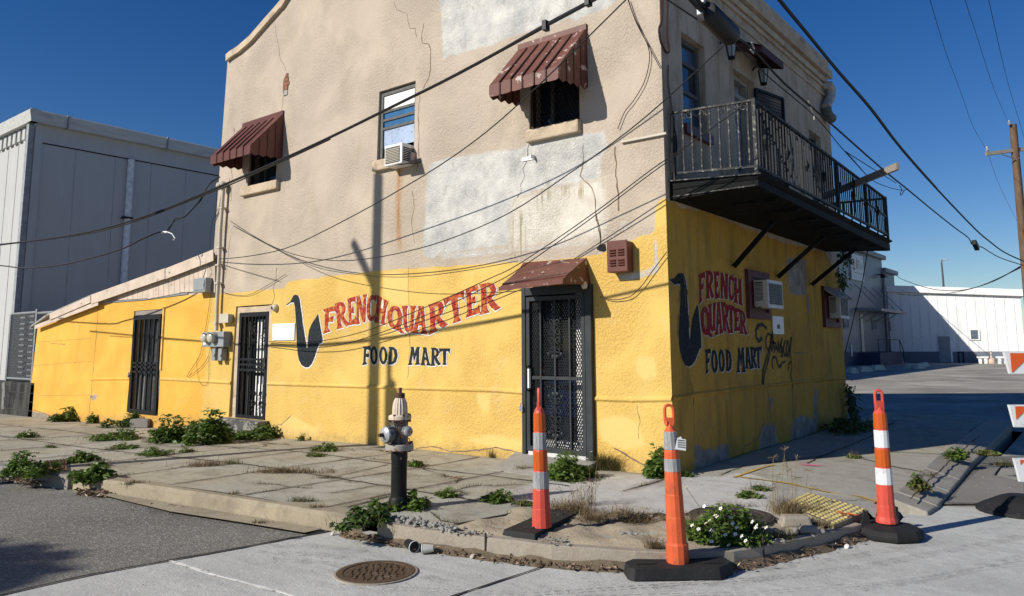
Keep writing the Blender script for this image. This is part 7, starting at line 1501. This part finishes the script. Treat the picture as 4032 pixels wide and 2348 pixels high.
# flowering bush by the kerb
b=gp('a7',1020,1130); D_=float((b-CAM)@AX_W); wm=620/1.7308*D_/FOC/2
b=b+np.array([AX_W[0],AX_W[1],0])*.18
t=weed('flowering_weed','big white flowered weed bush at the curved kerb in front of the dark manhole',b,wm*.84,.22,.23,1700,.055,M['leaf'],'plant',None,stems=9,rot=math.atan2(AX_R[1],AX_R[0])+.15,seed=5)
M['petal']=mat('petal_white',(.82,.82,.80),.6); M['pollen']=mat('pollen_yellow',(.6,.38,.04),.7); mb=MB(); rs=random.Random(3)
spots=[(893,915),(830,970),(735,985),(868,1095),(985,1118),(962,1050),(1030,1045),(1072,1058),(1145,960),(1175,985),(1040,1000),(1012,972),(905,925),(870,1020),(930,870),(818,855),(695,725),(1055,1250),(1170,1000),(1000,930),(780,1010),(1100,1090),(1240,1000),(855,950)]
for k,(x,y) in enumerate(spots):
    tt=float((b-CAM)@AX_W)-.12-.16*(y-880)/250 if y<1200 else float((b-CAM)@AX_W)-.42; c=at(*q('a7',x,y),tt)
    if c[2]<-.17: continue
    nrm=Vector((rs.gauss(0,.3)-.3,rs.gauss(0,.3)-.6,.9)).normalized(); s=nrm.orthogonal().normalized(); e=nrm.cross(s)
    for j in range(5): a=j*2*math.pi/5; d=s*math.cos(a)+e*math.sin(a); leaf(mb,c,tuple(d+nrm*.1),tuple(nrm),.018,.015,0,.1)
    mb.lathe([(.005,0),(.004,.006)],c,6,1,axis=nrm)
    mb.tube([c,(c[0]*.6+b[0]*.4,c[1]*.6+b[1]*.4,max(c[2]-.18,-.1))],.0018,3,2)
mb.build('flowers',[M['petal'],M['pollen'],M['stem']],t,fix=False)
mb=MB()
for k in range(16):
    c=gp('a5',1560+rs.uniform(-60,170),600+rs.uniform(-30,60)); c=c+np.array([-.05,-.05,rs.uniform(.12,.26)])
    for j in range(5): a=j*2*math.pi/5; leaf(mb,c,(math.cos(a),math.sin(a),.1),(-.3,-.6,.7),.014,.012,0,.1)
    mb.tube([c,(c[0],c[1],c[2]-.16)],.0015,3,1)
o=mb.build('white_flowers',[M['petal'],M['stem']],fix=False); tag(o,'tiny white flowers rising above the dense weed at the store door','flowers')
# dry grass: one mass each
def blades(mb,c,rx,ry,n,h,rot=0,w=.006,lean=.6,mi=0,seed=1):
    n=int(n*1.5); w=.0042; rs=random.Random(seed); ca,sa=math.cos(rot),math.sin(rot)
    for _ in range(n):
        u,v=rs.gauss(0,.45)*rx,rs.gauss(0,.45)*ry; x=c[0]+u*ca-v*sa;y=c[1]+u*sa+v*ca
        if x<0 and y>-.02: y=-.02
        z=(ground(x,y) if True else c[2])-.005; a=rs.uniform(0,2*math.pi); L=h*rs.choice((.35,.5,.7,.9,1.15))*rs.uniform(.6,1.1); l=rs.uniform(.3,1.6)*lean*L; m_=(x+math.cos(a)*l*.4,y+math.sin(a)*l*.4,z+L*.6); e=(x+math.cos(a)*l,y+math.sin(a)*l,z+L*rs.uniform(.55,1)); s=(-math.sin(a)*w/2,math.cos(a)*w/2,0)
        mb.add([(x-s[0],y-s[1],z),(x+s[0],y+s[1],z),(m_[0]+s[0]*.7,m_[1]+s[1]*.7,m_[2]),(m_[0]-s[0]*.7,m_[1]-s[1]*.7,m_[2]),e],[(0,1,2,3),(3,2,4)],mi)
RR=math.atan2(AX_R[1],AX_R[0]); mb=MB()
for i,(r,x,y,wpx,ry,n,h,le,mi) in enumerate([('a3',1450,515,300,.10,420,.10,.8,0),('a3',2030,560,560,.12,700,.10,.8,0),('a3',1640,500,200,.08,200,.08,.8,1),('a3',790,400,180,.06,160,.07,.8,1),('a3',1080,345,160,.08,160,.1,.8,1),('a3',260,330,330,.06,200,.05,.8,1),('a3',950,640,220,.05,150,.06,.8,1),('a3',2150,765,230,.05,170,.07,.7,1),('a3',2250,810,160,.05,100,.06,.9,0),('a3',1660,710,90,.03,60,.05,.9,0),('a3',1840,915,170,.03,110,.04,.9,0),('a3',2330,600,200,.06,120,.06,.9,0),
 ('a5',1800,650,220,.16,900,.26,.8,1),('a5',1850,640,160,.1,380,.2,.8,0),('a5',1260,660,160,.08,190,.10,.8,1),('a5',1540,930,330,.18,620,.15,1.2,0),('a5',1650,880,150,.05,40,.42,.7,0),('a5',1900,960,260,.12,260,.13,1.3,0),('a7',360,960,440,.16,560,.10,1.6,0),('a7',80,960,240,.16,360,.12,1.4,0),('a7',1400,900,230,.14,360,.16,1.0,0),('a7',1550,900,300,.1,260,.08,1.2,0),('a7',1600,985,200,.1,180,.08,1.2,0),('a7',480,1150,130,.05,110,.13,1.2,0),('a7',1000,860,360,.06,180,.06,1.2,0),('a7',700,1000,120,.1,220,.14,1.2,0),('a7',1350,1075,180,.08,160,.1,1.0,1),('a8',790,800,110,.04,60,.06,1.2,0),('a8',1200,745,160,.08,130,.1,1.0,1),('a6',205,1290,60,.05,60,.16,.6,0)]):
    c=gp(r,x,y); D_=float((c-CAM)@AX_W); blades(mb,c,wpx/REG[r][2]*D_/FOC/2,ry,n,h,RR,.0055,le,mi,i+11)
for k,(b_,w_) in enumerate(WPOS): blades(mb,b_,w_*1.35,min(w_,.3)*1.1,int(40+w_*160),.13,RR,.004,.9,k%2,k+300)
for L_ in JN:
    for a_,c_ in zip(L_[:-1],L_[1:]):
        if random.random()<.55 and a_[1]<-.05 and -12<a_[0]<1.5: t_=random.random(); p_=(a_[0]*(1-t_)+c_[0]*t_,a_[1]*(1-t_)+c_[1]*t_,0); blades(mb,p_,.16,.02,26,.05,math.atan2(c_[1]-a_[1],c_[0]-a_[0]),.004,1.0,random.choice((0,0,1)),int(random.random()*9999))
o=mb.build('dry_grass',[M['dry'],M['olive']],fix=False,loc=(0,0,0)); tag(o,'dry brown grass tufts in the pavement joints and around the sand','grass',kind='stuff')
# tall seed-head grasses by the tactile pad
mb=MB(); rs=random.Random(9)
for (x,y,top) in ((1290,880,520),(1365,880,470),(1380,880,560),(1440,880,530),(1520,870,610),(1320,880,640),(1410,890,600),(1545,870,735),(1290,880,700),(1460,880,660)):
    b_=gp('a7',x,y); tt=float((b_-CAM)@AX_W); e=at(*q('a7',x+rs.uniform(-12,12),top),tt); mid=(b_+e)/2+rt_*rs.uniform(-.02,.02); mb.tube([b_,mid,e],.0022,3)
    for k in range(7): a=rs.uniform(0,6.28); mb.tube([e,e+rt_*math.cos(a)*.05+np.array([0,0,.035*math.sin(a)])],.0016,3)
o=mb.build('seed_grass',M['dry'],fix=False); tag(o,'tall thin dry seed head grasses in front of the yellow tactile pad','grass')
mb=MB()
for (x,y,top,dx) in ((1500,870,790,-10),(1560,880,800,5),(1600,890,760,70),(1640,890,740,60),(1580,900,800,-30)):
    b_=gp('a5',x,y); tt=float((b_-CAM)@AX_W); e=at(*q('a5',x+dx,top),tt); mb.tube([b_,(b_+e)/2,e],.0022,3)
    for k in range(6): a=rs.uniform(0,6.28); mb.tube([e,e+rt_*math.cos(a)*.06+np.array([0,0,.05*math.sin(a)])],.0016,3)
o=mb.build('seed_grass',M['dry'],fix=False); tag(o,'tall thin dry seed head grasses right of the first orange post','grass')
# leaf litter
mb=MB(); rs=random.Random(21)
def litter(pts,n,sp_,zf,big=.05):
    for _ in range(n):
        k=rs.randrange(len(pts)-1); t_=rs.random(); p=np.array(pts[k])*(1-t_)+np.array(pts[k+1])*t_; x=p[0]+rs.gauss(0,sp_); y=p[1]+rs.gauss(0,sp_); a=rs.uniform(0,6.28); leaf(mb,(x,y,zf(x,y)+rs.uniform(.002,.03)),(math.cos(a),math.sin(a),rs.uniform(-.2,.5)),(rs.gauss(0,.5),rs.gauss(0,.5),1),big*rs.uniform(.4,1.2),big*rs.uniform(.2,.5),0,rs.uniform(0,.5))
stz=lambda x,y:max(-.19,zstreet(x)) if x>-1.6 else zstreet(x)
litter([tuple(onZ(*q('a3',*p),-.24)[:2]) for p in ((0,620),(180,640),(330,650))],200,.07,lambda x,y:zstreet(x)+.02,.11)
litter([tuple(onZ(*q('a3',*p),-.22)[:2]) for p in ((570,710),(700,735),(800,735))],130,.04,lambda x,y:zstreet(x)+.01,.10)
litter([(x+.02,y-.05) for x,y in KA[6:12]],420,.025,lambda x,y:-.19,.05); litter([(x+.03,y-.04) for x,y in KA[11:17]],300,.035,lambda x,y:-.19,.045)
litter([(-3.5,-1.2),(-1.0,-2.3),(0.3,-1.5),(-4,-2.8)],120,.5,lambda x,y:ground(x,y),.025); litter([(-9,-2.5),(-5,-2.5)],90,.6,lambda x,y:ground(x,y),.05)
litter([tuple(onZ(*q('a3',*p),-.2)[:2]) for p in ((1000,800),(1300,835),(1250,880))],25,.08,stz,.05)
litter([tuple(p[:2]) for p in (gp('a5',1300,1000),gp('a5',1900,980),gp('a7',480,960))],110,.10,lambda x,y:ground(x,y)+.03,.035)
o=mb.build('fallen_leaves',M['dead'],fix=False,loc=(0,0,0)); tag(o,'dry brown fallen leaves along the gutter and kerb','leaves',kind='stuff')
# pebbles and broken concrete
mb=MB(); rs=random.Random(31)
def pebble(c,s_):
    n_=6; mb.lathe([(s_*rs.uniform(.3,.5),-s_*.4),(s_*rs.uniform(.8,1.1),0),(s_*rs.uniform(.5,.8),s_*.5),(s_*.1,s_*.65)],c,n_,axis=(rs.gauss(0,.4),rs.gauss(0,.4),1),phase=rs.random()*6)
edge=[tuple(p[:2]) for p in (gp('a5',350,965),gp('a5',520,1000),gp('a5',680,1030),gp('a5',795,1045))]
for _ in range(170):
    k=rs.randrange(3); t_=rs.random(); x=edge[k][0]*(1-t_)+edge[k+1][0]*t_+rs.gauss(0,.035); y=edge[k][1]*(1-t_)+edge[k+1][1]*t_+rs.gauss(0,.035); pebble((x,y,ground(x,y)+rs.uniform(-.005,.03)),rs.uniform(.006,.026))
for (r,x,y,n_,sp_,s_) in (('a5',920,1065,30,.05,.012),('a5',1470,1120,30,.05,.012),('a5',1930,1080,20,.04,.014),('a7',300,1050,18,.03,.022),('a7',530,1110,40,.05,.016),('a7',1530,1030,12,.05,.03),('a7',1450,990,10,.08,.03),('a5',1100,830,30,.2,.006),('a7',400,700,30,.4,.006),('a5',700,700,60,.7,.006),('a8',1000,850,30,.5,.006)):
    c=gp(r,x,y)
    for _ in range(n_): X,Y=c[0]+rs.gauss(0,sp_),c[1]+rs.gauss(0,sp_); pebble((X,Y,ground(X,Y)+.012),s_*rs.uniform(.5,1.3))
for _ in range(120): X,Y=rs.uniform(-1.5,2.5),rs.uniform(-5.2,-3.3); pebble((X,Y,-.19),rs.uniform(.002,.006))
o=mb.build('gravel',mat('gravel_pale',(.26,.25,.23),.95,var=.5,vs=6,bs=30),loc=(0,0,0)); tag(o,'broken pale concrete crumbs and pebbles along the pavement edge','gravel',kind='stuff')
# the two flat stones lying by the ramp
for (r,x,y,w,lab) in (('a7',1530,1035,.085,'rounded tan stone lying in front of the tactile pad'),('a7',1440,990,.14,'flat grey concrete shard behind the flowering weed'),('a7',1330,1110,.06,'small broken concrete piece on the curved kerb form')):
    c=gp(r,x,y); mb=MB(); mb.hexa([tuple(c+rt_*a*w+np.array([AX_W[0],AX_W[1],0])*b_*w*.6+np.array([0,0,0])) for a,b_ in ((-1,-1),(.9,-.8),(1,.9),(-.8,1))],[tuple(c+rt_*a*w+np.array([AX_W[0],AX_W[1],0])*b_*w*.6+np.array([0,0,w*.6])) for a,b_ in ((-.8,-.7),(.7,-.6),(.8,.7),(-.6,.8))]); o=mb.build('stone',M['kerb_new'],bevel=.02); tag(o,lab,'stone')
# orange scrap of netting and paper
c=gp('a7',1805,950); mb=MB()
for k in range(9): a=rs.uniform(0,6.28); leaf(mb,(c[0]+rs.gauss(0,.03),c[1]+rs.gauss(0,.03),c[2]+.02+rs.random()*.03),(math.cos(a),math.sin(a),.3),(0,0,1),.09,.03)
o=mb.build('orange_scrap',mat('scrap_orange',(.6,.14,.04),.7),fix=False); tag(o,'crumpled orange plastic scrap on the yellow tactile pad edge','litter')
# cups in the gutter
def cup(r,x0,y0,x1,y1,rad,mt,rim,label,L):
    z_=-.185+rad*.8; p=onZ(*q(r,x0,y0),z_); e=onZ(*q(r,x1,y1),z_+.01); kf=lambda P_:np.array([P_[0],min(P_[1],float(np.interp(P_[0],[k[0] for k in KA],[k[1] for k in KA]))-.075),P_[2]]); p=kf(p)-np.array([0,.05,0]); e=kf(e); d=(e-p); d=d/np.linalg.norm(d)
    t=thing('plastic_cup',label,'cup',(p[0],p[1],-.19)); mb=MB(); mb.lathe([(rad,0),(rad*.7,L),(rad*.6,L+.002)],p,16,axis=d); o=mb.build('body',mt,t,smooth=True)
    mb=MB(); n_=16; ax=Vector(d); u=ax.orthogonal().normalized(); w=ax.cross(u); mb.tube([Vector(p)+(u*math.cos(a)+w*math.sin(a))*rad for a in np.linspace(0,2*math.pi,17)],.003,5); mb.build('rim',rim,t)
    mb=MB(); mb.lathe([(rad*.93,-.001),(rad*.9,-.0015)],p,16,axis=d); mb.build('mouth',M['black'],t)
cup('c4',1340,545,1380,450,.043,M['black'],M['white'],'black paper cup with white rim lying in the gutter','' or .11)
clear=glass('clear_plastic',(.42,.42,.40),.2)
cup('c4',1475,555,1610,560,.036,clear,M['white'],'clear crushed plastic cup lying beside the black cup',.085)
for (r,x,y,lab,col) in (('c4',1985,665,'pale crumpled paper lid in the gutter under the front post','(.4,.36,.33)'),('a7',1745,1125,'white crushed paper cup lid near the round rubber base','(.6,.6,.58)'),('c4',465,385,'white paper scrap under the sprawling kerb weed','(.5,.46,.42)')):
    p=onZ(*q(r,x,y),-.185); p[1]=min(p[1],float(np.interp(p[0],[k[0] for k in KA],[k[1] for k in KA]))-.06) if p[0]<1.6 else p[1]; p[0]+=.05 if p[0]>1.6 else 0; mb=MB(); mb.lathe([(.02,0),(.022,.008),(.017,.013),(.004,.017)],p,9,axis=(-.3,-.7,.7)); o=mb.build('paper_scrap',mat('paper_scrap',eval(col),.7)); tag(o,lab,'litter')
# vines on the back corner of the side wall
def vine(label,pts,n,ls,group=None):
    t=thing('wall_vine',label,'vine',pts[0],group); mb=MB(); st=MB(); rs=random.Random(len(label)); st.tube(pts,.008,4)
    for _ in range(n):
        k=rs.randrange(len(pts)-1); f=rs.random(); p=np.array(pts[k])*(1-f)+np.array(pts[k+1])*f; p=p+np.array([abs(rs.gauss(0,.06)),rs.gauss(0,.07),rs.gauss(0,.06)]); a=rs.uniform(0,6.28); leaf(mb,p,(math.cos(a),math.sin(a),-.8),(rs.gauss(0,.5),rs.gauss(0,.5),1),ls*rs.uniform(.6,1.4),ls*.35)
    mb.build('leaves',M['leaf_d'],t,fix=False); st.build('stems',M['stem'],t)
vine('dark leafy vine hanging under the far end of the balcony',[onX(*q('b2',*p),.25) for p in ((1560,850),(1600,850),(1640,870),(1650,900))],80,.10)
vine('dark vine hanging beside the far air conditioner',[onX(*q('b2',*p),.2) for p in ((1570,990),(1585,1030),(1595,1080),(1600,1130))],100,.10)
vine('dark creeper at the foot of the back corner of the side wall',[onX(*q('a8',*p),.1) for p in ((325,310),(335,380),(345,450),(360,500))],330,.09)
c=onX(*q('a8',300,510),.25); weed('weed_plant','dark overgrown weeds at the wall foot by the back corner',(c[0]+.1,c[1],ground(.3,c[1])),.35,.8,.22,420,.08,M['leaf_d'],group='green weeds on the pavement',rot=0)
# tree added out of frame, placed so its shade covers the lower left road
tg=onZ(120,2245,-.25); tg=tg-2.1*np.array([math.cos(SUN_AZ),math.sin(SUN_AZ),0]); kz=5.9; kd=kz/math.tan(SUN_EL); tx,ty=tg[0]-kd*math.cos(SUN_AZ),tg[1]-kd*math.sin(SUN_AZ)
t=thing('added_tree','leafy tree added out of view to shade the lower left road','tree',(tx,ty,-.4))
mb=MB(); mb.tube([(tx-.3,ty-.3,-.5),(tx-.2,ty-.2,2),(tx,ty,4)],[.25,.2,.12],10)
for a in range(5): mb.tube([(tx-.1,ty-.1,3+a*.3),(tx+.7*math.cos(a*1.3),ty+.7*math.sin(a*1.3),5.3)],[.09,.03],6)
mb.build('trunk',M['pole'],t,smooth=True); mb=MB(); rs=random.Random(4)
for _ in range(5000):
    v=Vector((rs.gauss(0,1),rs.gauss(0,1),rs.gauss(0,1))).normalized()*rs.uniform(.2,1)**.5; a=rs.uniform(0,6.28); leaf(mb,(tx+v.x*1.15,ty+v.y*1.15,5.65+v.z*1.15),(math.cos(a),math.sin(a),rs.uniform(-.6,.4)),(rs.gauss(0,.5),rs.gauss(0,.5),1),.30,.2)
mb.build('crown',M['leaf'],t,fix=False)
# ------------------------------------------------------------------ cables
def cable(label,pts3,r,mt='cable',extra=None,sub=4,group='overhead cables',name='overhead_cable'):
    P=[Vector(p) for p in pts3]; R=[]
    for i in range(len(P)-1):
        p0=P[max(i-1,0)];p1=P[i];p2=P[i+1];p3=P[min(i+2,len(P)-1)]
        for k in range(sub):
            t=k/sub; R.append(.5*((2*p1)+(p2-p0)*t+(2*p0-5*p1+4*p2-p3)*t*t+(3*p1-p0-3*p2+p3)*t**3))
    R.append(P[-1]); mb=MB(); mb.tube(R,r,6)
    if extra:
        for e in extra: e(mb)
    o=mb.build(name,M[mt],smooth=True); tag(o,label,'cable',group); return o
def PY(r,pts,y0,y1=None): n=len(pts)-1; return [onY(*q(r,*p),y0 if y1 is None else y0+(y1-y0)*i/n) for i,p in enumerate(pts)]
def PX_(r,pts,x0,x1=None): n=len(pts)-1; return [onX(*q(r,*p),x0 if x1 is None else x0+(x1-x0)*i/n) for i,p in enumerate(pts)]
Y0=-2.8; main=PY('p',[(-260,985),(0,963),(210,938),(400,903),(600,843),(800,763),(1060,651),(1300,541),(1550,418),(1800,293),(2150,102),(2339,0),(2600,-150)],Y0)
cable('thickest black cable crossing the whole facade from lower left to top',main,.0145)
cable('thin messenger wire clamped just above the thickest cable',PY('b3',[(380,400),(720,205),(1080,12),(1300,-110)],Y0)[0:4],.007)
mb=MB()
for p in ((732,212),(1083,6)): c=onY(*q('b3',*p),Y0); mb.bx(c[0]-.02,c[0]+.02,c[1]-.03,c[1]+.03,c[2]-.045,c[2]+.04)
o=mb.build('cable_clamp',M['black']); tag(o,'pair of black clamps gripping the thickest cable near the top','cable clamp')
cable('second lower black line running beside the thickest cable at left',PY('p',[(-200,992),(0,966),(400,911),(800,771),(1060,659),(1300,549)],Y0),.008)
cable('dark wire running from the lean-to up past the right awning',PY('p',[(835,1022),(960,1012),(1120,980),(1280,908),(1536,770),(1800,606),(2048,405),(2464,0),(2560,-95)],-.06,-1.2),.0075)
cable('dark wire sagging across the lower facade up to the black splice case',PY('p',[(920,890),(1090,978),(1230,1018),(1380,1026),(1560,1000),(1760,945),(2000,842),(2240,685),(2460,527),(2640,375),(2860,170)],-.05,-.95),.0065)
cable('thin wire drooping across the top of the yellow paint',PY('p',[(905,870),(1000,930),(1147,1010),(1272,1060),(1463,1087),(1627,1090),(1818,1068),(2040,1028)],-.05,-.5),.005)
cable('upper of two dark wires crossing the red lettering up to the balcony',PY('p',[(1057,1346),(1218,1349),(1436,1305),(1708,1196),(1926,1098),(2050,1036),(2340,838),(2560,672),(2690,585),(2925,418)],-.04,-.5),.006)
cable('lower of two dark wires crossing the red lettering up to the corner',PY('p',[(1057,1362),(1110,1364),(1218,1371),(1381,1349),(1654,1251),(1926,1125),(2055,1052),(2345,848),(2560,686),(2697,590)],-.04,-.35),.006)
cable('black service drop sagging in from the left to the taped splice',PY('p',[(-200,1030),(0,1046),(102,1056),(255,1042),(460,988),(560,942),(620,917),(640,914)],-2.2,-.6),.014)
cable('twisted black service leads rising to the conduit weatherhead',PY('a1',[(1445,1275),(1490,1262),(1530,1200),(1560,1155),(1640,1140),(1720,1060),(1790,985),(1830,900),(1880,830),(1955,785)],-.6,-.15),.013)
cable('looser twisted black lead beside the weatherhead service leads',PY('a1',[(1485,1255),(1545,1185),(1610,1150),(1660,1120),(1760,1010),(1810,930),(1860,850),(1950,790)],-.6,-.15),.009)
mb=MB(); c=PY('a1',[(1440,1276),(1490,1274),(1530,1290),(1555,1330),(1540,1345)],-.6); mb.tube(c[:2],.02,6); mb.tube(c[1:],.01,5); o=mb.build('tape_splice',M['white']); tag(o,'white tape splice dangling from the service drop at left','splice')
cable('thin wire sloping from the lean-to roof to the yellow wall',PY('a2',[(1640,140),(1720,180),(2000,265),(2153,305)],-.04),.004)
cable('loose pair of thin wires curving to a nail hole above the saxophone',PY('p',[(880,1152),(925,1162),(985,1160),(1060,1120),(1125,1080)],-.03),.004)
cable('loose thin wire looping below the meter box',PY('a2',[(1625,400),(1600,580),(1560,800),(1530,900),(1440,1045),(1560,960),(1610,870),(1610,820)],-.03),.004)
cable('thin wire loop hanging under the meter box disconnects',PY('a2',[(1520,900),(1515,960),(1530,1060),(1560,1110),(1605,1080),(1610,880)],-.02),.003,'cable_brown')
cable('thin wires tangled beside the conduit mast',PY('a2',[(1640,100),(1615,180),(1630,240),(1600,300),(1640,340),(1610,380),(1590,360),(1620,345),(1640,380),(1630,405)],-.05),.004,'cable_grey')
cable('dark wire hanging down beside the conduit mast',PY('a1',[(1970,1020),(1930,1080),(1890,1180),(1870,1300),(1868,1440)],-.05),.005)
cable('thin wire hanging in an arc right of the right awning',PY('b3',[(1415,0),(1450,110),(1520,260),(1580,400),(1585,520),(1540,690),(1450,840),(1380,930),(1325,1068)],-.03),.005,'cable_brown')
cable('thin straight wire from the roof down to the building corner edge',PY('b3',[(1410,0),(1480,190),(1580,380),(1680,570)],-.04),.005,'cable_brown')
cable('thin looping wire below the brown louvered box',PY('b8',[(1600,1298),(1700,1322),(1800,1312),(1868,1283),(1950,1200),(2030,1090),(2150,930)],-.04),.005,'cable_brown')
# corner drop leads
cable('brown looped lead hanging at the top of the building corner',PX_('b1',[(120,-40),(115,170),(95,240),(110,350),(150,430),(175,425),(170,370),(160,290),(165,-40)],.05),.014,'cable_brown')
cable('black lead running down the side wall by the building corner',PX_('b1',[(165,540),(165,680),(190,850),(200,980),(235,1150),(236,1280)],.05),.014)
cable('black conduit line down to the balcony end by the corner',PX_('b1',[(195,900),(204,1000),(203,1200),(207,1430)],.06),.013)
cable('thin dark wire crossing the top of the side wall to the splice case',PX_('b1',[(150,-10),(330,110),(520,235),(640,320)],.9,1.3),.008)
# street-side cables towards the far pole
XB=1.45
cable('thick double black cable sweeping across the sky to the right pole',[onX(*q('b1',*p),1.75) for p in ((1010,-110),(1080,-5),(1300,260),(1570,590))]+[onX(*q('b6',*p),1.75) for p in ((200,690),(400,950),(630,1210))]+[onX(*q('b5',*p),1.75) for p in ((1560,0),(1700,122),(1850,232))]+[at(*q('b5',2040,318),21),at(*q('b5',2110,338),27)],.016)
cable('companion wire lashed to the thick double cable in the sky',[onX(*q('b1',*p),1.75) for p in ((1030,-110),(1096,-5),(1312,260),(1582,590))]+[onX(*q('b6',*p),1.75) for p in ((210,690),(408,950),(636,1210))],.010)
c2=[onX(*q('b1',*p),XB) for p in ((690,290),(860,400),(1130,690),(1500,1010),(1930,1390))]+[onX(*q('b2',*p),XB) for p in ((2150,310),)]+[onX(*q('b6',*p),XB) for p in ((600,1345),(755,1468))]+[onX(*q('b5',*p),XB) for p in ((1500,90),(1530,150))]
cable('black cable from the splice case past the balcony to the small hanging box',c2,.012)
cable('black cable from the small hanging box to the right pole',[onX(*q('b5',*p),XB) for p in ((1610,180),(1640,185),(1800,280))]+[at(*q('b5',2036,358),22),at(*q('b5',2100,372),27)],.012)
cable('thin wire running beside the splice cable down to the balcony plank',[onX(*q('b1',*p),XB) for p in ((700,340),(980,620),(1380,960),(1600,1220),(1810,1450))],.006)
cable('thin wire sagging from the back corner under the plank',[onX(*q('c1',*p),.9) for p in ((1840,-10),(1980,150),(2100,275),(2240,340),(2380,375),(2450,372))],.006); cable('thin wire from the back corner to the cable clip in the sky',[onX(*q('c1',*p),1.2) for p in ((1850,0),(1990,90),(2150,190),(2340,305))],.006)
cable('small wire loop hanging from the splice cable clip',[onX(*q('c1',*p),XB) for p in ((2375,330),(2395,375),(2380,410),(2390,425),(2420,380))],.006)
cable('three strand bundle entering the splice case from above',[onX(*q('b1',*p),XB) for p in ((330,-30),(400,45),(480,120))],.02); cable('second strand entering the splice case from above',[onX(*q('b1',*p),XB) for p in ((390,-30),(450,45),(500,90))],.02); cable('third thin strand entering the splice case from above',[onX(*q('b1',*p),XB) for p in ((450,-30),(520,70),(600,150))],.012)
t=thing('splice_case','long black cable splice case hanging in front of the side wall top','splice case',onX(*q('b1',590,210),XB)); a,b=onX(*q('b1',480,95),XB),onX(*q('b1',690,300),XB); v=b-a; L=float(np.linalg.norm(v)); mb=MB(); mb.lathe([(.03,-.02),(.085,0),(.095,.03),(.095,L-.03),(.085,L),(.03,L+.03)],a,14,axis=v); mb.build('case',M['black'],t,smooth=True)
mb=MB(); mb.bx(a[0]-.04,a[0]+.01,a[1]-.10,a[1]-.07,a[2]-.06,a[2]+.0); mb.bx(a[0]-.04,a[0]+.02,a[1]-.07,a[1]-.03,a[2]+.05,a[2]+.10); mb.build('clamp',M['grey_metal'],t,bevel=.008)
c=onX(*q('b5',1570,166),XB); mb=MB(); mb.hexa([(c[0]-.05,c[1]-.2,c[2]+.0),(c[0]+.05,c[1]-.2,c[2]+.0),(c[0]+.05,c[1]+.2,c[2]-.10),(c[0]-.05,c[1]+.2,c[2]-.10)],[(c[0]-.05,c[1]-.2,c[2]+.12),(c[0]+.05,c[1]-.2,c[2]+.12),(c[0]+.05,c[1]+.2,c[2]+.02),(c[0]-.05,c[1]+.2,c[2]+.02)]); o=mb.build('cable_box',M['black'],bevel=.015); tag(o,'small black cable box hanging in the sky between store and pole','cable box')
c=onX(*q('b1',860,400),XB); mb=MB(); mb.tube([c+np.array([0,.0,.06]),c+np.array([0,.06,.02]),c+np.array([0,.03,-.04]),c+np.array([0,-.03,-.02])],.009,5); o=mb.build('cable_hook',M['galv']); tag(o,'shiny metal hook on the splice cable above the balcony door','hook')
mb=MB(); c=[onX(*q('b1',*p),XB) for p in ((1325,835),(1350,900),(1375,960),(1375,990))]; mb.tube(c,.006,4); mb.tube([c[0]+np.array([0,.04,0]),c[2]],.005,4); o=mb.build('frayed_string',M['offwhite']); tag(o,'pale frayed string hanging from the cable above the railing','string')
# far sky wires and sagging wires to the metal building
cable('leftmost thin power line in the sky, down to the crossarm end',[at(*q('b6',x,y),t_) for x,y,t_ in ((560,-80,11),(590,0,12),(690,330,16),(780,570,20),(870,820,24),(958,968,28))],.0055); cable('middle thin power line in the sky, down to the pole top',[at(*q('b6',x,y),t_) for x,y,t_ in ((790,-80,11),(815,0,12),(900,260,16),(1000,570,22),(1098,800,28))],.0055); cable('rightmost thin power line in the sky beside the pole top',[at(*q('b6',x,y),t_) for x,y,t_ in ((950,-80,11),(967,0,12),(1060,410,17),(1110,600,21),(1200,900,28))],.0055)
cable('thin power line continuing below the crossarm into the distance',[at(*q('b6',x,y),t_) for x,y,t_ in ((960,975,28),(1040,1200,34),(1160,1440,45),(1210,1520,55))],.006)
cable('upper sagging wire from the metal building eave to the right pole',[mx(782,430)]+[at(*q('b5',x,y),t_) for x,y,t_ in ((850,485,64),(1100,572,54),(1310,600,46),(1500,585,40),(1750,505,34),(2036,345,28),(2100,300,28))],.022); cable('lower sagging wire from the metal building corner to the right pole',[mx(798,625)]+[at(*q('b5',x,y),t_) for x,y,t_ in ((900,640,62),(1100,645,54),(1300,627,46),(1600,560,38),(2036,362,28),(2100,320,28))],.018)
cable('dark wire hanging slack from the balcony end down the metal building',[onX(*q('c1',2055,985),.9)]+[onX(*q('b7',*p),.45) for p in ((2060,320),(1990,600),(1905,950))],.008)
